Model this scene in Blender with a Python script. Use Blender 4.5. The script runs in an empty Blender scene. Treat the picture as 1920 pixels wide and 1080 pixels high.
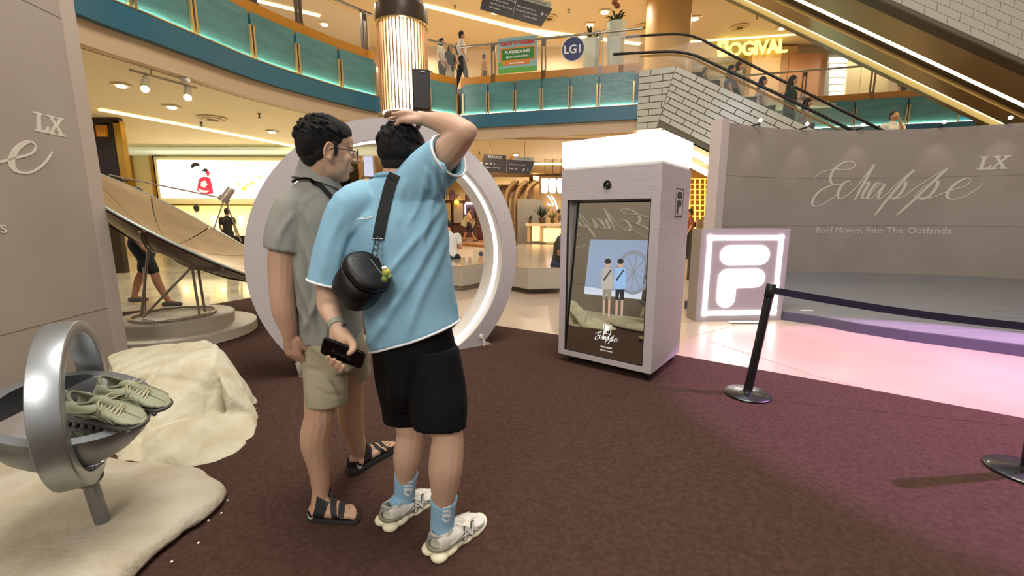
import bpy, bmesh, math, random
import numpy as np
from mathutils import Vector, Matrix, noise as mnoise
random.seed(7)
sc = bpy.context.scene
C = sc.collection
PI = math.pi
H = 1.40                                   # camera height above the mall floor
SP, CP = math.sin(math.radians(9.65)), math.cos(math.radians(9.65))

# ---------------------------------------------------------------- camera
cam = bpy.data.cameras.new('camera'); camo = bpy.data.objects.new('camera', cam); C.objects.link(camo)
camo.location = (0, 0, H); camo.rotation_euler = (math.radians(90 - 9.65), 0, 0)
cam.sensor_width = 36; cam.lens = 15.0; cam.clip_start = .05; cam.clip_end = 200
sc.camera = camo
sc.view_settings.view_transform = 'Standard'; sc.view_settings.look = 'None'
sc.view_settings.exposure = 0.55; sc.view_settings.gamma = 1.0; sc.view_settings.use_curve_mapping = False

# ---------------------------------------------------------------- world and big lights
w = bpy.data.worlds.new('mall_air'); sc.world = w; w.use_nodes = True
w.node_tree.nodes['Background'].inputs[0].default_value = (1.0, .92, .82, 1)
w.node_tree.nodes['Background'].inputs[1].default_value = .32

def area(name, loc, size, power, col, aim=None, sizey=None):
    l = bpy.data.lights.new(name, 'AREA'); l.energy = power; l.color = col; l.size = size
    if sizey: l.shape = 'RECTANGLE'; l.size_y = sizey
    o = bpy.data.objects.new(name, l); C.objects.link(o); o.location = loc
    d = (Vector(aim) - Vector(loc)) if aim is not None else Vector((0, 0, -1))
    o.rotation_euler = d.to_track_quat('-Z', 'Y').to_euler()
    return o
def spot(name, loc, aim, power, col, ang=50, blend=.4, r=.05):
    l = bpy.data.lights.new(name, 'SPOT'); l.energy = power; l.color = col
    l.spot_size = math.radians(ang); l.spot_blend = blend; l.shadow_soft_size = r
    o = bpy.data.objects.new(name, l); C.objects.link(o); o.location = loc
    o.rotation_euler = (Vector(aim) - Vector(loc)).to_track_quat('-Z', 'Y').to_euler()
    return o
area('atrium_light', (0.5, 2.0, 9.5), 4.0, 560, (1, .95, .88))
area('front_light', (-1.5, -3.0, 4.5), 2.2, 120, (1, .95, .9), aim=(-.5, 2.5, .8))
for i_, (x_, y_) in enumerate(((-9.5, 9.0), (-7.0, 7.6), (-6.8, 12.5), (-4.5, 10.5), (-10.5, 13.5), (-3.6, 15.5), (-1.2, 13.5), (1.6, 14.2), (4.4, 16.0), (-2.5, 19.5), (0.8, 19.0), (3.6, 20.0), (-2.2, 24.0), (1.2, 24.0), (6.5, 18.5))):
    spot('hall_downlight', (x_, y_, 3.60), (x_, y_, 0), 150 if i_ > 4 else 95, (1, .86, .62) if i_ not in (0, 1, 2, 3, 4) else (1, .94, .76), ang=165, blend=.5, r=.07)
for x_, y_ in ((-9, 12), (-6.5, 15), (-3, 15.5), (0.5, 15.2), (3.6, 16.2), (7, 17), (11, 17.5), (2, 18.6), (-4, 18.6), (15, 18)):
    spot('upper_downlight', (x_, y_, 8.55), (x_, y_, 5), 180, (1, .92, .74), ang=165, blend=.5, r=.07)
spot('violet_stage_light', (5.7, 2.5, 3.7), (4.35, 2.85, 0), 1500, (.78, .36, .92), ang=62, blend=.14, r=.05)
area('blue_stage_light', (3.0, 5.2, 5.2), 1.2, 30, (.62, .72, 1), aim=(5.6, 7.6, .2))

# ---------------------------------------------------------------- pixel helpers (1920 x 1080 frame of the photograph)
def ray(px, py):
    u, v = (px - 960) / 800, (540 - py) / 800
    return Vector((u, CP + v * SP, v * CP - SP))
def D(px, py, Y):
    d = ray(px, py); return Vector((0, 0, H)) + d * (Y / d.y)
def G(px, py, z=0.0):
    d = ray(px, py); return Vector((0, 0, H)) + d * ((z - H) / d.z)
def camdir(x, y, z):                       # right, up, towards camera -> world
    return Vector((x, 0, 0)) + Vector((0, SP, CP)) * y + Vector((0, -CP, SP)) * z

# ---------------------------------------------------------------- materials
def lin(c):
    if isinstance(c, str):
        c = tuple(int(c[i:i + 2], 16) / 255 for i in (0, 2, 4))
    return tuple(((x + .055) / 1.055) ** 2.4 if x > .04045 else x / 12.92 for x in c) + (1,)
_M = {}
def mat(name, col='888888', rough=.5, metal=0, emit=None, es=1.0, noise=None, bump=0, bscale=40, stretch=None,
        alpha=1, trans=0, coat=0, spec=.5, sheen=0, sss=0, col2=None, nscale=3, ior=None, bands=None):
    if name in _M: return _M[name]
    m = bpy.data.materials.new(name); _M[name] = m; m.use_nodes = True
    nt = m.node_tree; b = nt.nodes['Principled BSDF']; L = nt.links
    b.inputs['Base Color'].default_value = lin(col); b.inputs['Roughness'].default_value = rough
    b.inputs['Metallic'].default_value = metal
    if emit: b.inputs['Emission Color'].default_value = lin(emit); b.inputs['Emission Strength'].default_value = es
    b.inputs['Alpha'].default_value = alpha; b.inputs['Transmission Weight'].default_value = trans
    b.inputs['Specular IOR Level'].default_value = spec
    b.inputs['Coat Weight'].default_value = coat; b.inputs['Sheen Weight'].default_value = sheen
    if sss: b.inputs['Subsurface Weight'].default_value = sss; b.inputs['Subsurface Scale'].default_value = .01
    if ior: b.inputs['IOR'].default_value = ior
    if col2 or bump:
        tc = nt.nodes.new('ShaderNodeTexCoord'); mp = nt.nodes.new('ShaderNodeMapping')
        L.new(tc.outputs['Object'], mp.inputs[0])
        if stretch: mp.inputs['Scale'].default_value = stretch
    if col2:
        n = nt.nodes.new('ShaderNodeTexNoise'); n.inputs['Scale'].default_value = nscale; n.inputs['Detail'].default_value = 5
        r = nt.nodes.new('ShaderNodeValToRGB'); r.color_ramp.elements[0].color = lin(col); r.color_ramp.elements[1].color = lin(col2)
        r.color_ramp.elements[0].position = .38; r.color_ramp.elements[1].position = .64
        L.new(mp.outputs[0], n.inputs['Vector']); L.new(n.outputs[0], r.inputs[0]); L.new(r.outputs[0], b.inputs['Base Color'])
    if bump:
        n2 = nt.nodes.new('ShaderNodeTexNoise'); n2.inputs['Scale'].default_value = bscale; n2.inputs['Detail'].default_value = 4
        bp = nt.nodes.new('ShaderNodeBump'); bp.inputs['Strength'].default_value = bump; bp.inputs['Distance'].default_value = .01
        L.new(mp.outputs[0], n2.inputs['Vector']); L.new(n2.outputs[0], bp.inputs['Height']); L.new(bp.outputs[0], b.inputs['Normal'])
    return m

# ---------------------------------------------------------------- mesh builder (geometry always in world coordinates)
W = {}
def tag(o, label=None, cat=None, group=None, kind=None):
    if label: o['label'] = label
    if cat: o['category'] = cat
    if group: o['group'] = group
    if kind: o['kind'] = kind
    return o
def thing(name, label, cat, loc=(0, 0, 0), group=None, rotz=0):
    o = bpy.data.objects.new(name, None); C.objects.link(o); o.empty_display_size = .1
    o.location = loc; o.rotation_euler = (0, 0, rotz)
    W[o] = Matrix.Translation(Vector(loc)) @ Matrix.Rotation(rotz, 4, 'Z')
    return tag(o, label, cat, group)
def V3(a): return Vector(a)
class MB:
    def __init__(s): s.V = []; s.F = []
    def add(s, vs, fs):
        k = len(s.V); s.V += [tuple(v) for v in vs]; s.F += [tuple(i + k for i in f) for f in fs]; return s
    def box(s, c, d, M=None):
        x, y, z = d[0] / 2, d[1] / 2, d[2] / 2; c = V3(c)
        vs = [Vector((a * x, b * y, e * z)) for a in (-1, 1) for b in (-1, 1) for e in (-1, 1)]
        vs = [c + (M @ v if M else v) for v in vs]
        return s.add(vs, [(0, 1, 3, 2), (4, 6, 7, 5), (0, 4, 5, 1), (2, 3, 7, 6), (0, 2, 6, 4), (1, 5, 7, 3)])
    def bar(s, a, b, w, h, up=(0, 0, 1)):
        a, b = V3(a), V3(b); d = (b - a); n = d.normalized(); sd = n.cross(V3(up))
        if sd.length < 1e-4: sd = n.cross(Vector((1, 0, 0)))
        sd.normalize(); u = sd.cross(n)
        vs = [p + sd * (i * w / 2) + u * (j * h / 2) for p in (a, b) for i in (-1, 1) for j in (-1, 1)]
        return s.add(vs, [(0, 1, 3, 2), (4, 6, 7, 5), (0, 4, 5, 1), (2, 3, 7, 6), (0, 2, 6, 4), (1, 5, 7, 3)])
    def prism(s, poly, z0, z1):
        n = len(poly)
        A = sum(poly[i][0] * poly[(i + 1) % n][1] - poly[(i + 1) % n][0] * poly[i][1] for i in range(n))
        if A < 0: poly = poly[::-1]
        vs = [(p[0], p[1], z0) for p in poly] + [(p[0], p[1], z1) for p in poly]
        return s.add(vs, [tuple(range(n))[::-1], tuple(range(n, 2 * n))] + [(i, (i + 1) % n, n + (i + 1) % n, n + i) for i in range(n)])
    def plate(s, poly, M, t):                      # 2-D polygon in frame M, extruded along its +Z
        n = len(poly)
        A = sum(poly[i][0] * poly[(i + 1) % n][1] - poly[(i + 1) % n][0] * poly[i][1] for i in range(n))
        if A < 0: poly = poly[::-1]
        vs = [M @ Vector((p[0], p[1], 0)) for p in poly] + [M @ Vector((p[0], p[1], t)) for p in poly]
        return s.add(vs, [tuple(range(n))[::-1], tuple(range(n, 2 * n))] + [(i, (i + 1) % n, n + (i + 1) % n, n + i) for i in range(n)])
    def loft(s, rings, cap=True, closed=False):
        n = len(rings[0]); m = len(rings); vs = [v for r in rings for v in r]; fs = []
        for k in range(m if closed else m - 1):
            q = ((k + 1) % m) * n
            for i in range(n): j = (i + 1) % n; fs.append((k * n + i, k * n + j, q + j, q + i))
        if cap and not closed: fs += [tuple(range(n))[::-1], tuple(range((m - 1) * n, m * n))]
        return s.add(vs, fs)
    def tube(s, pts, r, n=8, cap=True, closed=False, up=(0, 0, 1)):
        pts = [V3(p) for p in pts]; m = len(pts); rs = r if isinstance(r, (list, tuple)) else [r] * m; rings = []
        pv = None
        for i, p in enumerate(pts):
            if closed: t = pts[(i + 1) % m] - pts[i - 1]
            else: t = pts[min(i + 1, m - 1)] - pts[max(i - 1, 0)]
            t.normalize()
            if pv is None:
                pv = t.cross(V3(up));
                if pv.length < 1e-3: pv = t.cross(Vector((1, 0, 0)))
            a = (pv - t * pv.dot(t)); a.normalize(); pv = a; b = t.cross(a)
            rings.append([p + (a * math.cos(q) + b * math.sin(q)) * rs[i] for q in [2 * PI * k / n for k in range(n)]])
        return s.loft(rings, cap, closed)
    def chain(s, pts, rs, n=14, sub=5):            # tapered limb with round ends, smooth along the path
        pts = [V3(p) for p in pts]; P = []; R = []
        m = len(pts)
        for i in range(m - 1):
            p0, p1, p2, p3 = pts[max(i - 1, 0)], pts[i], pts[i + 1], pts[min(i + 2, m - 1)]
            r0, r1, r2, r3 = rs[max(i - 1, 0)], rs[i], rs[i + 1], rs[min(i + 2, m - 1)]
            for k in range(sub):
                t = k / sub; f = lambda a, b, c, d: .5 * ((2 * b) + (c - a) * t + (2 * a - 5 * b + 4 * c - d) * t * t + (3 * b - a - 3 * c + d) * t ** 3)
                P.append(f(p0, p1, p2, p3)); R.append(f(r0, r1, r2, r3))
        P.append(pts[-1]); R.append(rs[-1])
        d0 = (P[0] - P[1]).normalized(); d1 = (P[-1] - P[-2]).normalized()
        pre = [(P[0] + d0 * R[0] * math.sin(a), R[0] * math.cos(a)) for a in (1.45, 1.0, .5)]
        post = [(P[-1] + d1 * R[-1] * math.sin(a), R[-1] * math.cos(a)) for a in (.5, 1.0, 1.45)]
        Q = pre + list(zip(P, R)) + post
        return s.tube([q[0] for q in Q], [q[1] for q in Q], n)
    def lathe(s, prof, n=32, M=None, cap=True):
        M = M or Matrix()
        return s.loft([[M @ Vector((r * math.cos(2 * PI * k / n), r * math.sin(2 * PI * k / n), z)) for k in range(n)] for r, z in prof], cap)
    def cyl(s, c, r, h, n=24, r2=None):
        return s.lathe([(r, 0), (r if r2 is None else r2, h)], n, Matrix.Translation(V3(c)))
    def ell(s, c, rad, M=None, n=20, m=12):
        c = V3(c); rings = []
        for i in range(m + 1):
            a = -PI / 2 + PI * (i + .02 if i == 0 else i - .02 if i == m else i) / m
            ring = []
            for k in range(n):
                q = 2 * PI * k / n; v = Vector((math.cos(a) * math.cos(q) * rad[0], math.cos(a) * math.sin(q) * rad[1], math.sin(a) * rad[2]))
                ring.append(c + (M @ v if M else v))
            rings.append(ring)
        return s.loft(rings)
    def grid(s, P):                                 # P[i][j] points
        n, m = len(P), len(P[0]); vs = [p for r in P for p in r]
        return s.add(vs, [(i * m + j, (i + 1) * m + j, (i + 1) * m + j + 1, i * m + j + 1) for i in range(n - 1) for j in range(m - 1)])
    def mesh(s, name='m'):
        me = bpy.data.meshes.new(name); me.from_pydata(s.V, [], s.F); me.validate(); me.update(); return me
    def build(s, name, m, parent=None, smooth=False, bevel=0, fixn=True, solid=0, sub=0, **kw):
        me = s.mesh(name)
        if fixn:
            bm = bmesh.new(); bm.from_mesh(me); bmesh.ops.recalc_face_normals(bm, faces=bm.faces); bm.to_mesh(me); bm.free()
        if solid or sub or bevel:
            t = bpy.data.objects.new('t', me); C.objects.link(t)
            if solid: q = t.modifiers.new('s', 'SOLIDIFY'); q.thickness = solid; q.offset = 0
            if bevel: q = t.modifiers.new('b', 'BEVEL'); q.width = bevel; q.segments = 2; q.limit_method = 'ANGLE'
            if sub: q = t.modifiers.new('u', 'SUBSURF'); q.levels = sub
            me = ev(t)
        return place(me, name, m, parent, smooth, **kw)
def ev(t):
    dg = bpy.context.evaluated_depsgraph_get(); dg.update(); me2 = bpy.data.meshes.new_from_object(t.evaluated_get(dg))
    bpy.data.objects.remove(t); return me2
def place(me, name, m, parent=None, smooth=False, label=None, cat=None, group=None, kind=None):
    me.materials.clear(); me.materials.append(m)
    if smooth:
        me.polygons.foreach_set('use_smooth', [True] * len(me.polygons))
        if smooth != 'all': me.set_sharp_from_angle(angle=math.radians(50 if smooth is True else smooth))
    o = bpy.data.objects.new(name, me); me.name = name; C.objects.link(o)
    if parent is not None:
        o.parent = parent; o.matrix_parent_inverse = W[parent].inverted(); W[o] = Matrix()
    else:
        n = len(me.vertices); co = np.empty(n * 3, 'f'); me.vertices.foreach_get('co', co); co = co.reshape(-1, 3)
        lo, hi = co.min(0), co.max(0); c = Vector((float(lo[0] + hi[0]) / 2, float(lo[1] + hi[1]) / 2, float(lo[2])))
        me.transform(Matrix.Translation(-c)); o.location = c; W[o] = Matrix.Translation(c)
    return tag(o, label, cat, group, kind)
def struct(mb, name, m, parent=None, **k):
    return mb.build(name, m, parent, kind=None if parent else 'structure', **k)
KIDS = {}
def dup(root, M, label=None, group=None):           # copy a thing with parts and sub-parts, moved by world matrix M
    def cp(o, par):
        c = o.copy(); C.objects.link(c)
        if par is not None: c.parent = par
        for ch in [q for q in C.objects if q.parent == o and q != c]: cp(ch, c)
        return c
    r = cp(root, None); r.matrix_world = M @ W[root]; W[r] = M @ W[root]
    if label: r['label'] = label
    if group: r['group'] = group
    return r
def remesh(mb, vox, smooth_it=2, fac=.5):
    t = bpy.data.objects.new('t', mb.mesh()); C.objects.link(t)
    bm = bmesh.new(); bm.from_mesh(t.data); bmesh.ops.recalc_face_normals(bm, faces=bm.faces); bm.to_mesh(t.data); bm.free()
    q = t.modifiers.new('r', 'REMESH'); q.mode = 'VOXEL'; q.voxel_size = vox
    if smooth_it: q = t.modifiers.new('s', 'SMOOTH'); q.iterations = smooth_it; q.factor = fac
    return ev(t)
def displace(me, fn):                               # fn(co Nx3, normals Nx3) -> offset N
    n = len(me.vertices); co = np.empty(n * 3, 'f'); me.vertices.foreach_get('co', co); co = co.reshape(-1, 3)
    no = np.empty(n * 3, 'f'); me.vertex_normals.foreach_get('vector', no); no = no.reshape(-1, 3)
    co = co + no * fn(co.astype(float), no)[:, None]
    me.vertices.foreach_set('co', co.astype('f').ravel()); me.update(); return me
def frame(o, x, up=(0, 0, 1)):                      # text plane: X along x, Y along up, Z = outwards
    x = V3(x).normalized(); z = x.cross(V3(up)).normalized(); y = z.cross(x); o = V3(o)
    return Matrix(((x.x, y.x, z.x, o.x), (x.y, y.y, z.y, o.y), (x.z, y.z, z.z, o.z), (0, 0, 0, 1)))
def text_mb(s, size, M, ext=.002, align='CENTER', shear=0, space=1.0, bold=0, sx=1.0):
    cu = bpy.data.curves.new('t', 'FONT'); cu.body = s; cu.size = size; cu.extrude = ext; cu.align_x = align
    cu.shear = shear; cu.space_character = space; cu.offset = bold; cu.resolution_u = 3
    t = bpy.data.objects.new('t', cu); C.objects.link(t); me = ev(t)
    mb = MB(); mb.add([M @ Vector((v.co.x * sx, v.co.y, v.co.z + ext)) for v in me.vertices], [tuple(p.vertices) for p in me.polygons])
    return mb
def text(s, size, M, m, parent=None, name='lettering', **k):
    kw = {q: k.pop(q) for q in ('label', 'cat', 'group', 'kind') if q in k}
    return text_mb(s, size, M, **k).build(name, m, parent, fixn=False, **kw)
def circ(c, r, n=32, a0=0, a1=2 * PI):
    return [(c[0] + r * math.cos(a0 + (a1 - a0) * k / n), c[1] + r * math.sin(a0 + (a1 - a0) * k / n)) for k in range(n + (0 if abs(a1 - a0) > 6.2 else 1))]
def rrect(x0, y0, x1, y1, r, n=8):
    out = []
    for cx, cy, a in ((x1 - r, y1 - r, 0), (x0 + r, y1 - r, 90), (x0 + r, y0 + r, 180), (x1 - r, y0 + r, 270)):
        out += [(cx + r * math.cos(math.radians(a + 90 * k / n)), cy + r * math.sin(math.radians(a + 90 * k / n))) for k in range(n + 1)]
    return out

# calligraphic ribbon lettering: lists of control points, Catmull-Rom smoothed, thick on down strokes
def script_mb(strokes, f, wmin, wmax, t=.003):
    mb = MB()
    for pts in strokes:
        pts = [Vector(p) for p in pts]; m = len(pts); P = []
        for i in range(m - 1):
            a, b, c, d = pts[max(i - 1, 0)], pts[i], pts[i + 1], pts[min(i + 2, m - 1)]
            for k in range(7):
                t_ = k / 7; P.append(.5 * ((2 * b) + (c - a) * t_ + (2 * a - 5 * b + 4 * c - d) * t_ * t_ + (3 * b - a - 3 * c + d) * t_ ** 3))
        P.append(pts[-1]); n = len(P); A = []; B = []
        for i in range(n):
            q = (P[min(i + 1, n - 1)] - P[max(i - 1, 0)]).normalized(); dn = max(0, q.y)      # y runs down here
            wd = wmin + (wmax - wmin) * dn ** 1.3; wd *= min(1, .35 + i / 4, .35 + (n - 1 - i) / 4)
            o = Vector((-q.y, q.x)) * wd / 2; A.append(P[i] + o); B.append(P[i] - o)
        rings = [[f(a.x, a.y, 0), f(a.x, a.y, t), f(b.x, b.y, t), f(b.x, b.y, 0)] for a, b in zip(A, B)]
        mb.loft(rings)
    return mb
ECHAPPE = [
    [(548, 315), (575, 292), (640, 280), (705, 282), (735, 268), (728, 254), (690, 253), (645, 275), (626, 310), (640, 334), (682, 336), (640, 338), (585, 358), (552, 392), (556, 416), (590, 415), (650, 386), (690, 352)],
    [(726, 338), (722, 324), (700, 328), (676, 355), (676, 384), (700, 386), (752, 350), (800, 290), (822, 263), (800, 306), (756, 394)],
    [(760, 386), (782, 348), (804, 328), (808, 338), (792, 368), (790, 388), (815, 380), (842, 350), (866, 332)],
    [(868, 336), (846, 332), (820, 362), (816, 388), (840, 382), (880, 334), (862, 372), (864, 390), (888, 378), (930, 335), (990, 286), (960, 318), (900, 392), (856, 452)],
    [(908, 384), (930, 348), (956, 328), (966, 338), (950, 372), (924, 392), (912, 384), (960, 384), (1030, 335), (1112, 286), (1080, 320), (1004, 400), (948, 452)],
    [(1006, 386), (1040, 348), (1078, 328), (1090, 338), (1072, 374), (1040, 394), (1026, 386), (1070, 388), (1130, 366), (1190, 346), (1204, 326), (1186, 320), (1150, 342), (1130, 374), (1142, 392), (1180, 390), (1222, 366), (1254, 334)]]
LXP = [[(1222, 246), (1250, 246), (1250, 250), (1244, 252), (1238, 286), (1254, 284), (1262, 274), (1266, 274), (1262, 292), (1218, 292), (1218, 288), (1225, 286), (1232, 252), (1222, 250)],
       [(1264, 246), (1290, 246), (1290, 250), (1284, 252), (1293, 262), (1303, 252), (1298, 250), (1298, 246), (1322, 246), (1322, 250), (1314, 252), (1298, 268), (1312, 288), (1320, 289), (1320, 292), (1292, 292), (1292, 288), (1297, 286), (1288, 273), (1276, 287), (1282, 289), (1282, 292), (1260, 292), (1260, 288), (1267, 287), (1284, 268), (1272, 251), (1264, 250)]]
# ================================================================ STRUCTURE NEAR THE CAMERA
m_floor = mat('mall_floor', 'b5a18d', .30, col2='aa947e', nscale=.8, bump=.02, bscale=60)
m_marble = mat('marble_floor', 'd6cdb4', .08, col2='b9ad92', nscale=1.6)
m_carpet = mat('carpet', '503b33', .97, col2='45322b', nscale=45, bump=.5, bscale=420, spec=.05)
m_wall = mat('print_wall', '9f9387', .62, bump=.05, bscale=220, col2='988b7f', nscale=1.2)
m_wall2 = mat('print_wall_edge', 'b5a89d', .6, bump=.05, bscale=220)
m_white = mat('white_print', 'e9e4dc', .5)
m_cream = mat('cream_print', 'cfc6b8', .5)
m_stage = mat('stage_laminate', '858486', .38, col2='78787c', nscale=3, stretch=(.4, 5, 1))
m_fascia = mat('stage_fascia', '4d465c', .5)
m_black = mat('black_plastic', '0c0c0d', .38)
m_blackmetal = mat('black_powdercoat', '101012', .33, coat=.3)
m_lite = mat('white_light', 'ffffff', .5, emit='fff7ee', es=5)
m_liteS = mat('white_light_soft', 'ffffff', .5, emit='fff6ea', es=2.2)
m_board = mat('pale_board', 'bfb5b6', .55, col2='b6adae', nscale=8, stretch=(1, 1, 12))
m_greybox = mat('sign_case_grey', 'a59ca3', .5)
m_casebrown = mat('sign_case_side', '92877a', .55)

f = MB().add([(-40, -10, 0), (40, -10, 0), (40, 45, 0), (-40, 45, 0)], [(0, 1, 2, 3)])
struct(f, 'floor', m_floor, fixn=False)
mf = MB().prism([(-16, 6.2), (-4.9, 6.0), (-4.2, 8.6), (-3.2, 12.0), (-2.2, 18), (-16, 18)], .001, .004)
struct(mf, 'floor', m_marble)
# faint seams between the floor sheets
fj = MB()
for a, b in (((1330, 640), (1520, 700)), ((1500, 697), (1700, 748)), ((1290, 632), (1420, 600)), ((1060, 600), (1330, 604))):
    fj.bar(G(*a, .0015), G(*b, .0015), .012, .001)
fj.build('floor_seam', mat('seam', 'b59c82', .5), bpy.data.objects['floor'], kind='stuff')

carpet_poly = [G(544, 547), G(870, 602), G(1047, 629), G(1275, 668), G(1600, 726), G(1920, 786), G(1920, 786) + Vector((1.6, -1.35, 0)), Vector((5, -4, 0)), Vector((-8, -4, 0)), Vector((-8.2, 4.9, 0)), G(381, 574)]
cb = MB().prism([(p.x, p.y) for p in carpet_poly], .0, .008)
struct(cb, 'floor_carpet', m_carpet)

# left backdrop wall, folded in three faces
PL = [Vector((-2.95, -1.2)), Vector((-3.481, 3.597)), Vector((-3.546, 3.78))]
def wallface(a, b, z0, z1, t, m, name, parent=None):
    d = (b - a).normalized(); n = Vector((d.y, -d.x))         # visible side towards +n
    return MB().prism([a, b, b - n * t, a - n * t], z0, z1)
lw = MB(); k = [(p.x, p.y) for p in PL]; bk = [(p.x - .16, p.y + .0) for p in PL][::-1]
lw.prism(k + bk, .008, 4.6)
wl = struct(lw, 'wall_left', m_wall)
dE = (PL[1] - PL[0]).normalized(); nE = Vector((dE.y, -dE.x))
ls = MB().prism([PL[1] + Vector((.004, .0)), PL[2] + Vector((.006, .004)), PL[2] + Vector((-.05, .004)), PL[1] + Vector((-.05, 0))], .01, 4.6)
ls.build('edge_strip', m_wall2, wl)
sm = MB()
for z in (.62, 2.9):
    sm.bar((PL[0].x + .001, PL[0].y, z), (PL[1].x + .001, PL[1].y, z), .004, .004)
sm.build('panel_joint', mat('joint', '877a6e', .6), wl)
# lettering on the left wall : frame running away from the camera along the wall
LWF = frame((PL[0].x, PL[0].y, 0), (dE.x, dE.y, 0))
def lw_pt(x, y, t): return LWF @ Vector((4.56 - (1254 - x) * .0026 if x > 1120 else 4.2116 - (1120 - x) * .0037, 2.0 + (292 - y) * .003, t + .001))
script_mb(ECHAPPE, lw_pt, 5, 17).build('script_lettering', m_cream, wl, fixn=True)
lx = MB()
for p in LXP: lx.plate([(lw_pt(x, y, 0) - LWF.translation).dot(LWF.col[0].xyz) and (4.70 - (1322 - x) * .0024, 2.0 + (292 - y) * .003) for x, y in p], LWF, .003)
lx.build('lettering', m_cream, wl)
tm = text_mb('Bold Moves, Into The Outlands', 1, Matrix(), ext=0); xs = [v[0] for v in tm.V]; sx = 1.63 / (max(xs) - min(xs)); x0 = max(xs)
tm.V = [tuple(LWF @ Vector((4.12 + (v[0] - x0) * sx, 1.285 + v[1] * .12, .004))) for v in tm.V]; tm.build('lettering', m_cream, wl, fixn=False)

# ---------------------------------------------------------------- right curved backdrop and its stage
RC = Vector((7.15, 3.95)); RR = 5.66
def arc(a, r=RR): a = math.radians(a); return Vector((RC.x + r * math.cos(a), RC.y + r * math.sin(a)))
A0, A1 = 120.6, 18
n = 40; angs = [A0 + (A1 - A0) * i / n for i in range(n + 1)]
rw = MB(); inn = [arc(a) for a in angs]; out = [arc(a, RR + .16) for a in angs][::-1]
rw.prism([(p.x, p.y) for p in inn + out], .0, 3.2)
wr = struct(rw, 'wall_right', m_wall, smooth=True)
pa, pb = arc(A0), arc(A0, RR + .30)
ec = MB(); e0 = arc(A0); t_ = Vector((e0.y - RC.y, -(e0.x - RC.x))).normalized(); rd = (e0 - RC).normalized()
q = [e0 - rd * .02 + t_ * .015, e0 - rd * .02 - t_ * .24, e0 + rd * .22 - t_ * .24, e0 + rd * .22 + t_ * .015]
ec.prism([(p.x, p.y) for p in q], 0, 3.26); ec.build('end_post', mat('post_pale', 'c4b3ab', .6), wr, bevel=.006)
def rw_pt(x, y, t):                                    # design coordinates -> arc length and height on the wall
    th = 95.5 - (x - 548) / 774 * 35.5                   # degrees along the arc
    p = arc(th, RR - .002 - t); return Vector((p.x, p.y, 1.385 + (455 - y) * .00575))
script_mb(ECHAPPE, rw_pt, 3.5, 13, .006).build('script_lettering', m_cream, wr)
lx = MB()
for p in LXP:
    k_ = len(p); a_ = [rw_pt(x, y, .0) for x, y in p]; b_ = [rw_pt(x, y, .008) for x, y in p]
    lx.add(a_ + b_, [tuple(range(k_)), tuple(range(k_, 2 * k_))[::-1]] + [(i, (i + 1) % k_, k_ + (i + 1) % k_, k_ + i) for i in range(k_)])
lx.build('lettering', m_cream, wr)
tm = text_mb('Bold Moves, Into The Outlands', 1, Matrix(), ext=0)
xs = [v[0] for v in tm.V]; sx = 580 / (max(xs) - min(xs)); x0 = min(xs)
tm.V = [tuple(rw_pt(588 + (v[0] - x0) * sx, 519 - v[1] * 33, .004)) for v in tm.V]
tm.build('lettering', m_cream, wr, fixn=False)
j = MB()
for z in (1.18, 2.2):
    P_ = [arc(a, RR - .002) for a in angs]; j.tube([(p.x, p.y, z) for p in P_], .003, 4)
j.build('panel_joint', _M['joint'], wr)
# uplighters standing on top of the wall
bl = thing('clip_spotlight', 'small white clip spotlight on top of the curved backdrop', 'spotlight') if 0 else None
edge = [(1366, 588), (1420, 593), (1463, 599), (1530, 609), (1604, 624), (1700, 639), (1789, 651), (1920, 669)]
fe = [G(*p) for p in edge]; fe = [fe[0] + Vector((-.5, .35, 0))] + fe + [fe[-1] + (fe[-1] - fe[-2]) * 1.5]
top = fe + [Vector((p.x, p.y, 0)) for p in [arc(a, RR - .01) for a in angs[::-1]]]
st = MB().prism([(p.x, p.y) for p in top], .01, .125)
stage = struct(st, 'floor_stage', m_stage)
fa = MB()
for a, b in zip(fe[:-1], fe[1:]): fa.bar((a.x, a.y, .058), (b.x, b.y, .058), .02, .116)
fa.build('fascia', m_fascia, stage)
en = MB().box(G(1512, 582, .13), (.16, .05, .006)); en.build('dropped_paper', m_white, stage)
# ================================================================ NEAR OBJECTS
# ---------------------------------------------------------------- photo booth
FLb = G(1047, 662, .08); bw = (G(1220, 702, .08) - FLb); BWd = bw.length; bx = bw.normalized(); by = Vector((-bx.y, bx.x, 0)); BD = .757
booth = thing('photo_booth', 'pale photo booth cabinet on castors with a mirror screen and glowing white box on top', 'photo booth', (FLb + bx * BWd / 2 + by * BD / 2) * 1)
booth.location.z = 0; W[booth] = Matrix.Translation(booth.location)
BM = Matrix(((bx.x, by.x, 0, FLb.x), (bx.y, by.y, 0, FLb.y), (0, 0, 1, 0), (0, 0, 0, 1)))     # local: x along front, y into the depth
def bb(mb, x0, x1, y0, y1, z0, z1):
    vs = [BM @ Vector((x, y, z)) for x in (x0, x1) for y in (y0, y1) for z in (z0, z1)]
    return mb.add(vs, [(0, 1, 3, 2), (4, 6, 7, 5), (0, 4, 5, 1), (2, 3, 7, 6), (0, 2, 6, 4), (1, 5, 7, 3)])
sx0, sx1, sz0, sz1 = .065, BWd - .075, .13, 1.535
c = MB(); bb(c, 0, BWd, .11, BD, .08, 1.80)
bb(c, 0, sx0, .03, .11, .08, 1.8); bb(c, sx1, BWd, .03, .11, .08, 1.8); bb(c, sx0, sx1, .03, .11, .08, sz0); bb(c, sx0, sx1, .03, .11, sz1, 1.8)
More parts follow.
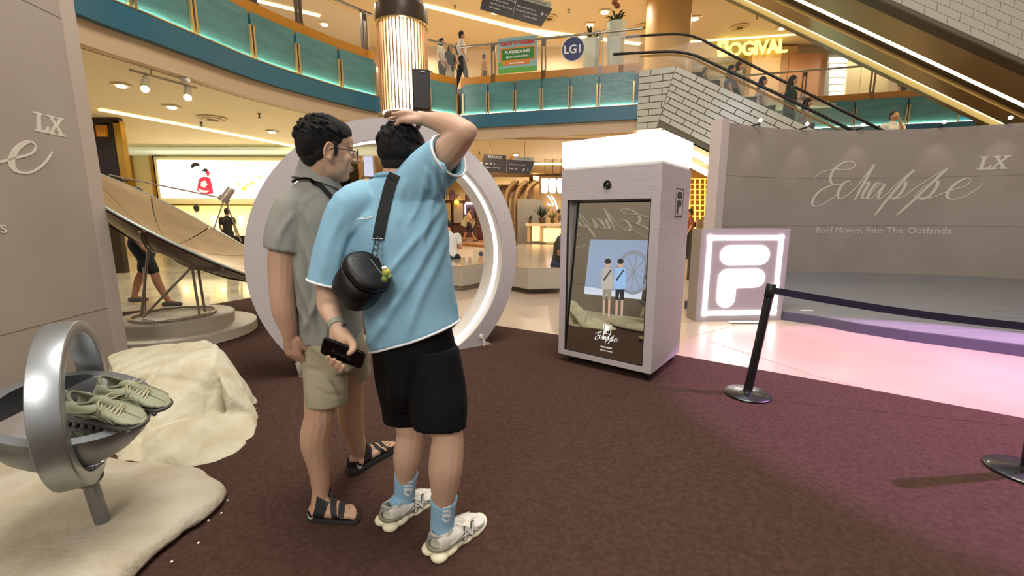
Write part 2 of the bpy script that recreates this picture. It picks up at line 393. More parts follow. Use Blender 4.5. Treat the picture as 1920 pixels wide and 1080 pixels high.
bb(c, 0, sx0, 0, .03, .08, 1.8); bb(c, sx1, BWd, 0, .03, .08, 1.8); bb(c, sx0, sx1, 0, .03, .08, sz0); bb(c, sx0, sx1, 0, .03, sz1, 1.8)
c.build('cabinet', m_board, booth)
m_mirror = mat('mirror_screen', 'c9ccc2', .02, metal=1.0)
FF = BM @ frame((0, 0, 0), (1, 0, 0))                                   # front-face frame (x right, y up, z towards the viewer)
TILT = math.radians(3.9)                                                # the screen leans back a little inside its frame
FT = FF @ Matrix.Translation((0, sz0, -.014)) @ Matrix.Rotation(-TILT, 4, 'X') @ Matrix.Translation((0, -sz0, 0))
g = MB().plate([(sx0, sz0), (sx1, sz0), (sx1, sz1 + .002), (sx0, sz1 + .002)], FT @ Matrix.Translation((0, 0, -.008)), .008); scr = g.build('mirror_screen', m_mirror, booth)
g = MB()
for a in ((sx0, sx0 + .008, sz0, sz1), (sx1 - .008, sx1, sz0, sz1), (sx0, sx1, sz0, sz0 + .008), (sx0, sx1, sz1 - .008, sz1)): bb(g, a[0], a[1], .004, .026, a[2], a[3])
g.build('screen_bezel', m_black, booth)
g = MB(); bb(g, .0, BWd, .0, BD, 1.83, 2.045); g.build('light_box', m_lite, booth, bevel=.004)
g = MB(); bb(g, .012, BWd - .012, .012, BD - .012, 1.80, 1.83); g.build('light_box_base', mat('clear_acrylic', 'c7c5c2', .15), booth)
FF = BM @ frame((0, 0, 0), (1, 0, 0))                                   # front-face frame (x right, y up, z towards the viewer)
SF = BM @ frame((BWd, 0, 0), (0, 1, 0))                                 # side-face frame
lens = MB().lathe([(.034, 0), (.038, .006), (.030, .01), (.024, .004), (.012, .008)], 28, FF @ Matrix.Translation((.455, 1.655, 0)))
cm = lens.build('camera_lens', m_black, booth, smooth=True)
MB().lathe([(.013, .008), (.008, .013), (.001, .014)], 16, FF @ Matrix.Translation((.455, 1.655, 0))).build('lens_glass', mat('lens_glass', '15161c', .05, coat=1), cm, smooth=True)
def flogo(mb_frame, M, x0, y0, w_, h_, t, m_f, m_l, parent):
    fr = MB(); q = w_ * .055
    for r in ((x0, y0, x0 + w_, y0 + q), (x0, y0 + h_ - q, x0 + w_, y0 + h_), (x0, y0, x0 + q, y0 + h_), (x0 + w_ - q, y0, x0 + w_, y0 + h_)):
        fr.plate([(r[0], r[1]), (r[2], r[1]), (r[2], r[3]), (r[0], r[3])], M, t)
    fr.build('logo_frame', m_f, parent)
    r1 = rrect(x0 + w_ * .18, y0 + h_ * .64, x0 + w_ * .83, y0 + h_ * .88, h_ * .119)
    MB().plate(r1, M, t).build('logo_bar', m_l, parent)
    rr = h_ * .115; xa, xb = x0 + w_ * .18, x0 + w_ * .80; ya, yb, ym = y0 + h_ * .10, y0 + h_ * .585, y0 + h_ * .35
    ws = w_ * .24; P_ = []
    P_ += [(xa + rr + rr * math.cos(a), yb - rr + rr * math.sin(a)) for a in [PI - i * PI / 2 / 8 for i in range(9)]]
    P_ += [(xb - rr + rr * math.cos(a), yb - rr + rr * math.sin(a)) for a in [PI / 2 - i * PI / 16 for i in range(17)]]
    P_ += [(xa + ws, ym)]
    P_ += [(xa + ws / 2 + ws / 2 * math.cos(a), ya + ws / 2 + ws / 2 * math.sin(a)) for a in [-i * PI / 16 for i in range(17)]]
    MB().plate(P_, M, t).build('logo_hook', m_l, parent)
m_logo = mat('logo_dark', '3b3a3c', .5)
MB().plate([(.36, 1.41), (.555, 1.41), (.555, 1.625), (.36, 1.625)], SF, .002).build('logo_plate', mat('logo_pale', 'cfc6ca', .5), booth)
flogo(None, SF @ Matrix.Translation((0, 0, .002)), .36, 1.385, .20, .245, .002, m_logo, m_logo, booth)
g = MB()
for r in ((.33, .86, .46, .864), (.33, 1.056, .46, 1.06), (.33, .86, .334, 1.06), (.456, .86, .46, 1.06)): g.plate([(r[0], r[1]), (r[2], r[1]), (r[2], r[3]), (r[0], r[3])], SF, .001)
g.build('hatch', mat('hatch', 'ada3a8', .5), booth)
for x, y in ((.08, .09), (BWd - .06, .07), (.08, BD - .08), (BWd - .06, BD - .08)):
    p = BM @ Vector((x, y, .038))
    cw = MB().lathe([(.038, -.013), (.04, 0), (.038, .013)], 16, Matrix.Translation(p) @ Matrix.Rotation(PI / 2, 4, 'Y')); o = cw.build('castor', m_black, booth, smooth=True)
    MB().box(p + Vector((0, 0, .03)), (.05, .05, .02)).build('castor_plate', mat('zinc', '8c8c8c', .3, metal=1), o)
# picture shown on the screen (a flat display image) 
m_scr = mat('display_sky', '8fa2bd', .4, emit='8fa4c4', es=.25)
m_scr2 = mat('display_pale', 'b8c0cc', .4, emit='b8c4d4', es=.42)
def sp(px, py):                                                          # pixel on the screen face -> local x, z
    d = ray(px, py); o = Vector((0, 0, H)); n_ = -by; k_ = (FLb - o).dot(n_) / d.dot(n_); q_ = BM.inverted() @ (o + d * k_); return (q_.x, q_.z)
def scr_plate(poly, m, k_, parent=scr, name='display_image'):
    return MB().plate([sp(*p) for p in poly], FT @ Matrix.Translation((0, 0, .0004 + .0004 * k_)), .0003).build(name, m, parent)
def el(cx, cy, rx, ry, n=14): return [(cx + rx * math.cos(2 * PI * i / n), cy + ry * math.sin(2 * PI * i / n)) for i in range(n)]
scr_plate([(1098, 449), (1208, 451), (1198, 563), (1090, 552)], m_scr, 0)
scr_plate([(1091, 538), (1140, 546), (1199, 548), (1198, 563), (1090, 552)], m_scr2, 1, name='display_ground')
wheel = MB(); Mw = FT @ Matrix.Translation((0, 0, .0014))
cx, cy = sp(1181, 512); 
ring_ = [(cx + .155 * math.cos(a), cy + .19 * math.sin(a)) for a in [2 * PI * i / 28 for i in range(28)]]
ring2 = [(cx + .125 * math.cos(a), cy + .158 * math.sin(a)) for a in [2 * PI * i / 28 for i in range(28)]]
wheel.add([Mw @ Vector((x, y, 0)) for x, y in ring_ + ring2], [(i, (i + 1) % 28, 28 + (i + 1) % 28, 28 + i) for i in range(28)])
for a in range(0, 180, 36):
    a_ = math.radians(a + 12); dx, dy = .12 * math.cos(a_), .15 * math.sin(a_)
    wheel.plate([(cx - dx, cy - dy), (cx - dx + .012, cy - dy), (cx + dx + .012, cy + dy), (cx + dx, cy + dy)], Mw, .0002)
wheel.build('display_wheel', mat('display_grey', '7d828c', .4, emit='7f8692', es=.38), scr, fixn=False)
def sc_fig(x, shirt, short, bag, h):                                     # a photographed person shown on the display
    def q(dx, dy): return (x + dx, 492 + dy)
    P = [([q(-9, 12), q(8, 11), q(12, 40), q(9, 52), q(-9, 52), q(-12, 40)], shirt), ([q(-8, 52), q(9, 52), q(8, 72), q(2, 72), q(0, 58), q(-3, 72), q(-8, 72)], short),
         ([q(-7, 72), q(-3, 72), q(-3, 100), q(-7, 100)], 'k'), ([q(3, 72), q(7, 72), q(7, 103), q(3, 103)], 'k'), (el(x, 496, 5.5, 8), 'k'), (el(x, 491, 6, 5), 'h'),
         ([q(-8, 34), q(6, 14), q(8, 15), q(-6, 36)], 'h')]
    mm = {'s': mat('display_grey_shirt', 'a7a49c', .5, emit='a7a69e', es=.35), 'b': mat('display_blue_shirt', '8db4dc', .5, emit='8ab4e0', es=.3), 'k': mat('display_skin', 'b89c8a', .5, emit='b89c8a', es=.34),
          'h': mat('display_dark', '2f2c2c', .5, emit='2f2c2c', es=.2), 'g': mat('display_khaki', '8d8778', .5, emit='8d8778', es=.3), 'd': mat('display_shorts', '2b2b2f', .5, emit='2b2b2f', es=.2)}
    for i, (pl, c_) in enumerate(P): scr_plate(pl, mm[c_], 3 + i, name='display_figure')
sc_fig(1133, 's', 'g', 1, 0); sc_fig(1157, 'b', 'd', 1, 0)
# white print on the lower glass
m_scrw = mat('display_white', 'e8e8e8', .5, emit='e8e8e8', es=.5)
lx0, lz0 = sp(1128, 632); fm = FT @ Matrix.Translation((0, 0, .004))
flogo(None, fm, lx0 - .0, lz0 + .03, .075, .085, .0004, m_scrw, m_scrw, scr)
def sc_pt(x, y, t): return fm @ Vector((lx0 - .075 + (x - 548) * .00032, lz0 - .03 - (y - 400) * .0005, t))
script_mb(ECHAPPE, sc_pt, 4, 13, .0004).build('script_lettering', m_scrw, scr)
text('BOLD MOVES', .018, fm @ Matrix.Translation((lx0 + .04, lz0 - .10, 0)), m_scrw, scr, ext=.0002)
text('INTO THE OUTLANDS', .012, fm @ Matrix.Translation((lx0 + .04, lz0 - .13, 0)), m_scrw, scr, ext=.0002)

# ---------------------------------------------------------------- illuminated logo sign
s0, s1 = G(1303, 603), G(1463, 600); s0.z = s1.z = 0
sx_ = (s1 - s0).normalized(); SM = frame(s0, sx_); sw = (s1 - s0).length; nS = SM.col[2].xyz
sign = thing('logo_sign', 'square grey box sign with a glowing white letter logo beside the booth', 'light sign', (s0 + s1) / 2)
sb = MB().plate([(0, .0), (sw, .0), (sw, 1.225), (0, 1.225)], SM @ Matrix.Translation((0, 0, -.24)), .238); sb.build('sign_case', m_casebrown, sign)
MB().plate([(0, 0), (sw, 0), (sw, 1.225), (0, 1.225)], SM @ Matrix.Translation((0, 0, -.002)), .012).build('front_panel', m_greybox, sign)
m_logolit = mat('logo_light', 'ffffff', .5, emit='fff9f4', es=3.2)
k_ = .085
fM = SM @ Matrix.Translation((0, 0, .010))
flogo(None, fM, k_, k_, sw - 2 * k_, 1.225 - 2 * k_, .012, m_logolit, m_logolit, sign)
tp = G(1400, 605)
MB().box((tp.x, tp.y - .02, .012), (.48, .09, .004)).build('base_sheet', mat('clear_sheet', 'dfe0e8', .2), sign)

# ---------------------------------------------------------------- light ring portal
Rg, cz, dpt = 1.267, .985, .42
Cg = Vector((-1.04, 4.018, cz)); hd = Vector((.857, .514, 0)); nd = Vector((-.514, .857, 0))    # in plane, depth away from camera
ring = thing('light_ring_portal', 'large silver ring portal lined with a white light strip behind the two men', 'light ring', (Cg.x, Cg.y, 0))
ta = math.asin(-cz / Rg) + .012
def ringpath(r, off, a0=None, a1=None, n=96):
    lo = math.asin(max(-1, (.012 - cz) / r)); a0 = lo if a0 is None else a0; a1 = PI - lo if a1 is None else a1
    return [Cg + hd * (r * math.cos(a)) + Vector((0, 0, r * math.sin(a))) + nd * off for a in [a0 + (a1 - a0) * i / n for i in range(n + 1)]]
Ri = Rg - .175
bd = MB(); o0, o1, i0, i1 = ringpath(Rg, 0), ringpath(Rg, dpt), ringpath(Ri, 0), ringpath(Ri, dpt)
bd.loft([[a, b, d_, c_] for a, b, c_, d_ in zip(o0, o1, i0, i1)])
m_ring = mat('ring_paint', 'b5acac', .42, bump=.03, bscale=30)
bd.build('ring_body', m_ring, ring, smooth=40)
m_liner = mat('ring_liner', 'd5d0cb', .3)
lnr = MB(); a_, b_ = ringpath(Ri - .004, .01), ringpath(Ri - .004, dpt - .01); c_, d_ = ringpath(Ri + .01, .01), ringpath(Ri + .01, dpt - .01)
lnr.loft([[p, q_, s_, r_] for p, q_, r_, s_ in zip(a_, b_, c_, d_)]); lnr.build('liner', m_liner, ring, smooth=40)
lt = MB(); a_, b_ = ringpath(Ri - .012, .11), ringpath(Ri - .012, .165); c_, d_ = ringpath(Ri, .11), ringpath(Ri, .165)
lt.loft([[p, q_, s_, r_] for p, q_, r_, s_ in zip(a_, b_, c_, d_)]); lt.build('light_strip', m_lite, ring, smooth=40)
xr = math.sqrt(Rg ** 2 - cz ** 2)
for sgn in (1, -1):
    ctr = Cg + hd * (sgn * (xr - .07)) + nd * (dpt / 2); ctr.z = 0
    bp = MB(); q = [ctr + hd * a + nd * b for a, b in ((-.22, -.22), (.22, -.22), (.22, .2), (-.22, .2))]
    bp.prism([(p.x, p.y) for p in q], .009, .016); bp.build('base_plate', mat('plate_grey', '7b6a62', .4), ring)
hole = Cg + hd * (math.sqrt(Rg ** 2 - (cz - .12) ** 2) - .1) - nd * .002; hole.z = .12
MB().lathe([(.024, 0), (.027, .004), (.018, .008)], 20, frame(hole, hd)).build('cable_grommet', m_white, ring, smooth=True)
MB().tube([hole, hole - nd * .02 + Vector((.02, 0, -.05)), hole + Vector((.03, -.02, -.105))], .005, 6).build('power_cable', m_white, ring, smooth=True)

# ---------------------------------------------------------------- satellite dish prop
dc = Vector((-3.94, 4.86, 0)); dish = thing('satellite_dish', 'bronze satellite dish prop on two round tiers behind the grey wall', 'satellite dish', dc)
m_tier = mat('tier_paint', 'b3a795', .42); m_dish = mat('dish_bronze', 'b59a72', .35, metal=.5, col2='a58b66', nscale=2); m_dishb = mat('dish_back', '7a6a59', .34, metal=.7); m_pipe = mat('pipe_champagne', 'a89a88', .32, metal=.6)
MB().lathe([(.76, .008), (.78, .02), (.78, .125), (.77, .13)], 64, Matrix.Translation(dc + Vector((.03, .02, 0)))).build('lower_tier', m_tier, dish, smooth=True)
MB().lathe([(.56, .13), (.57, .24), (.56, .25)], 64, Matrix.Translation(dc + Vector((.0, .04, 0)))).build('upper_tier', m_tier, dish, smooth=True)
MB().tube([dc + Vector((.40 * math.cos(a), .40 * math.sin(a), .27)) for a in [2 * PI * i / 40 for i in range(40)]], .016, 8, closed=True).build('base_ring', m_pipe, dish, smooth='all')
ax = camdir(.57, .80, -.11).normalized()              # dish axis
if ax.dot(Vector((0, -1, 0))) < 0: pass
rc = D(345, 426, 4.9)
ax = camdir(.50, .80, -.09).normalized()
def dishpt(r, a, back=0.0):
    e1 = ax.cross(Vector((0, 1, 0))).normalized(); e2 = ax.cross(e1)
    z = -.26 * (1 - (r / 1.15) ** 2) - back
    return rc + (e1 * math.cos(a) + e2 * math.sin(a)) * r + ax * z
NP = 10
for k_ in range(NP):                                    # petals, each a panel of the dish
    a0, a1 = 2 * PI * k_ / NP + .012, 2 * PI * (k_ + 1) / NP - .004
    gr = [[dishpt(r, a0 + (a1 - a0) * j_ / 6) for j_ in range(7)] for r in (.06, .3, .55, .8, 1.0, 1.15)]
    MB().grid(gr).build('dish_panel', m_dish, dish, smooth=True, solid=.012)
bk = MB().grid([[dishpt(r, 2 * PI * j_ / 60, .05 * (1 - (r / 1.2) ** 4) + .012) for j_ in range(61)] for r in (.01, .3, .55, .8, 1.0, 1.14)]); bk.build('dish_back', m_dishb, dish, smooth=True)
MB().tube([dishpt(1.15, 2 * PI * j_ / 60) for j_ in range(60)], .014, 6, closed=True).build('rim_tube', mat('rim_pale', 'a9b0a4', .35, metal=.4), dish, smooth='all')
rb = MB()
for k_ in range(NP): rb.tube([dishpt(r, 2 * PI * k_ / NP, .03 + .05 * (1 - (r / 1.2) ** 4)) for r in (.1, .4, .7, 1.0, 1.14)], .011, 6)
rb.build('back_rib', m_dishb, dish, smooth=True)
feed = D(424, 368, 4.9 - .12)
fd = MB().lathe([(.03, -.05), (.055, -.045), (.055, .0), (.042, .005), (.042, .12), (.036, .125)], 20, frame(feed - ax * .02, ax.cross(Vector((0, 1, 0))), ax) @ Matrix.Rotation(-PI / 2, 4, 'X')); fd.build('feed_horn', m_pipe, dish, smooth=True)
for p in (D(205, 328, 4.6), D(400, 432, 4.7), D(452, 452, 4.95)):
    MB().tube([feed - ax * .03, p], .009, 6).build('feed_strut', m_pipe, dish, smooth=True)
P1, P2, P3 = D(280, 442, 4.75), D(318, 466, 4.8), D(370, 499, 4.85)
MB().tube([D(276, 438, 4.75), P1, P2, P3, D(384, 503, 4.9)], .016, 8).build('cradle_tube', m_pipe, dish, smooth=True)
def onb(px, py): p = G(px, py, .27); return p
for a, b in ((P1 + Vector((0, 0, -.01)), onb(265, 594)), (D(360, 500, 4.75), onb(374, 590)), (D(371, 500, 4.9), onb(384, 584)), (D(358, 502, 4.8), onb(268, 595)), (D(270, 502, 5.2), onb(272, 583))):
    MB().tube([a, b], .014, 8).build('leg', m_pipe, dish, smooth=True)
for a in (.2, .33, .46):
    MB().ell(D(300 + a * 120, 452 + a * 60, 4.72), (.02, .02, .02), n=10, m=6).build('clamp_bolt', m_pipe, dish, smooth='all')

# ---------------------------------------------------------------- belt barriers
def stanchion(base, topd, h, label):
    t = thing('belt_stanchion', label, 'barrier post', base, group=None)
    M = Matrix.Translation(base + Vector((0, 0, .008)))
    MB().lathe([(.165, 0), (.168, .012), (.16, .02), (.06, .028), (.035, .034), (.03, .05)], 48, M).build('base', m_blackmetal, t, smooth=True)
    top_ = base + topd
    MB().tube([base + Vector((0, 0, .04)), base + topd * .5, top_], .031, 20).build('post', m_blackmetal, t, smooth=True)
    dn = topd.normalized()
    hd_ = MB().tube([top_ - dn * .09, top_ - dn * .085, top_ + dn * .01, top_ + dn * .016], [.031, .034, .034, .028], 20).build('belt_head', m_black, t, smooth=True)
    MB().tube([top_ + dn * .016, top_ + dn * .018], .022, 20).build('head_cap', mat('cap_silver', 'c8c8c8', .3, metal=.8), hd_)
    return t, top_
b1 = G(1401, 742); s_a, t1 = stanchion(b1, D(1446, 536, b1.y) - b1, .9, 'black belt barrier post with round base, in front of the glowing logo sign')
b2 = G(1925, 890); s_b, t2 = stanchion(b2, D(1972, 640, b2.y) - b2, .9, 'black belt barrier post with round base cut off by the right picture edge')
belt = MB(); A, B = D(1452, 545, t1.y), D(1990, 622, b2.y + .0)
B = D(1920, 607, 2.75); B = B + (B - A) * .25
rings = []
for i in range(17):
    q = A.lerp(B, i / 16); q = q + Vector((0, 0, -.03 * math.sin(PI * i / 16))); n_ = Vector((-(B - A).y, (B - A).x, 0)).normalized() * .001
    rings.append([q + n_ + Vector((0, 0, .026)), q - n_ + Vector((0, 0, .026)), q - n_ - Vector((0, 0, .026)), q + n_ - Vector((0, 0, .026))])
belt.loft(rings); belt.build('belt', mat('belt_webbing', '1c1833', .7), s_a)
# ================================================================ UPPER FLOOR, BALCONIES, CEILINGS
m_teal = mat('teal_fascia', '2b6376', .35); m_glass_t = mat('teal_wave_glass', '55847f', .12, bump=.9, bscale=9, stretch=(1, 1, 5), col2='4b7775', nscale=1.5)
m_peach = mat('peach_band', 'c9ad8a', .6); m_ceil = mat('ceiling_paint', 'ecdcb8', .7); m_ceilU = mat('upper_ceiling_paint', 'dccdb0', .7)
m_orange = mat('amber_edge', 'b87a20', .3); m_gold = mat('gold_mullion', 'c7a877', .25, metal=.7); m_steel = mat('rail_steel', 'a09a8c', .25, metal=.8)
m_postd = mat('post_steel', '6d6258', .3, metal=.6)
m_led = mat('aqua_led', 'ffffff', .5, emit='d6ffe4', es=20); m_warm = mat('warm_cove', 'ffffff', .5, emit='ffdf96', es=2.6); m_warm2 = mat('warm_strip', 'ffffff', .5, emit='ffe1a0', es=4)
m_rail_glass = mat('balustrade_glass', 'dfe8dc', .03, alpha=.07)
m_wallU = mat('upper_shop_wall', 'd0b996', .6); m_wallL = mat('lower_shop_wall', 'dcbf8d', .6)
ZB, ZT, ZO, ZOT, ZR, ZS = 3.96, 4.32, 5.14, 5.40, 6.27, 3.64
pl = [G(x, y, ZB) for x, y in ((163, 32), (285, 77), (393, 117), (481, 149), (568, 175), (656, 198), (714, 211))]
pl = [pl[0] + (pl[0] - pl[1]) * 2.2 + Vector((.3, 0, 0))] + pl
def smooth_path(P, k=6):
    out = []
    for i in range(len(P) - 1):
        a, b, c, d = P[max(i - 1, 0)], P[i], P[i + 1], P[min(i + 2, len(P) - 1)]
        for q in range(k):
            t = q / k; out.append(.5 * ((2 * b) + (c - a) * t + (2 * a - 5 * b + 4 * c - d) * t * t + (3 * b - a - 3 * c + d) * t ** 3))
    return out + [P[-1]]
pathL = smooth_path(pl)
pathR = [G(806, 208, ZT), G(862, 217, ZT), G(1199, 196, ZT)]
for p in pathL + pathR: p.z = 0
def off_path(P, d):                                      # shift to the side away from the void
    out = []
    for i, p in enumerate(P):
        t = (P[min(i + 1, len(P) - 1)] - P[max(i - 1, 0)]).normalized(); out.append(p + Vector((-t.y, t.x, 0)) * d)
    return out
def band(P, z0, z1, d0, d1):
    A, B = off_path(P, d0), off_path(P, d1)
    return MB().loft([[Vector((a.x, a.y, z0)), Vector((b.x, b.y, z0)), Vector((b.x, b.y, z1)), Vector((a.x, a.y, z1))] for a, b in zip(A, B)])
def plen(P):
    s = [0]
    for a, b in zip(P, P[1:]): s.append(s[-1] + (b - a).length)
    return s
def at(P, s):
    L_ = plen(P); s = max(0, min(s, L_[-1] - 1e-6))
    for i in range(len(P) - 1):
        if L_[i + 1] >= s: return P[i].lerp(P[i + 1], (s - L_[i]) / (L_[i + 1] - L_[i])), (P[i + 1] - P[i]).normalized()
def sub(P, s0, s1):
    L_ = plen(P); return [at(P, s0)[0]] + [P[i] for i in range(len(P)) if s0 + .01 < L_[i] < s1 - .01] + [at(P, s1)[0]]
def balcony(P, label, panels, posts, rail=True, zr=ZR):
    c0 = P[len(P) // 2]
    t = thing('balcony_parapet', label, 'balcony', (c0.x, c0.y, ZB))
    band(P, ZB, ZT, .0, .35).build('teal_fascia', m_teal, t)
    band(off_path(P, .12), ZS, ZB, 0, .2).build('peach_soffit', m_peach, t)
    band(P, ZT, ZO, .12, .35).build('backing_wall', m_teal, t)
    band(P, ZT, ZT + .02, -.01, .12).build('ledge', m_gold, t)
    band(P, ZT + .02, ZT + .035, .045, .075).build('led_strip', m_led, t)
    for s0, s1 in panels:
        q = sub(P, s0 + .03, s1 - .03); band(q, ZT + .02, ZO + .05, .08, .1).build('glass_panel', m_glass_t, t)
    for s0, s1 in panels:
        for s in (s0, s1):
            p, d = at(P, s); n = Vector((-d.y, d.x, 0)); MB().box(p + n * .045 + d * (.035 if s == s0 else -.035) + Vector((0, 0, ZT + .31)), (.035, .05, .60), Matrix.Rotation(math.atan2(d.y, d.x), 3, 'Z')).build('mullion', m_gold, t)
    band(P, ZO, ZOT, .13, .33).build('amber_edge', m_orange, t)
    if rail:
        s = [0] + list(posts) + [plen(P)[-1]]
        for a, b in zip(s, s[1:]):
            if b - a > .2: band(sub(P, a + .06, b - .06), ZOT, zr - .12, .21, .222).build('rail_glass', m_rail_glass, t)
        for a in posts:
            p, d = at(P, a); n = Vector((-d.y, d.x, 0)); R_ = Matrix.Rotation(math.atan2(d.y, d.x), 3, 'Z')
            pm = MB()
            for e in (-.05, .05): pm.box(p + n * .2 + d * e + Vector((0, 0, (ZOT + zr) / 2 - .05)), (.022, .1, zr - ZOT), R_)
            pm.box(p + n * .2 + Vector((0, 0, ZOT - .12)), (.13, .14, .3), R_); pm.box(p + n * .2 + Vector((0, 0, zr - .12)), (.1, .03, .14), R_)
            pm.build('rail_post', m_postd, t)
        q = off_path(P, .2); MB().tube([(p.x, p.y, zr) for p in q], .035, 8).build('handrail', m_steel, t, smooth=True)
    return t
def sAt(P, px, z):                                       # arc length at which the path shows at pixel column px
    L_ = plen(P); best = None
    for i in range(400):
        s = L_[-1] * i / 399; p, _ = at(P, s); d = Vector((p.x, p.y, z - H)); f_ = d.y * CP - d.z * SP; x = 960 + 800 * p.x / f_
        if best is None or abs(x - px) < best[0]: best = (abs(x - px), s)
    return best[1]
xsL = [252, 371, 480, 563, 642, 710]; sL = [sAt(pathL, x, ZT) for x in xsL]
sL = [sL[0] - (sL[1] - sL[0]) * 1.05] + sL
if sL[0] < .2: sL[0] = .2
bL = balcony(pathL, 'curved balcony front with teal wave glass above the left hall', list(zip(sL, sL[1:])), [sAt(pathL, 480, ZR), sAt(pathL, 545, ZR) + .25, sAt(pathL, 690, ZR)])
xsR = [808, 860]; q0 = [sAt(pathR[:2], x, ZT) for x in xsR]
bM_ = balcony(pathR[:2], 'short teal glass balcony front between the glowing column and the corner', [(q0[0], q0[1])], [])
PR = pathR[1:]; sR = [sAt(PR, x, ZT) for x in (866, 914, 964, 1014, 1068, 1121, 1190)]
bR = balcony(PR, 'straight teal glass balcony front carrying the round floor badge', list(zip(sR, sR[1:])), [sAt(PR, x, ZR) for x in (921, 1018, 1127, 1168)])

# ceilings and upper floor slab
ce = [(p.x, p.y) for p in off_path(pathL, .3)] + [(p.x, p.y) for p in off_path(pathR, .3)]
poly = ce + [(4.3, 13.4), (9.6, 12.3), (21.9, 12.0), (21.9, 28.9), (-22, 28.9), (-22, ce[0][1])]
cl = MB().prism(poly, ZS, ZS + .02); struct(cl, 'ceiling', m_ceil)
poly2 = ce + [(4.2, 13.5), (12, 15.5), (21.9, 15.5), (21.9, 28.9), (-22, 31), (-22, ce[0][1])]
struct(MB().prism(poly2, 5.0, 5.14), 'floor_upper', m_wallU)
struct(MB().prism([(-22, 6.0), (-7.8, 6.0), (-6.4, 10.5), (-3.5, 13.6), (6, 14.0), (14, 15), (30, 15), (30, 31), (-22, 31)], 8.6, 8.7), 'ceiling_upper', m_ceilU)
struct(MB().prism([(-22, 20.0), (30, 20.0), (30, 20.3), (-22, 20.3)], 5.14, 8.6), 'wall_upper', m_wallU)
struct(MB().prism([(-22, 29.0), (30, 29.0), (30, 29.3), (-22, 29.3)], 0, 3.64), 'wall_back', m_wallL)
struct(MB().prism([(22, 8), (22.3, 8), (22.3, 29), (22, 29)], 0, 8.6), 'wall_far_right', m_wallL)
struct(MB().prism([(-14, 5.0), (-13.7, 5.0), (-13.7, 29), (-14, 29)], 0, 8.6), 'wall_far_left', m_wallL)
cu = bpy.data.objects['ceiling_upper']; cw = bpy.data.objects['ceiling']
def strip(pts, w_, m, parent, name='cove_light', h_=.02):
    mb = MB()
    for a, b in zip(pts, pts[1:]): mb.bar(a, b, w_, h_)
    return mb.build(name, m, parent)
strip([G(795, 10, 8.58), G(1040, 70, 8.58)], .22, m_warm, cu); strip([G(960, 52, 8.58), G(1200, 83, 8.58)], .2, m_warm, cu)
strip([G(1290, 79, 8.58), G(1530, 62, 8.58)], .10, m_warm, cu); strip([G(600, 30, 8.58), G(350, -30, 8.58)], .2, m_warm, cu)
strip([G(188, 206, 3.62), G(330, 232, 3.62), G(560, 276, 3.62), G(700, 300, 3.62)], .16, m_warm, cw)
strip([G(880, 306, 3.62), G(1100, 309, 3.62), G(1350, 306, 3.62)], .35, m_warm, cw)
strip([G(860, 232, 3.60) + Vector((0, 2.2, 0)), G(1190, 262, 3.62)], .10, m_peach, cw, 'ceiling_step')
def downlight(px, py, z=3.63, r=.09, square=False, label='', lit=True):
    c = G(px, py, z); t = thing('downlight', label, 'ceiling light', c, group=None)
    if square: MB().box(c - Vector((0, 0, .012)), (r * 3, r * 3, .025)).build('trim_plate', mat('trim_cream', 'e8d9b0', .5), t)
    else: MB().lathe([(r * 1.5, 0), (r * 1.5, -.02), (r * 1.05, -.03), (r, -.01)], 20, Matrix.Translation(c)).build('trim_ring', mat('trim_cream', 'e8d9b0', .5), t, smooth=True)
    MB().lathe([(r, -.02), (r * .9, -.05), (.01, -.06)], 16, Matrix.Translation(c)).build('lamp', m_lite if lit else m_ceil, t, smooth=True)
for px, py, z, r, lab in ((227, 158, 3.63, .07, 'small lit square downlight left of the track spots'), (510, 246, 3.63, .08, 'lit square downlight left of the grey-shirted man'), (322, 199, 3.63, .08, 'pale square ceiling fitting below the track spots'),
    (967, 289, 3.63, .09, 'lit downlight above the hanging terrace sign'), (928, 22, 8.58, .12, 'lit square downlight against the top hanging sign'), (1134, 22, 8.58, .12, 'lit downlight beside the flower planter'), (1106, 46, 8.58, .12, 'lit downlight above the spiky planter'),
    (1303, 34, 8.58, .12, 'lit downlight right of the upper round column'), (1467, 52, 8.58, .12, 'lit downlight beside the rising escalator soffit'), (608, 45, 8.58, .12, 'lit downlight above the curved balcony rail')):
    downlight(px, py, z, r, square=True, label=lab)
def vent(px, py, z, r, label):
    c = G(px, py, z); t = thing('ceiling_vent', label, 'air vent', c)
    MB().lathe([(r, 0), (r, -.02), (r * .85, -.035), (r * .8, -.01)], 28, Matrix.Translation(c)).build('outer_ring', mat('vent_cream', 'd6c7a0', .5), t, smooth=True)
    MB().lathe([(r * .6, -.0), (r * .62, -.04), (r * .42, -.05), (r * .4, -.01)], 28, Matrix.Translation(c)).build('middle_ring', _M['vent_cream'], t, smooth=True)
    MB().lathe([(r * .25, -.0), (r * .25, -.05), (.01, -.06)], 20, Matrix.Translation(c)).build('centre_cone', mat('vent_dark', '6b5836', .6), t, smooth=True)
vent(398, 221, 3.63, .3, 'round ceiling vent above the satellite dish'); vent(1033, 300, 3.63, .3, 'round ceiling vent right of the hanging terrace sign'); vent(1207, 50, 8.58, .33, 'round vent half hidden by the upper column')
vent(1387, 51, 8.58, .33, 'round vent right of the upper column'); vent(1030, 34, 8.58, .3, 'round vent behind the top hanging sign')
def sprinkler(px, py, z, n):
    c = G(px, py, z); tag(MB().lathe([(.03, 0), (.03, -.02), (.012, -.03), (.012, -.08), (.04, -.085), (.04, -.095)], 10, Matrix.Translation(c)).build('sprinkler_head', mat('sprinkler', '3a2a18', .5), smooth=True), n, 'sprinkler')
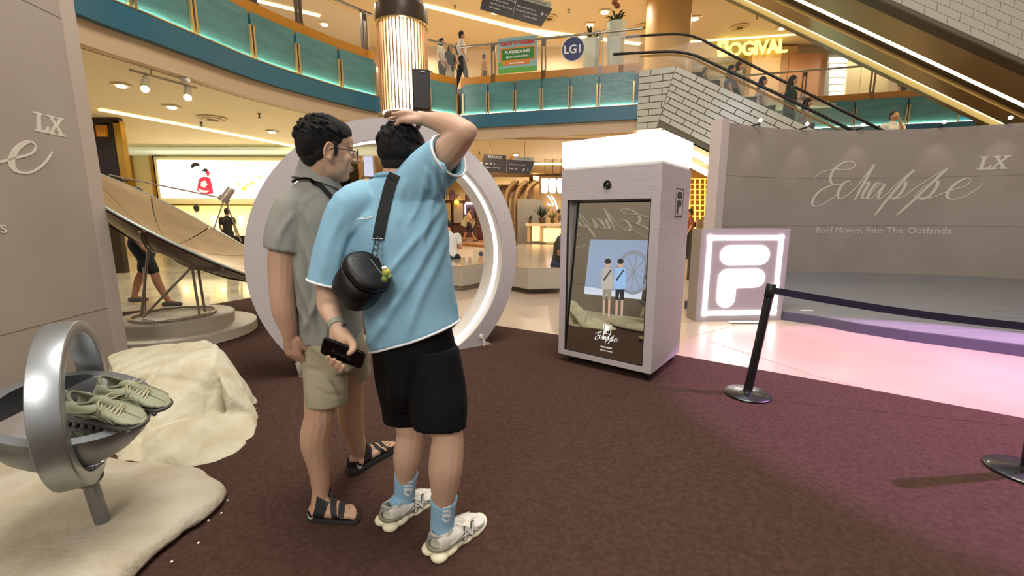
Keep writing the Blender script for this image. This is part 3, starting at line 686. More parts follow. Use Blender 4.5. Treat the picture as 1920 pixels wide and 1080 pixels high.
for a in ((377, 229, 3.63, 'small dark sprinkler head below the round vent over the dish'), (486, 213, 3.63, 'small dark sprinkler head left of the tall man\'s hair'), (899, 284, 3.63, 'small sprinkler head left of the terrace sign'), (1057, 291, 3.63, 'small sprinkler head near the booth light box'),
    (853, 10, 8.58, 'sprinkler head on the upper ceiling near the column'), (1067, 18, 8.58, 'sprinkler head right of the top hanging sign'), (1420, 30, 8.58, 'sprinkler head near the escalator soffit')): sprinkler(*a)

# glowing slatted column
cc = D(756, 110, 11.9); cc.z = 0; cr = .62
col = thing('slatted_column', 'round column wrapped in glowing white vertical slats under a dark cap', 'column', cc)
MB().cyl(cc, cr * .88, 8.6, 40).build('shaft', mat('column_brown', '6b4a38', .5), col, smooth=True)
z0, z1 = D(756, 204, 11.3).z, D(756, 32, 11.3).z
MB().lathe([(cr * .93, z0), (cr * .93, z1)], 48, Matrix.Translation(cc)).build('light_core', m_lite, col, smooth=True)
m_brass = mat('brass_fin', 'a8835c', .3, metal=.6)
for i in range(44):
    a = 2 * PI * i / 44; p = cc + Vector((math.cos(a), math.sin(a), 0)) * cr * .98; p.z = (z0 + z1) / 2
    MB().box(p, (.055, .034, z1 - z0), Matrix.Rotation(a, 3, 'Z')).build('fin', m_brass, col)
MB().lathe([(cr * 1.05, z1), (cr * 1.07, z1 + .02), (cr * 1.07, z1 + .42), (cr * .9, z1 + .44)], 48, Matrix.Translation(cc)).build('cap', mat('cap_dark', '4a3d30', .35, metal=.3), col, smooth=True)
MB().lathe([(cr * .99, z1 - .03), (cr * 1.09, z1 - .02), (cr * 1.09, z1 + .02), (cr * .99, z1 + .03)], 48, Matrix.Translation(cc)).build('cap_lip', m_gold, col, smooth=True)
sk = thing('hanging_speaker', 'black box speaker mounted on the glowing column', 'speaker', D(790, 200, 11.1))
p = D(790, 170, 11.1); MB().box(p, (.42, .3, .90), Matrix.Rotation(.25, 3, 'Z')).build('speaker_case', mat('speaker_brown', '1d130c', .5), sk, bevel=.02)
MB().box(p + Vector((0, .2, .48)), (.5, .06, .05)).build('bracket', m_brass, sk); MB().box(p + Vector((.08, -.152, .38)), (.10, .03, .018), Matrix.Rotation(.25, 3, 'Z')).build('badge', m_white, sk)
cp_ = D(1252, 60, 15.6); cp_.z = 5.14
c2 = thing('round_column', 'plain round amber column on the upper floor behind the escalator top', 'column', cp_)
MB().cyl(cp_, .72, 3.46, 40).build('shaft', mat('amber_column', 'c79a55', .5), c2, smooth=True); MB().cyl(cp_, .78, .25, 40).build('column_foot', m_gold, c2, smooth=True)

# ---------------------------------------------------------------- tiled escalator going down
E0 = Vector((3.36, 12.0, 0)); ed = Vector((.908, -.418, 0)).normalized(); en_ = Vector((.418, .908, 0)).normalized()
def EPt(s, z, off=0): return E0 + ed * s + en_ * off + Vector((0, 0, z))
def EP(px, py, off=0):
    d = ray(px, py); o = Vector((0, 0, H)); k_ = (E0 + en_ * off - o).dot(en_) / d.dot(en_); q_ = o + d * k_; return ((q_ - E0).dot(ed), q_.z)
sF, zF = EP(1268, 123); _, zBt = EP(1255, 238); sl = math.tan(math.radians(30)); LEN = 6.5
s_0 = EP(1200, 180)[0] - .05
esc = thing('down_escalator', 'escalator with black handrails and white tiled side running down behind the backdrop', 'escalator', EPt(sF, zBt))
bh = zF - zBt
body = MB(); out_ = [(s_0, zF), (sF, zF), (sF + LEN, zF - LEN * sl), (sF + LEN, zF - LEN * sl - bh), (sF - .27, zBt), (s_0, zBt)]
EF = Matrix(((ed.x, 0, -en_.x, E0.x), (ed.y, 0, -en_.y, E0.y), (0, 1, 0, 0), (0, 0, 0, 1)))
def eplate(poly, o0, o1): return MB().plate(poly, EF @ Matrix.Translation((0, 0, -max(o0, o1))), abs(o1 - o0))
m_tile = mat('white_tile', 'c3c0ac', .22); m_grout = mat('tile_grout', '6e6753', .7)
eplate(out_, .03, 1.5).build('escalator_body', m_grout, esc)
def clip(poly, a, b, c):                                 # keep a*x+b*y<=c
    o = []
    for i in range(len(poly)):
        p, q = poly[i], poly[(i + 1) % len(poly)]; dp, dq = a * p[0] + b * p[1] - c, a * q[0] + b * q[1] - c
        if dp <= 0: o.append(p)
        if (dp < 0 < dq) or (dq < 0 < dp): t = dp / (dp - dq); o.append((p[0] + (q[0] - p[0]) * t, p[1] + (q[1] - p[1]) * t))
    return o
th = bh / 9; tl = .62; ta_ = math.radians(15)
mx, mz = math.cos(ta_), -math.sin(ta_)                     # mitre line through (sF,zF); points to its left satisfy mx*(s-sF)+mz... 
def tiles(rows, org, dx, dzv, region, s_range, n0):
    k_ = 0
    for r in range(rows):
        for c_ in range(s_range[0], s_range[1]):
            x0 = (c_ + (.5 if r % 2 else 0)) * tl; g_ = .011
            rect = [(x0 + g_, -r * th - g_), (x0 + tl - g_, -r * th - g_), (x0 + tl - g_, -(r + 1) * th + g_), (x0 + g_, -(r + 1) * th + g_)]
            P_ = [(org[0] + u_ * dx[0] + v_ * dzv[0], org[1] + u_ * dx[1] + v_ * dzv[1]) for u_, v_ in rect]
            for pl_ in region: P_ = clip(P_, *pl_)
            if len(P_) > 2:
                eplate(P_, 0, .03).build('tile', m_tile, esc, fixn=False); k_ += 1
    return k_
mc = mx * sF - math.sin(ta_) * zF
Lp = (mx, -math.sin(ta_), mc - .008); Rp = (-mx, math.sin(ta_), -mc - .008)
tiles(9, (sF, zF), (1, 0), (0, 1), [Lp, (-1, 0, -s_0)], (-4, 2), 0)
c30, s30 = math.cos(PI / 6), math.sin(PI / 6)
nrow = 8; th_o = th; th = bh * c30 / 9
tiles(9, (sF, zF), (c30, -s30), (s30, c30), [Rp, (1, 0, sF + 4.4)], (-3, 9), 0)
th = th_o
eplate([(s_0, zBt - .10), (sF - .29, zBt - .10), (sF - .27, zBt), (s_0, zBt)], .12, .3).build('under_light', m_warm2, esc)
for k_, mm_ in ((0, m_gold), (.12, m_warm2), (.30, m_gold), (.42, m_warm2)):
    eplate([(sF - .29, zBt - k_ - .12), (sF + LEN, zBt - k_ - .12 - (LEN + .29) * sl), (sF + LEN, zBt - k_ - (LEN + .29) * sl), (sF - .29, zBt - k_)], .10 + k_ * .5, .6 + k_ * .5).build('under_light' if mm_ is m_warm2 else 'under_trim', mm_, esc)
def esc_rail(pts, off, name):
    P_ = []
    for a in pts: s, z = EP(a[0], a[1], off); P_.append(EPt(s, z, off))
    P_ = smooth_path(P_, 4); MB().tube(P_, .035, 8).build(name, m_black, esc, smooth=True)
    g_ = MB().grid([[p, p - Vector((0, 0, .95))] for p in P_]); g_.build('balustrade_glass', m_rail_glass, esc, fixn=False, solid=.01)
esc_rail([(1150, 102), (1200, 99), (1262, 97), (1300, 103), (1330, 116), (1460, 177), (1600, 246)], .12, 'near_handrail')
esc_rail([(1150, 72), (1220, 66), (1275, 64), (1310, 72), (1350, 92), (1500, 168), (1670, 252)], 1.25, 'far_handrail')
P_ = [EPt(*EP(a[0], a[1], .1), .1) for a in ((1200, 106), (1262, 103), (1300, 110), (1330, 125), (1590, 252))]
MB().tube(smooth_path(P_, 3), .025, 6).build('side_trim', m_gold, esc, smooth=True)
for k_ in range(12):
    s = sF + .2 + k_ * .42; MB().add([EPt(s, zF - .15 - k_ * .42 * sl, o_) for o_ in (.25, 1.2)] + [EPt(s + .42, zF - .15 - k_ * .42 * sl, o_) for o_ in (1.2, .25)] + [EPt(s + .42, zF - .15 - (k_ + 1) * .42 * sl, o_) for o_ in (.25, 1.2)], [(0, 1, 2, 3), (3, 2, 5, 4)]).build('step', mat('step_grey', '5b564c', .4, metal=.4), esc, fixn=False)

# ---------------------------------------------------------------- rising escalator soffit, top right
PRt, PLt = D(1843, 232, 11.0), D(1365, 0, 13.0)
run = (PLt - PRt); rh = Vector((run.x, run.y, 0)).normalized(); pc = Vector((rh.y, -rh.x, 0))
if pc.y > 0: pc = -pc
PR2 = PRt - run * .5; PL2 = PLt + run * .6
best = None
for i in range(20, 90):
    w_ = i * .05; a_ = PRt + pc * w_; d_ = a_ - Vector((0, 0, H)); dd = run.normalized()
    # where does the near edge cross column x=1920
    for j_ in range(0, 200):
        q_ = PR2 + pc * w_ + run * (j_ * .012); f_ = q_.y * CP - (q_.z - H) * SP; x = 960 + 800 * q_.x / f_
        if x < 1920: break
    y = 540 - 800 * (q_.y * SP + (q_.z - H) * CP) / f_
    if best is None or abs(y - 116) < best[0]: best = (abs(y - 116), w_)
WS = best[1]
m_soff = mat('soffit_bronze', 'a08c62', .3, metal=.5); m_soffd = mat('soffit_groove', '4a4030', .5)
up_e = thing('rising_escalator', 'underside of the rising escalators with two glowing strips, top right', 'escalator', PRt)
def lane(f0, f1, dz, t_, m, name):
    a, b = f0 * WS, f1 * WS; vs = []
    for P_ in (PR2, PL2):
        for o_ in (a, b):
            for z_ in (dz, dz + t_): vs.append(P_ + pc * o_ + Vector((0, 0, z_)))
    MB().add(vs, [(0, 1, 3, 2), (4, 6, 7, 5), (0, 4, 5, 1), (2, 3, 7, 6), (0, 2, 6, 4), (1, 5, 7, 3)]).build(name, m, up_e)
lane(0, .07, -.04, .3, mat('soffit_edge', '7b7454', .4), 'soffit_edge'); lane(.07, .16, .1, .1, m_warm2, 'light_strip'); lane(.16, .36, .0, .2, m_soff, 'soffit_panel'); lane(.36, .44, .1, .1, m_soffd, 'groove')
lane(.44, .56, .1, .1, m_warm2, 'light_strip'); lane(.56, .88, .0, .2, m_soff, 'soffit_panel'); lane(.88, 1.0, -.03, .25, m_soffd, 'soffit_edge'); lane(1.0, 1.02, -.05, 3.2, m_grout, 'side_wall')
rl = run.normalized(); cntt = 0
rlen = math.hypot(run.x, run.y); 
for r in range(15):
    for c_ in range(-12, 24):
        s = (c_ + (.5 if r % 2 else 0)) * .38; h0 = .02 + r * .15
        o_ = PRt + pc * (WS * 1.02 + .0)
        vs = []
        for dz in (0, .142):
            for ds in (0, .371):
                q_ = o_ + rh * (s + ds) + Vector((0, 0, (s + ds) * run.z / rlen + h0 + dz))
                vs += [q_, q_ + pc * .025]
        f_ = vs[0].y * CP - (vs[0].z - H) * SP; x = 960 + 800 * vs[0].x / f_; y = 540 - 800 * (vs[0].y * SP + (vs[0].z - H) * CP) / f_
        if x < 1500 or x > 2050 or y < -90: continue
        MB().add(vs, [(0, 1, 3, 2), (4, 6, 7, 5), (0, 4, 5, 1), (2, 3, 7, 6), (0, 2, 6, 4), (1, 5, 7, 3)]).build('tile', m_tile, up_e, fixn=False)

# far balcony beyond the escalator
pf = [G(1330, 147, ZR), G(1640, 122, ZR), G(1840, 106, ZR)]
for p in pf: p.z = 0
pf = [p - Vector((0, .2, 0)) for p in pf]
sx_f = [sAt(pf, x, ZT) for x in (1330, 1420, 1510, 1600, 1700, 1800)]
balcony(pf, 'far teal balcony front seen between the two escalators', list(zip(sx_f, sx_f[1:])), [sAt(pf, x, ZR) for x in (1515, 1647)])
# upper shop fronts
ogp = D(1345, 104, 19.7); sg = thing('shop_sign', 'glowing yellow shop name sign on the upper floor', 'sign', ogp)
m_ysign = mat('yellow_sign', 'fff3a0', .5, emit='f4ec70', es=1.3)
text('OGIVAL', .72, frame(D(1364, 106, 19.2), (1, 0, .07), (0, 0, 1)), m_ysign, sg, align='LEFT', ext=.04, space=.92, bold=.015)
EM = frame(D(1345, 107, 19.2), (1, 0, .07)); MB().plate(rrect(0, 0, .42, .62, .08), EM, .06).build('sign_emblem', m_ysign, sg)
text('S', .4, EM @ Matrix.Translation((.21, .16, .07)), m_gold, sg)
uw = bpy.data.objects['wall_upper']
def wp(px, py, Y=19.9): return D(px, py, Y)
def wbox(x0, y0, x1, y1, Y, t_, name, m, parent=None, **k):
    a, b = D(x0, y0, Y), D(x1, y1, Y); c_ = (a + b) / 2
    return MB().box(c_ + Vector((0, t_ / 2, 0)), (abs(b.x - a.x), t_, abs(b.z - a.z))).build(name, m, parent, **k)
wbox(1412, 90, 1452, 236, 19.4, .5, 'pier', mat('pier', 'cfa877', .5), uw); wbox(1452, 86, 1482, 236, 19.6, .3, 'pier', mat('pier2', 'b89064', .5), uw)
wbox(1300, 108, 1412, 236, 19.8, .1, 'marble_panel', mat('marble_panel', 'a89678', .3, col2='6f5c42', nscale=1.4, stretch=(1, 1, 3)), uw)
wbox(1482, 100, 1552, 240, 19.5, .1, 'display_bay', mat('display_bay', 'b07e55', .4), uw)
ss = thing('lit_shelf_wall', 'bright white lit shelves seen above the far balcony', 'shelves', wp(1572, 200, 19.3))
for k_ in range(7): wbox(1557, 108 + k_ * 13, 1590, 117 + k_ * 13, 19.3, .06, 'shelf_light', m_liteS, ss)
wbox(1553, 100, 1594, 205, 19.36, .2, 'shelf_back', mat('shelf_back', '8d8878', .5), ss)
for k_ in range(5): wbox(1594 + k_ * 13, 100, 1605 + k_ * 13, 210, 19.2 + .08 * (k_ % 2), .1, 'curtain_fold', mat('curtain', 'c9b688', .7), uw)
for k_ in range(8): wbox(560 + k_ * 20 - 240, 60, 570 + k_ * 20 - 240, 240, 19.7, .1, 'pier', _M['pier2'], uw)
# floor badge and playground poster on the rail glass
def onR(px, py, off=-.02):
    a, b = PR[0], PR[1]; d_ = (b - a).normalized(); n_ = Vector((-d_.y, d_.x, 0)); o = Vector((0, 0, H)); r_ = ray(px, py); k_ = (a + n_ * (.2 + off) - o).dot(n_) / r_.dot(n_); return o + r_ * k_
dR = (PR[1] - PR[0]).normalized()
bc = onR(1074.5, 92); FB = frame(bc, dR)
bg = thing('floor_badge', 'round navy floor badge with white letters on the balcony glass', 'sign', bc)
MB().plate(circ((0, 0), .325, 40), FB, .01).build('badge_rim', m_white, bg); MB().plate(circ((0, 0), .30, 40), FB @ Matrix.Translation((0, 0, .01)), .004).build('badge_disc', mat('navy', '1f2a5c', .4), bg)
text('LG1', .30, FB @ Matrix.Translation((0, -.105, .015)), m_white, bg, bold=.006)
po = thing('playground_poster', 'colourful playground poster stuck to the balcony glass', 'poster', onR(970, 137))
FP = frame(onR(934, 139), dR); pw_ = (onR(1007, 132) - onR(934, 139)).length; ph_ = onR(934, 73).z - onR(934, 139).z
def pp(x0, y0, x1, y1, m, k_, name='poster_block', r=.02): MB().plate(rrect(x0 * pw_, y0 * ph_, x1 * pw_, y1 * ph_, r, 3), FP @ Matrix.Translation((0, 0, .003 * k_)), .002).build(name, m, po)
m_sky = mat('poster_sky', '8fb4b4', .5); m_gr = mat('poster_green', '2e7d32', .5); m_gr2 = mat('poster_grass', '64a844', .5); m_rd = mat('poster_red', 'c6352b', .5); m_or = mat('poster_orange', 'd9822b', .5)
pp(0, 0, 1, 1, m_sky, 0, 'poster_sheet'); pp(0.0, 0, 1, .15, m_gr2, 1); pp(.06, .33, .95, .72, m_or, 1); pp(.10, .37, .91, .68, m_gr, 2, 'poster_board'); pp(.12, .22, .82, .33, m_or, 2)
MB().plate(circ((.06 * pw_, .26 * ph_), .07), FP @ Matrix.Translation((0, 0, .009)), .002).build('poster_bush', m_gr2, po)
text("LEO'S VOYAGER", .135, FP @ Matrix.Translation((pw_ / 2, ph_ * .79, .006)), m_rd, po, bold=.009, sx=1.0)
text('PLAYGROUND', .11, FP @ Matrix.Translation((pw_ / 2, ph_ * .55, .009)), m_white, po, bold=.004); text('@ LEO (MARRAKESH)', .068, FP @ Matrix.Translation((pw_ / 2, ph_ * .43, .009)), m_white, po, bold=.002)
pp(.30, .255, .66, .285, m_white, 4, 'poster_line', .004)
# planters on the upper floor
def planter(px, pyb, pyt, Y, kind, label):
    b = D(px, pyb, Y); b.z = 5.14; top_z = D(px, pyt, Y).z; t = thing('planter', label, 'potted plant', b); r = .27
    MB().lathe([(r * .72, 0), (r, (top_z - 5.14)), (r * .9, top_z - 5.14), (r * .85, top_z - 5.2)], 10, Matrix.Translation(b)).build('pot', mat('pot_white', 'c8ccb4', .4), t)
    tp_ = Vector((b.x, b.y, top_z - .05)); rnd = random.Random(px)
    mlf = mat('leaf_dark', '2c3d1c', .45)
    for k_ in range(22):
        a = rnd.random() * 6.28; L_ = rnd.uniform(.35, .6); e = rnd.uniform(.5, 1.3); d_ = Vector((math.cos(a) * math.cos(e), math.sin(a) * math.cos(e), math.sin(e))); s_ = d_.cross(Vector((0, 0, 1))).normalized() * .035
        dr = Vector((0, 0, -.18 if kind else -.05)); m1 = tp_ + d_ * L_ * .6; m2 = tp_ + d_ * L_ + dr
        MB().add([tp_, m1 + s_, m2, m1 - s_, m1 + Vector((0, 0, .02))], [(0, 1, 4), (1, 2, 4), (2, 3, 4), (3, 0, 4)]).build('leaf', mlf, t, fixn=False)
    if kind:
        for k_ in range(3): MB().ell(tp_ + Vector((rnd.uniform(-.15, .15), 0, .5 + .08 * k_)), (.09, .09, .07), n=8, m=5).build('flower', mat('flower', '8c4a24', .6), t, smooth='all')
planter(1107, 130, 76, 13.2, 0, 'white fluted planter with spiky leaves behind the balcony glass'); planter(1153, 126, 44, 13.0, 1, 'tall white planter with orange flowers at the balcony corner')
# hanging direction signs
m_sgn = mat('sign_dark', '33241a', .4); m_hang = mat('hanger', '8a8070', .4)
def hang_sign(cpx, cpy, Y, wd, ht, rot, label, lines, capt, zc, tilt=0):
    c_ = D(cpx, cpy, Y); t = thing('hanging_sign', label, 'sign', c_); R_ = Vector((math.cos(rot), math.sin(rot), tilt)); M = frame(c_, R_, (0, 0, 1)); M = M @ Matrix.Translation((-wd / 2, -ht / 2, 0))
    MB().plate([(0, 0), (wd - .35 * ht, 0), (wd, ht), (0, ht)], M @ Matrix.Translation((0, 0, -.06)), .06).build('sign_board', m_sgn, t)
    if capt: MB().plate([(wd * .02, ht), (wd * .45, ht), (wd * .45, ht * 1.3), (wd * .02, ht * 1.3)], M @ Matrix.Translation((0, 0, -.06)), .06).build('title_board', m_sgn, t); text(capt, ht * .26, M @ Matrix.Translation((wd * .235, ht * 1.04, .002)), m_cream, t)
    MB().plate([(wd * .5, ht * 1.02), (wd * .97, ht * 1.02), (wd * .97, ht * 1.3), (wd * .5, ht * 1.3)], M @ Matrix.Translation((0, 0, -.05)), .02).build('event_board', mat('event_board', 'b9b29e', .5), t)
    text("LEO'S VOYAGER", ht * .13, M @ Matrix.Translation((wd * .78, ht * 1.1, -.028)), m_sgn, t); MB().plate(circ((wd * .55, ht * 1.18), ht * .16, 12), M @ Matrix.Translation((0, 0, -.028)), .004).build('event_patch', m_or, t)
    for (x, y, s_, sz) in lines: text(s_, sz * ht, M @ Matrix.Translation((wd * x, ht * y, .002)), m_white, t, align='LEFT')
    MB().plate([(wd * .47, ht * .12), (wd * .474, ht * .12), (wd * .474, ht * .9), (wd * .47, ht * .9)], M, .003).build('divider', m_white, t)
    for x in (.15, .8):
        a = M @ Vector((wd * x, ht, -.03)); MB().tube([a, Vector((a.x, a.y, zc))], .012, 6).build('hanger_rod', m_hang, t)
hang_sign(953, 312, 13.6, 1.62, .40, .0, 'dark hanging direction sign with terrace title above the lower hall', [(.06, .55, 'wc  lift  p', .2), (.06, .3, 'Lobby A  /  East wing', .13), (.52, .62, 'Sundry shops  level LG', .13), (.52, .3, 'Food  hall', .16), (.78, .2, 'P  ^', .3)], 'TERRACE', 3.64, -.06)
hang_sign(968, 16, 12.7, 1.9, .50, .0, 'dark hanging direction sign at the top edge of the picture', [(.03, .55, '<', .3), (.12, .78, 'Shop Media / Lobby Lounge', .12), (.12, .58, 'Foot Menara Chiller', .12), (.12, .38, 'Data Money  Metro Gate', .12), (.12, .18, 'Mini Centre', .12), (.5, .62, 'Subway Resort Hotel', .12), (.5, .42, 'Subway Pyramid Towers', .12), (.62, .22, 'Bus Main Office', .12), (.86, .45, 'P ^', .3)], None, 8.6, -.26)
# track spots and camera below the left balcony
tk = thing('track_spotlights', 'white ceiling track with two lit spot heads above the satellite dish', 'track light', G(300, 150, 3.5))
a, b = G(243, 131, 3.55), G(368, 165, 3.55); MB().bar(a, b, .04, .03).build('track_bar', mat('track_cream', 'a89c80', .4), tk); MB().tube([a.lerp(b, .3), a.lerp(b, .3) + Vector((0, 0, .09))], .01, 6).build('track_hanger', _M['track_cream'], tk)
for px, py, f_ in ((272, 168, .22), (352, 184, .85)):
    q_ = G(px, py, 3.28); tp_ = a.lerp(b, f_); dd = (q_ - tp_).normalized()
    h_ = MB().tube([tp_, tp_ + dd * .06, tp_ + dd * .08, q_ - dd * .02], [.02, .02, .045, .06], 14).build('spot_head', _M['track_cream'], tk, smooth=True); MB().ell(q_ - dd * .01, (.05, .05, .05), n=12, m=8).build('bulb', mat('bulb_warm', 'ffffff', .5, emit='ffd9b0', es=14), h_, smooth='all')
s_c = sAt(pathL, 366, ZS); q_, d_c = at(pathL, s_c); q_ = q_ + Vector((-d_c.y, d_c.x, 0)) * .22; q_.z = 3.645
cmr = thing('security_camera', 'small white dome security camera under the curved balcony', 'camera', q_)
MB().lathe([(.07, 0), (.075, -.03), (.06, -.05)], 16, Matrix.Translation(q_)).build('mount', m_white, cmr, smooth=True); MB().tube([q_ + Vector((-.02, -.02, -.06)), q_ + Vector((.1, -.06, -.05))], .035, 12).build('camera_barrel', m_white, cmr, smooth=True)
# ================================================================ LOWER HALL BACKGROUND
def zb(mb, x0, y0, x1, y1, Y, t_):
    a, b = D(x0, y0, Y), D(x1, y1, Y); c_ = (a + b) / 2
    return mb.box(c_ + Vector((0, t_ / 2, 0)), (abs(b.x - a.x), t_, abs(b.z - a.z)))
# ---- jewellery shop on the left
m_shop = mat('shop_cream', 'efe0b0', .5); m_shopl = mat('shop_glow', 'fff4c8', .5, emit='fff0b8', es=.6); m_dark = mat('shop_dark', '2a2018', .4); m_brass2 = mat('shop_brass', 'b59040', .3, metal=.7)
shop = thing('jewellery_shop', 'cream jewellery shop front with pale stepped ceiling behind the satellite dish', 'shop front', D(380, 495, 14.0)); shop.location.z = 0; W[shop] = Matrix.Translation(shop.location)
a = MB(); zb(a, 160, 283, 640, 478, 15.6, .2); a.build('back_wall', m_shop, shop)
for x in (243, 300, 306): a = MB(); zb(a, x, 288, x + 3, 470, 15.5, .06); a.build('wall_seam', m_brass2, shop)
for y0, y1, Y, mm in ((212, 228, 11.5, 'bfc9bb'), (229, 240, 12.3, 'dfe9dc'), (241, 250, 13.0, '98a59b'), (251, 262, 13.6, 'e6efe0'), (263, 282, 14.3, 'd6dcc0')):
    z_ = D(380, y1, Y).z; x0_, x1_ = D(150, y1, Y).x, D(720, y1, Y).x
    MB().box(((x0_ + x1_) / 2, Y + .6, z_ + .05), (x1_ - x0_, 1.2, .1)).build('ceiling_step', mat('step_' + mm, mm, .5, emit=mm, es=.25), shop)  # steps are no lamps: ceiling brightness is put in as a weak glow
cn = MB(); zb(cn, 318, 428, 640, 442, 14.2, .8); cn.build('counter_glass', m_shopl, shop)
cn = MB(); zb(cn, 318, 442, 640, 492, 14.1, 1.0); cn.build('counter_front', m_dark, shop); cn = MB(); zb(cn, 200, 492, 640, 508, 13.4, 2.2); cn.build('plinth', mat('plinth_green', 'a9a68a', .3), shop)
cn = MB(); zb(cn, 318, 374, 640, 384, 15.3, .2); cn.build('dark_beam', m_dark, shop)
cn = MB(); zb(cn, 318, 386, 640, 426, 15.4, .1); cn.build('glowing_niche', mat('niche_glow', 'fff2b0', .5, emit='ffe28c', es=.5), shop)
for k_ in range(12): cn = MB(); zb(cn, 326 + k_ * 24, 404, 334 + k_ * 24, 424, 15.2, .1); cn.build('display_bust', mat('bust_glow', 'fffbe0', .5, emit='fff6d0', es=1.6), shop)  # busts glow by material, the light falling on them painted in
lb = thing('wedding_lightbox', 'large white lightbox with a picture of a couple, one in red, above the jewellery shop', 'light box', D(420, 372, 15.2))
LB = frame(D(303, 371, 15.2), (1, 0, -.008)); lw_, lh_ = (D(600, 371, 15.2) - D(303, 371, 15.2)).length, D(305, 300, 15.2).z - D(303, 371, 15.2).z
MB().plate([(-.12, -.2), (lw_, -.2), (lw_, lh_ + .12), (-.12, lh_ + .12)], LB @ Matrix.Translation((0, 0, -.12)), .1).build('lightbox_frame', m_shop, lb)
MB().plate([(0, 0), (lw_, 0), (lw_, lh_), (0, lh_)], LB, .02).build('light_panel', mat('lightbox_white', 'ffffff', .5, emit='fffdf8', es=1.0), lb)
def lq(px, py): q = D(px, py, 15.2); return ((q.x - LB.translation.x), (q.z - LB.translation.z))
def lbp(P, m, k_=1): MB().plate([lq(*p) for p in P], LB @ Matrix.Translation((0, 0, .02 + .004 * k_)), .003).build('picture_shape', m, lb)
m_red = mat('dress_red', 'd02438', .5, emit='d8304a', es=.5); m_hair = mat('picture_hair', '3a3034', .5); m_pk = mat('picture_pink', 'f0b8bc', .5, emit='f0b8bc', es=.6); m_yel = mat('picture_yellow', 'd8cc50', .5, emit='e0d45c', es=.6)
lbp([(358, 309), (364, 304), (374, 306), (375, 311), (366, 311), (360, 316)], m_hair); lbp([(378, 320), (384, 315), (391, 317), (393, 326), (389, 330), (386, 322)], m_hair); lbp([(389, 318), (394, 323), (392, 330), (388, 327)], m_red, 2)
lbp([(373, 336), (380, 331), (390, 331), (395, 334), (399, 350), (401, 362), (390, 364), (378, 362), (370, 356)], m_red); lbp([(378, 340), (386, 338), (390, 346), (384, 352), (377, 348)], m_pk, 2); lbp([(372, 352), (380, 356), (394, 357), (388, 361), (376, 360)], m_pk, 2)
for x, y, r in ((458, 352, 5), (474, 342, 4), (448, 344, 3), (486, 330, 2.5), (465, 346, 3)): lbp(el(x, y, r, r, 8), m_yel)
for i, px in enumerate((227, 262, 300, 318, 340, 362, 384, 404, 424, 458, 495, 520)):
    c_ = D(px, 281, 14.7); t = thing('shop_spotlight', ('leftmost', 'second', 'third', 'fourth', 'fifth', 'sixth', 'seventh', 'eighth', 'ninth', 'tenth', 'eleventh', 'last')[i] + ' small bright shop spotlight from the left above the wedding lightbox', 'spotlight', c_, group='spotlights in a row above the wedding lightbox')
    MB().lathe([(.07, 0), (.075, -.09), (.06, -.1)], 12, Matrix.Translation(c_ + Vector((0, 0, .08)))).build('lamp_can', m_shop, t, smooth=True); MB().lathe([(.06, 0), (.055, -.03), (.01, -.035)], 12, Matrix.Translation(c_ + Vector((0, 0, -.02)))).build('lamp', m_lite, t)
dk = thing('dark_doorway', 'tall dark door frame with brass edge next to the left grey wall', 'door frame', G(212, 520))
for nm_, q_, mm in (('door_leaf', (170, 232, 232, 340), mat('door_navy', '1f1c26', .3)), ('door_jamb', (205, 215, 222, 336), m_dark), ('brass_edge', (224, 226, 227, 336), m_brass2), ('lintel', (165, 218, 222, 230), m_dark), ('lower_leaf', (170, 336, 236, 515), m_dark)):
    a = MB(); zb(a, *q_, 10.4 if nm_ != 'door_leaf' else 10.55, .12); a.build(nm_, mm, dk)
pp_ = MB(); zb(pp_, 178, 234, 200, 256, 10.3, .05); pp_.build('orange_panel', m_orange, dk)
# gold frames seen between the two heads
gf = thing('gold_shop_window', 'dark shop window with gold frame seen between the two heads', 'shop window', D(690, 470, 17))
for nm_, q_, mm in (('window_dark', (640, 290, 676, 480), m_dark), ('gold_post', (676, 270, 681, 480), m_gold), ('lit_screen', (681, 290, 702, 330), mat('screen_blue', 'b8c0dc', .5, emit='b4c0e4', es=.6)), ('gold_post', (702, 270, 708, 480), m_gold), ('gold_head', (660, 264, 708, 270), m_warm2), ('grey_step', (681, 330, 695, 420), mat('step_grey2', '9c9488', .5)), ('gold_strip', (654, 300, 656, 400), m_gold), ('dark_side', (480, 330, 660, 500), m_dark)):
    a = MB(); zb(a, *q_, 17, .3); a.build(nm_, mm, gf)
# ---- arched cafe front, canopy kiosk
m_arch = mat('arch_stone', 'd8c096', .6); m_archd = mat('arch_dark', '5c3c26', .5); m_wood = mat('wood_deck', 'b07c4a', .4, col2='8f5f35', nscale=2, stretch=(1, 6, 1))
af = thing('arched_shop_front', 'stone shop front with pointed arches seen through the ring', 'shop front', D(880, 440, 26.5)); af.location.z = 0; W[af] = Matrix.Translation(af.location)
a = MB(); zb(a, 700, 337, 1020, 380, 26.5, .4); a.build('upper_band', m_arch, af)
def arch_poly(x0, x1, yb, yt, pointed=True):
    P_ = [(x0, yb)]; n = 8
    for i in range(n + 1):
        t = i / n; x = x0 + (x1 - x0) * t; h_ = (1 - abs(2 * t - 1) ** 1.8) if pointed else math.sqrt(max(0, 1 - (2 * t - 1) ** 2)); P_.append((x, yb + (yt - yb) * (.35 + .65 * h_)))
    return P_ + [(x1, yb)]
AF = frame(D(960, 404, 26.4), (1, 0, 0))
def aq(px, py, Y=26.4): q = D(px, py, Y); o = D(960, 404, Y); return (q.x - o.x, q.z - o.z)
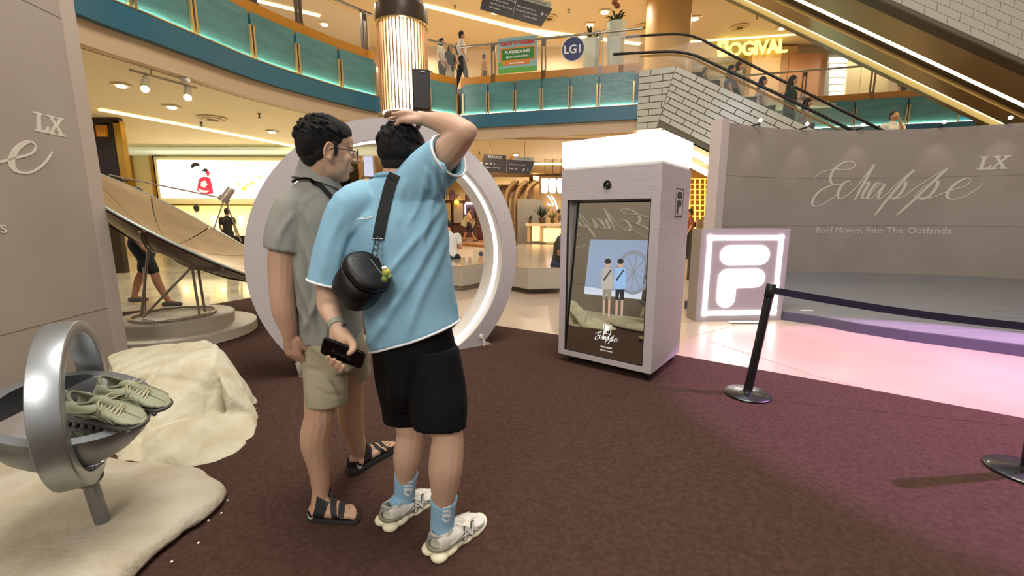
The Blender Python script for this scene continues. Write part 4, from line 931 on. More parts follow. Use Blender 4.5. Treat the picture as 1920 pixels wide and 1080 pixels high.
for x0, x1, yb, yt, mm in ((822, 835, 376, 360, m_archd), (842, 855, 376, 356, mat('arch_violet', '7a5570', .5)), (872, 886, 376, 354, m_archd), (936, 950, 366, 344, m_archd)):
    MB().plate([aq(*p) for p in arch_poly(x0, x1, yb, yt)], AF, .06).build('arch_opening', mm, af)
    for q0, q1 in ((x0 - 3, x0), (x1, x1 + 3)): MB().plate([aq(q0, 376), aq(q1, 376), aq(q1, (yb + yt) / 2), aq(q0, (yb + yt) / 2)], AF, .14).build('arch_jamb', m_arch, af)
for x0, y0, x1, y1, mm, nm_ in ((700, 376, 930, 380, m_archd, 'cornice'), (815, 381, 846, 448, mat('easel_beige', 'bfa680', .6), 'beige_hoarding'), (846, 381, 848, 450, m_archd, 'dark_post'), (850, 381, 868, 418, mat('poster_print', 'b8a294', .5), 'window_poster'), (848, 381, 872, 440, m_archd, 'window'), (871, 380, 890, 442, mat('entry_purple', '5a3a54', .5), 'entry'), (893, 381, 925, 440, m_archd, 'window'), (895, 384, 901, 404, m_liteS, 'lit_panel'), (873, 380, 886, 383, m_lite, 'lit_head'), (871, 383, 873, 402, m_liteS, 'lit_side')):
    a = MB(); zb(a, x0, y0, x1, y1, 26.3 if nm_ in ('lit_panel', 'lit_head', 'lit_side', 'window_poster', 'beige_hoarding') else 26.45, .08); a.build(nm_, mm, af)
wl_ = thing('wall_lantern', 'yellow wall lantern glowing on the arched shop front', 'lamp', D(859, 379, 26)); MB().ell(D(856, 379, 26), (.14, .14, .14), n=12, m=8).build('globe', mat('lantern_yellow', 'ffd850', .5, emit='ffc832', es=5), wl_, smooth='all'); MB().tube([D(856, 376, 26), D(856, 368, 26), D(860, 364, 26.2)], .03, 6).build('arm', m_archd, wl_)
dkp = [G(846, 460), G(905, 464), G(960, 458), G(1000, 446), Vector((1.5, 25.9, 0)), Vector((-4.2, 25.9, 0))]
tag(MB().prism([(p.x, p.y) for p in dkp], .0, .12).build('wood_deck', m_wood), 'raised curved wooden deck in front of the arched shop', 'deck')
kk = thing('canopy_kiosk', 'dark kiosk with curved stone canopy ribs under the terrace sign', 'kiosk', D(960, 452, 21)); kk.location.z = 0; W[kk] = Matrix.Translation(kk.location)
a = MB(); zb(a, 925, 332, 992, 346, 20.6, 1.2); a.build('canopy', m_arch, kk)
for px in (948, 967, 985):
    P_ = [D(px, 452, 20.5), D(px - 1, 385, 20.5), D(px + 2, 362, 20.5), D(px + 9, 349, 20.5), D(px + 20, 340, 20.5)]
    MB().tube(smooth_path(P_, 4), .09, 8).build('canopy_rib', mat('rib_stone', '8a6d48', .5), kk, smooth=True); MB().tube([p + Vector((.12, .1, 0)) for p in smooth_path(P_, 4)], .07, 8).build('rib_painted_shade', m_archd, kk, smooth=True)  # second dark tube per rib is added as the rib's shade
for q_ in ((949, 372, 966, 398), (949, 400, 966, 424), (949, 426, 966, 450), (936, 400, 946, 440)): a = MB(); zb(a, *q_, 20.8, .1); a.build('door_panel', mat('panel_taupe', 'a98d68', .5), kk)
a = MB(); zb(a, 940, 345, 1000, 452, 21.2, .1); a.build('kiosk_wall', mat('kiosk_wall', '9a7a52', .5), kk)
gp = MB(); gp.plate([(0, 0), (1.35, 0), (1.35, 1.5), (1.2, 2.0), (.9, 2.15), (0, 2.15)], frame(Vector((D(970, 452, 20.3).x, 20.3, 0)), (1, 0, 0)), .12); tag(gp.build('grey_screen_wall', mat('screen_grey', '7b7672', .5)), 'grey partition panel with rounded top beside the glowing counter', 'partition')
# glowing reception counter and things on it
ct = thing('reception_counter', 'glowing cream reception counter with lit front panels', 'counter', D(1020, 455, 19.0)); ct.location.z = 0; W[ct] = Matrix.Translation(ct.location)
m_ctl = mat('counter_glow', 'ffe6a8', .5, emit='ffd890', es=.75); m_ct = mat('counter_wood', 'c9a878', .4)
a = MB(); zb(a, 986, 419, 1110, 424, 18.6, 1.2); a.build('counter_top', mat('counter_top', 'dcc6a4', .3), ct)
for q_ in ((989, 424, 995, 453), (997, 424, 1012, 452), (1013, 424, 1019, 453), (1020, 428, 1052, 454), (1053, 424, 1110, 454)): a = MB(); zb(a, *q_, 18.7, .3); a.build('front_panel', m_ctl if q_[0] in (1020, 997) else m_ct, ct)
a = MB(); zb(a, 995, 424, 997, 453, 18.65, .2); a.build('dark_reveal', m_archd, ct)
bw_ = MB(); zb(bw_, 1000, 330, 1320, 452, 24, .2); bw_.build('shop_back_wall', mat('cafe_wall', 'e0bd90', .5), ct)
for x in (1010, 1047, 1063): a = MB(); zb(a, x, 330, x + 6, 440, 23.8, .2); a.build('wall_pier', m_arch, ct)
for i, px in enumerate((1021, 1036, 1051, 1064)):
    c_ = D(px, 362, 17.5); t = thing('white_lantern', ('first', 'second', 'third', 'fourth')[i] + ' white glowing pendant lantern from the left, beside the booth', 'lamp', c_)
    MB().lathe([(.09, 0), (.13, .1), (.15, .5), (.12, .56)], 12, Matrix.Translation(c_)).build('shade', mat('lantern_white', 'ffffff', .5, emit='fff6e8', es=4), t, smooth=True); MB().tube([c_ + Vector((0, 0, .55)), Vector((c_.x, c_.y, 3.62))], .012, 6).build('cord', m_archd, t)
for k_, pts in enumerate((((1027, 367), (1034, 376), (1037, 386)), ((1033, 366), (1041, 378), (1045, 393)), ((1026, 382), (1030, 384), (1033, 386)))):
    P_ = [D(x, y, 23.6) for x, y in pts]; tag(MB().tube(smooth_path(P_, 3), .04, 6).build('neon_curve', m_liteS, smooth=True), ('inner white neon curve', 'outer white neon curve', 'short white neon curve')[k_] + ' on the cafe wall above the counter', 'neon light')
def bush(px, pyb, Y, h_, label, colr='2f3a1e', n=26):
    b = D(px, pyb, Y); t = thing('potted_plant', label, 'potted plant', b); rnd = random.Random(px)
    MB().lathe([(h_ * .14, 0), (h_ * .18, h_ * .3)], 10, Matrix.Translation(b)).build('pot', m_archd, t)
    o = b + Vector((0, 0, h_ * .28)); mb = MB()
    for k_ in range(n):
        a = rnd.random() * 6.28; e = rnd.uniform(.3, 1.5); L_ = h_ * rnd.uniform(.45, .8); d_ = Vector((math.cos(a) * math.cos(e), math.sin(a) * math.cos(e), math.sin(e))); s_ = d_.cross(Vector((0, 0, 1))).normalized() * h_ * .07
        m1 = o + d_ * L_ * .5; mb.add([o, m1 + s_, o + d_ * L_, m1 - s_], [(0, 1, 2), (0, 2, 3)])
    mb.build('foliage', mat('bush_' + colr, colr, .5), t, fixn=False, kind='stuff')
bush(1016, 419, 18.8, .85, 'tall dark potted plant with red pot on the left of the counter', '2d3a22'); bush(1036, 419, 18.8, .62, 'spiky yellow-green potted plant on the counter', '6e6a2c'); bush(994, 419, 18.7, .42, 'small dark plant at the left end of the counter', '20241a')
# gold lattice wall and reception at right of the booth
gl = thing('gold_lattice_wall', 'glowing gold lattice wall seen between booth and right backdrop', 'lattice wall', D(1318, 415, 17)); gl.location.z = 0; W[gl] = Matrix.Translation(gl.location)
a = MB(); zb(a, 1285, 334, 1345, 416, 17.0, .1); a.build('glowing_back', mat('lattice_glow', 'ffd070', .5, emit='ffc050', es=1.6), gl)
m_lat = mat('lattice_gold', 'c88a30', .4)
for r in range(8):
    for c_ in range(6):
        a = MB(); x0, y0 = 1286 + c_ * 9.6, 336 + r * 10; zb(a, x0, y0, x0 + 5.4, y0 + 8.2, 16.9, .06); a.build('lattice_block', m_lat, gl)
a = MB(); zb(a, 1285, 321, 1345, 334, 16.8, .3); a.build('top_beam', mat('lattice_beam', 'e0a860', .5), gl); a = MB(); zb(a, 1285, 416, 1345, 470, 16.8, .3); a.build('base_wall', m_dark, gl)
a = MB(); zb(a, 1270, 427, 1345, 432, 14.5, .6); a.build('desk_top', m_ctl, gl); a = MB(); zb(a, 1270, 432, 1345, 500, 14.6, .5); a.build('desk_front', m_black, gl)
tag(MB().box(D(1314, 420, 14.4), (.26, .12, .32)).build('paper_bag', mat('bag_taupe', 'a08c74', .6), bevel=.01), 'taupe paper bag standing on the reception desk', 'bag')
# benches
m_bench = mat('bench_grey', '9a8f80', .22); m_bench2 = mat('bench_side', 'ada292', .35); m_bt = mat('bench_top', 'b09a80', .12)
def bench(tx, label):
    P_ = [G(x, y, .47) for x, y in tx]; ct_ = sum(P_, Vector()) / len(P_); t = thing('bench', label, 'bench', (ct_.x, ct_.y, 0))
    MB().prism([(p.x, p.y) for p in P_], .10, .46).build('bench_body', m_bench2, t, bevel=.01); MB().prism([(p.x, p.y) for p in P_], .46, .475).build('seat_top', m_bt, t)
    Q = [p.lerp(ct_, .14) for p in P_]; MB().prism([(p.x, p.y) for p in Q], .0, .11).build('plinth', m_bench, t)
bench([(790, 495), (865, 500), (910, 494), (905, 484), (800, 480)], 'low grey bench under the seated man in the white shirt')
bench([(940, 497), (990, 504), (1050, 503), (1068, 484), (1066, 460), (972, 458)], 'low faceted grey bench between ring and booth')
pbd = thing('leaning_picture', 'picture board of a dark-haired man leaning on the grey bench', 'picture', D(900, 492, 8.6))
M_ = frame(D(886, 494, 8.6), (1, .0, 0), (0, .25, 1)); MB().plate([(0, 0), (.32, 0), (.30, .27), (.03, .27)], M_, .02).build('board', mat('board_beige', 'c9b488', .6), pbd); MB().plate(circ((.17, .19), .05, 14), M_ @ Matrix.Translation((0, 0, .02)), .003).build('picture_hair', m_hair, pbd); MB().plate([(.10, .02), (.22, .04), (.20, .14), (.13, .12)], M_ @ Matrix.Translation((0, 0, .02)), .003).build('picture_face', mat('picture_skin', 'c08a60', .6), pbd)
tri = thing('tripod', 'thin black tripod in front of the beige hoarding', 'tripod', D(826, 446, 22)); MB().tube([D(824, 394, 22), D(825, 422, 22)], .04, 8).build('pole', m_black, tri); MB().box(D(824, 393, 22), (.2, .1, .05)).build('head', m_black, tri)
for x in (814, 825, 837): MB().tube([D(825, 422, 22), D(x, 446, 22 + (0 if x != 825 else .5))], .025, 6).build('leg', m_black, tri)
tag(MB().box(D(822, 449, 21.8), (.5, .4, .35)).build('orange_crate', mat('crate_orange', 'b8521c', .6), bevel=.03), 'orange box under the thin tripod', 'box')
for i, (px, pyb, wd, ht, lab) in enumerate(((904, 443, .55, .75, 'dark red suitcase nearest the ring liner'), (914, 442, .5, .7, 'dark red suitcase behind the other one'))):
    c_ = D(px, pyb, 23.2 + i * .5); c_.z = .12; t = thing('suitcase', lab, 'suitcase', c_); MB().box(c_ + Vector((0, 0, ht / 2)), (wd, .3, ht)).build('shell', mat('suitcase_red', '6e2c24', .4), t, bevel=.05); MB().tube([c_ + Vector((-.12, 0, ht)), c_ + Vector((-.12, 0, ht + .3)), c_ + Vector((.12, 0, ht + .3)), c_ + Vector((.12, 0, ht))], .015, 6).build('handle', m_dark, t)
bb_ = MB().ell(D(904, 404, 23.3), (.2, .15, .2), n=12, m=8); tag(bb_.build('cream_backpack', mat('cream_bag', 'c9bd98', .6), smooth='all'), 'cream bag lying on top of the red suitcases', 'bag')
tag(MB().box(D(1298, 520, 9.2), (.12, .3, 1.9)).build('black_banner_stand', m_black), 'tall black stand seen between booth and glowing logo sign', 'stand')
# ================================================================ ROCKS AND SHOE DISPLAY
m_rock = mat('rock_plaster', 'c9c2aa', .85, col2='b7ad8e', nscale=5, bump=.55, bscale=38)
m_slab = mat('slab_plaster', 'b5ab98', .88, col2='a3987f', nscale=4, bump=.8, bscale=42)
def hullmb(pts):
    bm = bmesh.new()
    for p in pts: bm.verts.new(p)
    r = bmesh.ops.convex_hull(bm, input=bm.verts[:]); 
    for v in [v for v in bm.verts if not v.link_faces]: bm.verts.remove(v)
    bm.verts.index_update(); mb = MB(); mb.add([v.co.copy() for v in bm.verts], [[v.index for v in f.verts] for f in bm.faces]); bm.free(); return mb
def rock(name, hulls, m, label, vox=.014, amp=.012, seed=0, it=3):
    mb = MB()
    for h_ in hulls: q = hullmb(h_); mb.add(q.V, q.F)
    me = remesh(mb, vox, it)
    def fn(co, no):
        out = np.empty(len(co))
        for i, c in enumerate(co):
            v = Vector(c) + Vector((seed, 0, 0)); vd = mnoise.voronoi(v * 2.6 + Vector((.3, 0, 0)) * mnoise.noise(v * 4))[0]; out[i] = amp * (mnoise.noise(v * 3.2) * 1.6 + mnoise.noise(v * 9) * .6 + mnoise.noise(v * 26) * .22) - 1.1 * amp * math.exp(-((vd[1] - vd[0]) / .10) ** 2)
        return out
    displace(me, fn)
    return tag(place(me, name, m, None, 'all'), label, 'rock')
def pd(*a): return [D(x, y, Y) for x, y, Y in a]
# boulder behind the shoes : an upper block and a lower block with a crease between
top = pd((200, 668, 3.15), (232, 655, 3.25), (330, 647, 3.3), (385, 636, 3.25), (406, 642, 3.15), (418, 662, 3.1), (452, 708, 3.0), (458, 770, 2.85), (430, 790, 2.75), (350, 775, 2.6), (262, 800, 2.55), (215, 860, 2.5), (200, 800, 2.6), (205, 700, 2.85), (300, 700, 2.75), (400, 690, 2.8)) + [G(230, 850), G(440, 790) + Vector((.0, .3, 0)), G(210, 800) + Vector((-.2, .4, 0)), Vector((-3.1, 3.3, 0))]
low = pd((262, 815, 2.45), (300, 800, 2.45), (352, 782, 2.5), (410, 790, 2.6), (470, 775, 2.75), (486, 800, 2.72), (476, 820, 2.68), (300, 830, 2.3)) + [G(262, 878), G(350, 884), G(400, 872), G(445, 850), G(478, 818), G(440, 800) + Vector((0, .3, 0)), G(262, 820)]
mid = pd((205, 800, 2.6), (240, 790, 2.5), (262, 830, 2.42), (258, 860, 2.4)) + [G(215, 872), G(262, 876), G(235, 850) + Vector((0, .3, 0)), G(200, 830)]
lft = pd((-60, 700, 2.9), (60, 690, 3.0), (200, 690, 3.0), (230, 700, 2.9), (210, 780, 2.6), (100, 780, 2.5)) + [G(-60, 830), G(220, 830), Vector((-3.15, 2.9, 0)), Vector((-3.1, 2.2, 0))]
sh_r_ = pd((418, 668, 3.05), (452, 708, 2.95), (462, 765, 2.8), (425, 775, 2.66), (408, 700, 2.78), (430, 740, 2.68)) + [G(470, 800) + Vector((0, .12, 0)), G(420, 810) + Vector((0, .2, 0))]
fac = pd((300, 672, 3.0), (395, 668, 2.92), (402, 720, 2.74), (330, 745, 2.60), (285, 735, 2.62), (262, 690, 2.84), (355, 765, 2.56)) + [Vector((-2.2, 3.0, .1)), Vector((-1.9, 3.0, .1))]
rock('plaster_boulder', [top, low, mid, sh_r_], m_rock, 'big cream faceted boulder behind the displayed shoes', amp=.009, seed=3, it=2)
# low rocks continuing along the wall outside the frame to the left (seen in the booth screen)
R2 = [Vector(p) for p in ((-3.0, 2.5, 0), (-2.3, 2.35, 0), (-2.2, 1.9, 0), (-2.9, 1.5, 0), (-2.95, 2.3, .42), (-2.5, 2.2, .40), (-2.45, 1.9, .3), (-2.9, 1.7, .36))]
R3 = [Vector(p) for p in ((-2.9, 1.2, 0), (-2.0, 1.0, 0), (-2.0, .2, 0), (-2.75, -.3, 0), (-2.85, 1.0, .9), (-2.4, .95, 1.0), (-2.3, .4, .95), (-2.7, .0, .8))]
R4 = [Vector(p) for p in ((-2.75, -.5, 0), (-2.0, -.4, 0), (-2.0, -1.3, 0), (-2.7, -1.4, 0), (-2.65, -.6, .72), (-2.3, -.6, .75), (-2.2, -1.1, .7), (-2.6, -1.2, .7))]
rock('plaster_boulder', [R3], m_rock, 'cream boulder mirrored on the left half of the booth screen', seed=9, vox=.04); rock('plaster_boulder', [R4], m_rock, 'low cream boulder mirrored at the left edge of the booth screen', seed=19, vox=.04)
# slab : low mound, traced outline on the carpet
ol = [(-220, 830), (0, 818), (60, 822), (130, 838), (205, 872), (245, 880), (300, 884), (340, 890), (383, 896), (395, 908), (418, 920), (427, 936), (414, 958), (372, 992), (345, 1008), (330, 1024), (300, 1048), (268, 1080), (230, 1130), (150, 1230), (-100, 1300), (-400, 1150)]
OLp = [G(x, y, 0) for x, y in ol]; OLp = smooth_path(OLp + [OLp[0]], 4)[:-1]; n_ = len(OLp); cS = Vector((-1.95, 1.55, 0))
for i, p in enumerate(OLp): 
    w_ = (mnoise.noise(p * 6) * .02); OLp[i] = p + (p - cS).normalized() * w_
pole_b = G(196, 978, .10)
rings = []
for rr, hh in ((1.0, .009), (1.0, .035), (.985, .06), (.96, .074), (.9, .085), (.8, .098), (.68, .112), (.55, .125), (.42, .135), (.3, .14), (.18, .142), (.07, .142), (.01, .142)):
    R_ = []
    for p in OLp:
        q = cS.lerp(p, rr); h_ = hh
        if rr < .97: h_ += .022 * mnoise.noise(q * 2.4) + .007 * mnoise.noise(q * 9)
        dd = (Vector((q.x, q.y)) - Vector((pole_b.x, pole_b.y))).length; h_ -= .03 * math.exp(-(dd / .14) ** 2) if rr < .97 else 0
        R_.append((q.x, q.y, max(h_, .009)))
    rings.append(R_)
slab = MB(); slab.loft(rings); so = slab.build('plaster_slab', m_slab, None, smooth='all', sub=1); tag(so, 'flat cream plaster rock slab holding the metal shoe display pole', 'rock')

# ---- metal hoop and bowl stand
m_silver = mat('brushed_silver', 'a9aeb0', .38, metal=.92, bump=.03, bscale=200); m_silverd = mat('silver_inner', '8d9093', .38, metal=.85); m_chrome = mat('chrome', 'd5d8dc', .08, metal=1)
hc = D(168, 751, 1.62); hcn = Vector((-.55, .835, 0)).normalized(); hn = Vector((.835, .55, 0)).normalized()
disp = thing('shoe_display_stand', 'silver hoop and half bowl display stand on a pole in the plaster slab', 'display stand', (pole_b.x, pole_b.y, .1))
def hoop(r, off): return [hc + hcn * (r * math.cos(a)) + Vector((0, 0, r * math.sin(a))) + hn * off for a in [2 * PI * i / 96 for i in range(96)]]
RO = D(150, 612, 1.62).z - hc.z; RO = (D(150, 611, 1.62).z - D(170, 896, 1.62).z) / 2
ra, rb_, rc_, rd_ = hoop(RO, .0), hoop(RO, -.088), hoop(RO - .052, -.088), hoop(RO - .052, .0)
MB().loft([[a, b, c_, d_] for a, b, c_, d_ in zip(ra, rb_, rc_, rd_)], cap=False, closed=True).build('hoop', m_silver, disp, smooth=True, bevel=.004)
bot = hc - Vector((0, 0, RO)) - hn * .044
pt = bot + Vector((0, 0, .01)); MB().tube([pole_b - Vector((0, 0, .05)), pt], .026, 24).build('pole', m_silverd, disp, smooth=True)
MB().tube([bot - Vector((0, 0, .004)), bot + (pole_b - bot).normalized() * .03], [.05, .03], 20).build('pole_collar', m_silverd, disp, smooth=True)
MB().tube([pole_b + Vector((.0, .0, -.03)) + Vector((.034 * math.cos(a), .034 * math.sin(a), 0)) for a in [2 * PI * i / 24 for i in range(24)]], .006, 6, closed=True).build('hole_rim', mat('hole_dark', '3a352c', .8), disp)
# bowl : spherical shell around the hoop centre, cut by a tilted plane
bcn = hc - hn * .045 + Vector((.0, .0, -.005)); RB = RO - .075
bn = Vector((.33, -.10, 1)).normalized(); e1 = bn.cross(Vector((0, 1, 0))).normalized(); e2 = bn.cross(e1)
def bowlring(R_, lat, n=72): return [bcn + bn * (R_ * math.sin(lat)) + (e1 * math.cos(a) + e2 * math.sin(a)) * (R_ * math.cos(lat)) for a in [2 * PI * i / n for i in range(n)]]
prof = [(RB, math.radians(l)) for l in (0, -4, -10, -22, -35, -48, -62, -76, -88)] 
inn_ = [(RB - .035, math.radians(l)) for l in (-88, -70, -50, -30, -12, -5, 0)]
outb = [bowlring(R_, l) for R_, l in prof][::-1] + [bowlring(RB - .035, math.radians(.6))] + [bowlring(R_, l) for R_, l in inn_[::-1]][1:]
MB().loft(outb).build('bowl', m_silverd, disp, smooth=40)
trc = bcn - bn * .004 + e1 * 0
eR = (Vector((1, 0, 0)) - bn * bn.x).normalized(); eF = bn.cross(eR); ch = 2.05
tray = MB(); tray.loft([[trc + bn * z_ + (eR * math.cos(a) + eF * math.sin(a)) * (RB - .037) for a in [-ch + 2 * ch * i / 63 for i in range(64)]] for z_ in (-.012, 0)]); tray.build('tray', m_chrome, disp, smooth=True)
MB().ell(bot + Vector((.0, 0, .055)) + hn * .03, (.03, .03, .022), n=16, m=10).build('fixing_bolt', m_chrome, disp, smooth='all')
TRAY = (trc, bn)

# ---- generic trainer
def shoe(t, M, L=.29, wd=.105, up='92957a', sole='4c4a42', lace='b3ad8c', trim='70735a', collar=True, pods=None, sc=1.0, panels=(), zs=1.0):
    """local frame M: x right, y toe, z up; heel at y=0"""
    M = M @ Matrix.Diagonal((1, 1, zs, 1))
    mu, ms, ml, mt = mat('shoe_upper_' + up, up, .6, bump=.3, bscale=120), mat('shoe_sole_' + sole, sole, .6), mat('shoe_lace_' + lace, lace, .7), mat('shoe_trim_' + trim, trim, .55)
    st = [(.0, .32, .33 if pods else .27), (.06, .40, .37 if pods else .32), (.15, .44, .34 if pods else .30), (.26, .45, .31 if pods else .265), (.36, .46, .30 if pods else .275), (.46, .45, .265), (.56, .48, .225), (.68, .50, .185), (.80, .48, .155), (.90, .40, .13), (.97, .24, .10), (1.0, .08, .07)]
    gapf = (lambda y: .42 if y < .27 else max(0, .42 * (1 - (y - .27) / .10))) if pods else lambda y: .62 if .03 < y < .30 else (.34 if y <= .03 else max(0, .62 * (1 - (y - .30) / .12)) if y < .42 else 0)
    rows = []; ns = 24
    z_s = .10
    for y, hw, hh in st:
        g = gapf(y); a0 = PI / 2 + g; a1 = PI / 2 - g + 2 * PI; r_ = []
        for k_ in range(ns + 1):
            a = a0 + (a1 - a0) * k_ / ns; cx_, sz = math.cos(a), math.sin(a)
            px_ = (abs(cx_) ** .8) * (1 if cx_ > 0 else -1) * hw * wd; mz = (z_s + hh) / 2; pz = mz + (hh - z_s) / 2 * (abs(sz) ** .75) * (1 if sz > 0 else -1)
            bend = -.012 * math.sin(PI * min(1, y / .9)); r_.append(M @ Vector((px_ + bend * 0, y * L * .96 + .005, pz * L)))
        rows.append(r_)
    MB().grid(rows).build('upper', mu, t, smooth='all', solid=.006, sub=1)
    # insole, the shade inside the shoe put into its dark colour
    MB().prism([(p[0], p[1]) for p in circ((0, 0), 1, 12)], 0, 1)
    ins = MB()
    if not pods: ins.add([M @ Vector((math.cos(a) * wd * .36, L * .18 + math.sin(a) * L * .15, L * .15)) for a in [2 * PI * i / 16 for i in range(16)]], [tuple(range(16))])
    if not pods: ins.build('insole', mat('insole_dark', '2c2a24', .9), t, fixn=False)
    # sole
    so_ = []
    for y, hw, zt_, zb_ in ((-.02, .20, .13, .05), (.0, .36, .145, .01), (.08, .47, .14, .0), (.25, .47, .12, .0), (.42, .45, .11, .008), (.6, .52, .10, .0), (.75, .55, .095, .0), (.88, .50, .095, .012), (.97, .34, .10, .035), (1.02, .12, .11, .06)):
        so_.append([M @ Vector((sx__ * hw * wd, y * L, z__ * L)) for sx__, z__ in ((-1, zt_), (-1.04, (zt_ + zb_) / 2), (-.92, zb_), (0, zb_), (.92, zb_), (1.04, (zt_ + zb_) / 2), (1, zt_), (0, zt_))])
    sol = MB().loft(so_).build('sole', ms, t, smooth='all', sub=1)
    if pods:
        for (y, x, rx, ry, rz, z) in pods: MB().ell(M @ Vector((x * wd, y * L, z * L)), (rx * wd, ry * L, rz * L), M.to_3x3(), 16, 10).build('sole_pod', mat('pod_' + pods_col, pods_col, .5), t, smooth='all')
    else:
        for k_ in range(9):
            for sg in (-1, 1): MB().ell(M @ Vector((sg * .48 * wd, (.12 + k_ * .095) * L, .03 * L)), (.07 * wd, .035 * L, .03 * L), M.to_3x3(), 8, 6).build('tread_lug', ms, sol, smooth='all')
    # collar roll
    cl_ = []
    for k_ in range(17):
        f_ = k_ / 16 * 2 * PI; y = .165 + .165 * math.cos(f_); z = (.325 if pods else .285) + (.045 * math.cos(f_) ** 2 if math.cos(f_) < 0 else .0) - .025 * (1 - abs(math.cos(f_))); cl_.append(M @ Vector((math.sin(f_) * wd * (.27 + .05 * (1 - abs(math.cos(f_)))), y * L, z * L)))
    MB().tube(cl_[:-1], .007, 8, closed=True).build('collar', mt, t, smooth='all')
    MB().chain([M @ Vector((0, .32 * L, .27 * L)), M @ Vector((0, .42 * L, .285 * L)), M @ Vector((0, .6 * L, .215 * L))], [.018, .02, .014], 10).build('tongue', mu, t, smooth='all')
    lc = MB()
    for k_ in range(6):
        y = .38 + k_ * .052; z = .288 - .042 * (k_ * .052 / .26) * 1.55 - .0; w_ = .24 + .01 * k_
        lc.tube([M @ Vector((sg * w_ * wd, y * L, (z - .03) * L)) if abs(sg) == 1 else M @ Vector((sg * w_ * wd, (y + .02 * sg) * L, (z + .012) * L)) for sg in (-1, -.5, 0, .5, 1)], .0035, 6)
        lc.tube([M @ Vector((-w_ * wd, y * L, (z - .03) * L)), M @ Vector((0, (y + .03) * L, (z + .008) * L)), M @ Vector((w_ * wd, (y + .05) * L, (z - .045) * L))], .0035, 6)
    for sg in (-1, 1): lc.tube(smooth_path([M @ Vector((0, .40 * L, .30 * L)), M @ Vector((sg * .3 * wd, .43 * L, .33 * L)), M @ Vector((sg * .48 * wd, .50 * L, .28 * L)), M @ Vector((sg * .2 * wd, .46 * L, .275 * L))], 4), .003, 6)
    lc.tube(smooth_path([M @ Vector((0, .40 * L, .30 * L)), M @ Vector((.4 * wd, .5 * L, .26 * L)), M @ Vector((.5 * wd, .56 * L, .17 * L))], 4), .003, 6)
    lc.build('laces', ml, t, smooth=True)
    # side overlays following the upper surface
    def side(sg, pts, m, name='side_panel', t_=.003):
        for r__ in (pts,):
            P_ = []
            for y, z in r__:
                i = max(k for k in range(len(st)) if st[k][0] <= y); j = min(i + 1, len(st) - 1); f_ = 0 if i == j else (y - st[i][0]) / (st[j][0] - st[i][0])
                hw = st[i][1] + (st[j][1] - st[i][1]) * f_; hh = st[i][2] + (st[j][2] - st[i][2]) * f_; mz = (z_s + hh) / 2; q = max(-1, min(1, (z - mz) / ((hh - z_s) / 2))); s_ = abs(q) ** (1 / .75); cx_ = math.sqrt(max(0, 1 - s_ * s_)) ** .8
                P_.append(Vector((sg * (hw * wd * cx_ + .0045), y * L * .96 + .005, z * L)))
            for a_, b_ in zip(P_, P_[1:]): pass
            MB().tube(smooth_path([M @ p for p in P_], 4), .005, 6).build(name, m, t, smooth='all')
    for sg in (-1, 1):
        side(sg, [(.02, .17), (.2, .19), (.38, .22), (.44, .24)], mt); side(sg, [(.16, .14), (.3, .19), (.5, .17), (.62, .12)], mt); side(sg, [(.3, .13), (.45, .17), (.6, .19), (.7, .16)], mt); side(sg, [(.62, .19), (.74, .15), (.88, .125)], mt); side(sg, [(.55, .21), (.66, .15), (.72, .12)], mt)
    return side
pods_col = 'ece4c4'
def shoe_frame(heel, toe, up=(0, 0, 1)):
    y = (V3(toe) - V3(heel)).normalized(); u = V3(up); x = y.cross(u).normalized(); z = x.cross(y); o = V3(heel)
    return Matrix(((x.x, y.x, z.x, o.x), (x.y, y.y, z.y, o.y), (x.z, y.z, z.z, o.z), (0, 0, 0, 1)))
def ontray(px, py):
    d = ray(px, py); o = Vector((0, 0, H)); k_ = (trc - o).dot(bn) / d.dot(bn); return o + d * k_
h1, t1_ = ontray(128, 778), ontray(262, 798)
vec = (t1_ - h1).normalized(); per = bn.cross(vec).normalized()
if per.y < 0: per = -per
for k_, lab in ((0, 'olive green trainer nearer the camera on the silver bowl stand'), (1, 'olive green trainer farther from the camera on the silver bowl stand')):
    hh_ = h1 + per * (.125 * k_) + vec * (-.0 + .02 * k_) ; t = thing('trainer', lab, 'shoe', hh_)
    shoe(t, shoe_frame(hh_ - bn * .004, hh_ + vec * .28 - bn * .004, bn), L=.262, wd=.108, zs=1.22)
# ================================================================ THE TWO MEN
from mathutils.bvhtree import BVHTree
m_skin = mat('skin', 'c9a58c', .55, sss=.12, col2='c39d83', nscale=6, bump=.12, bscale=160); m_skin2 = mat('skin_tan', 'c09a80', .55, sss=.12, col2='b99176', nscale=6, bump=.12, bscale=160)
m_hairb = mat('black_hair', '040303', .55, spec=.3, bump=.8, bscale=130, stretch=(3, 3, .6)); m_fade = mat('short_hair', '1d1713', .9)
m_blue = mat('light_blue_jersey', '8bb8ce', .85, bump=.25, bscale=420, spec=.2); m_trim = mat('white_trim', 'e8eaea', .7)
m_grey = mat('grey_green_shirt', '93938a', .8, bump=.25, bscale=380, spec=.2); m_khaki = mat('khaki_cotton', 'a39a7f', .85, bump=.25, bscale=300); m_blk = mat('black_jersey', '0a0a0b', .85, bump=.2, bscale=300, spec=.2)
m_bag = mat('black_leather', '060607', .42, spec=.35, bump=.12, bscale=300); m_web = mat('black_webbing', '161617', .75, bump=.4, bscale=500)
def V(px, py, Y): return D(px, py, Y)
def oring(c, r, f, a, b, n=36, pw=1.0, tilt=None):        # ellipse ring; r right axis, f front axis
    out = []
    for k_ in range(n):
        q = 2 * PI * k_ / n; cs, sn = math.cos(q), math.sin(q)
        p = c + r * (a * math.copysign(abs(cs) ** pw, cs)) + f * (b * math.copysign(abs(sn) ** pw, sn))
        if tilt: p = p + Vector((0, 0, tilt[0] * cs + tilt[1] * sn))
        out.append(p)
    return out
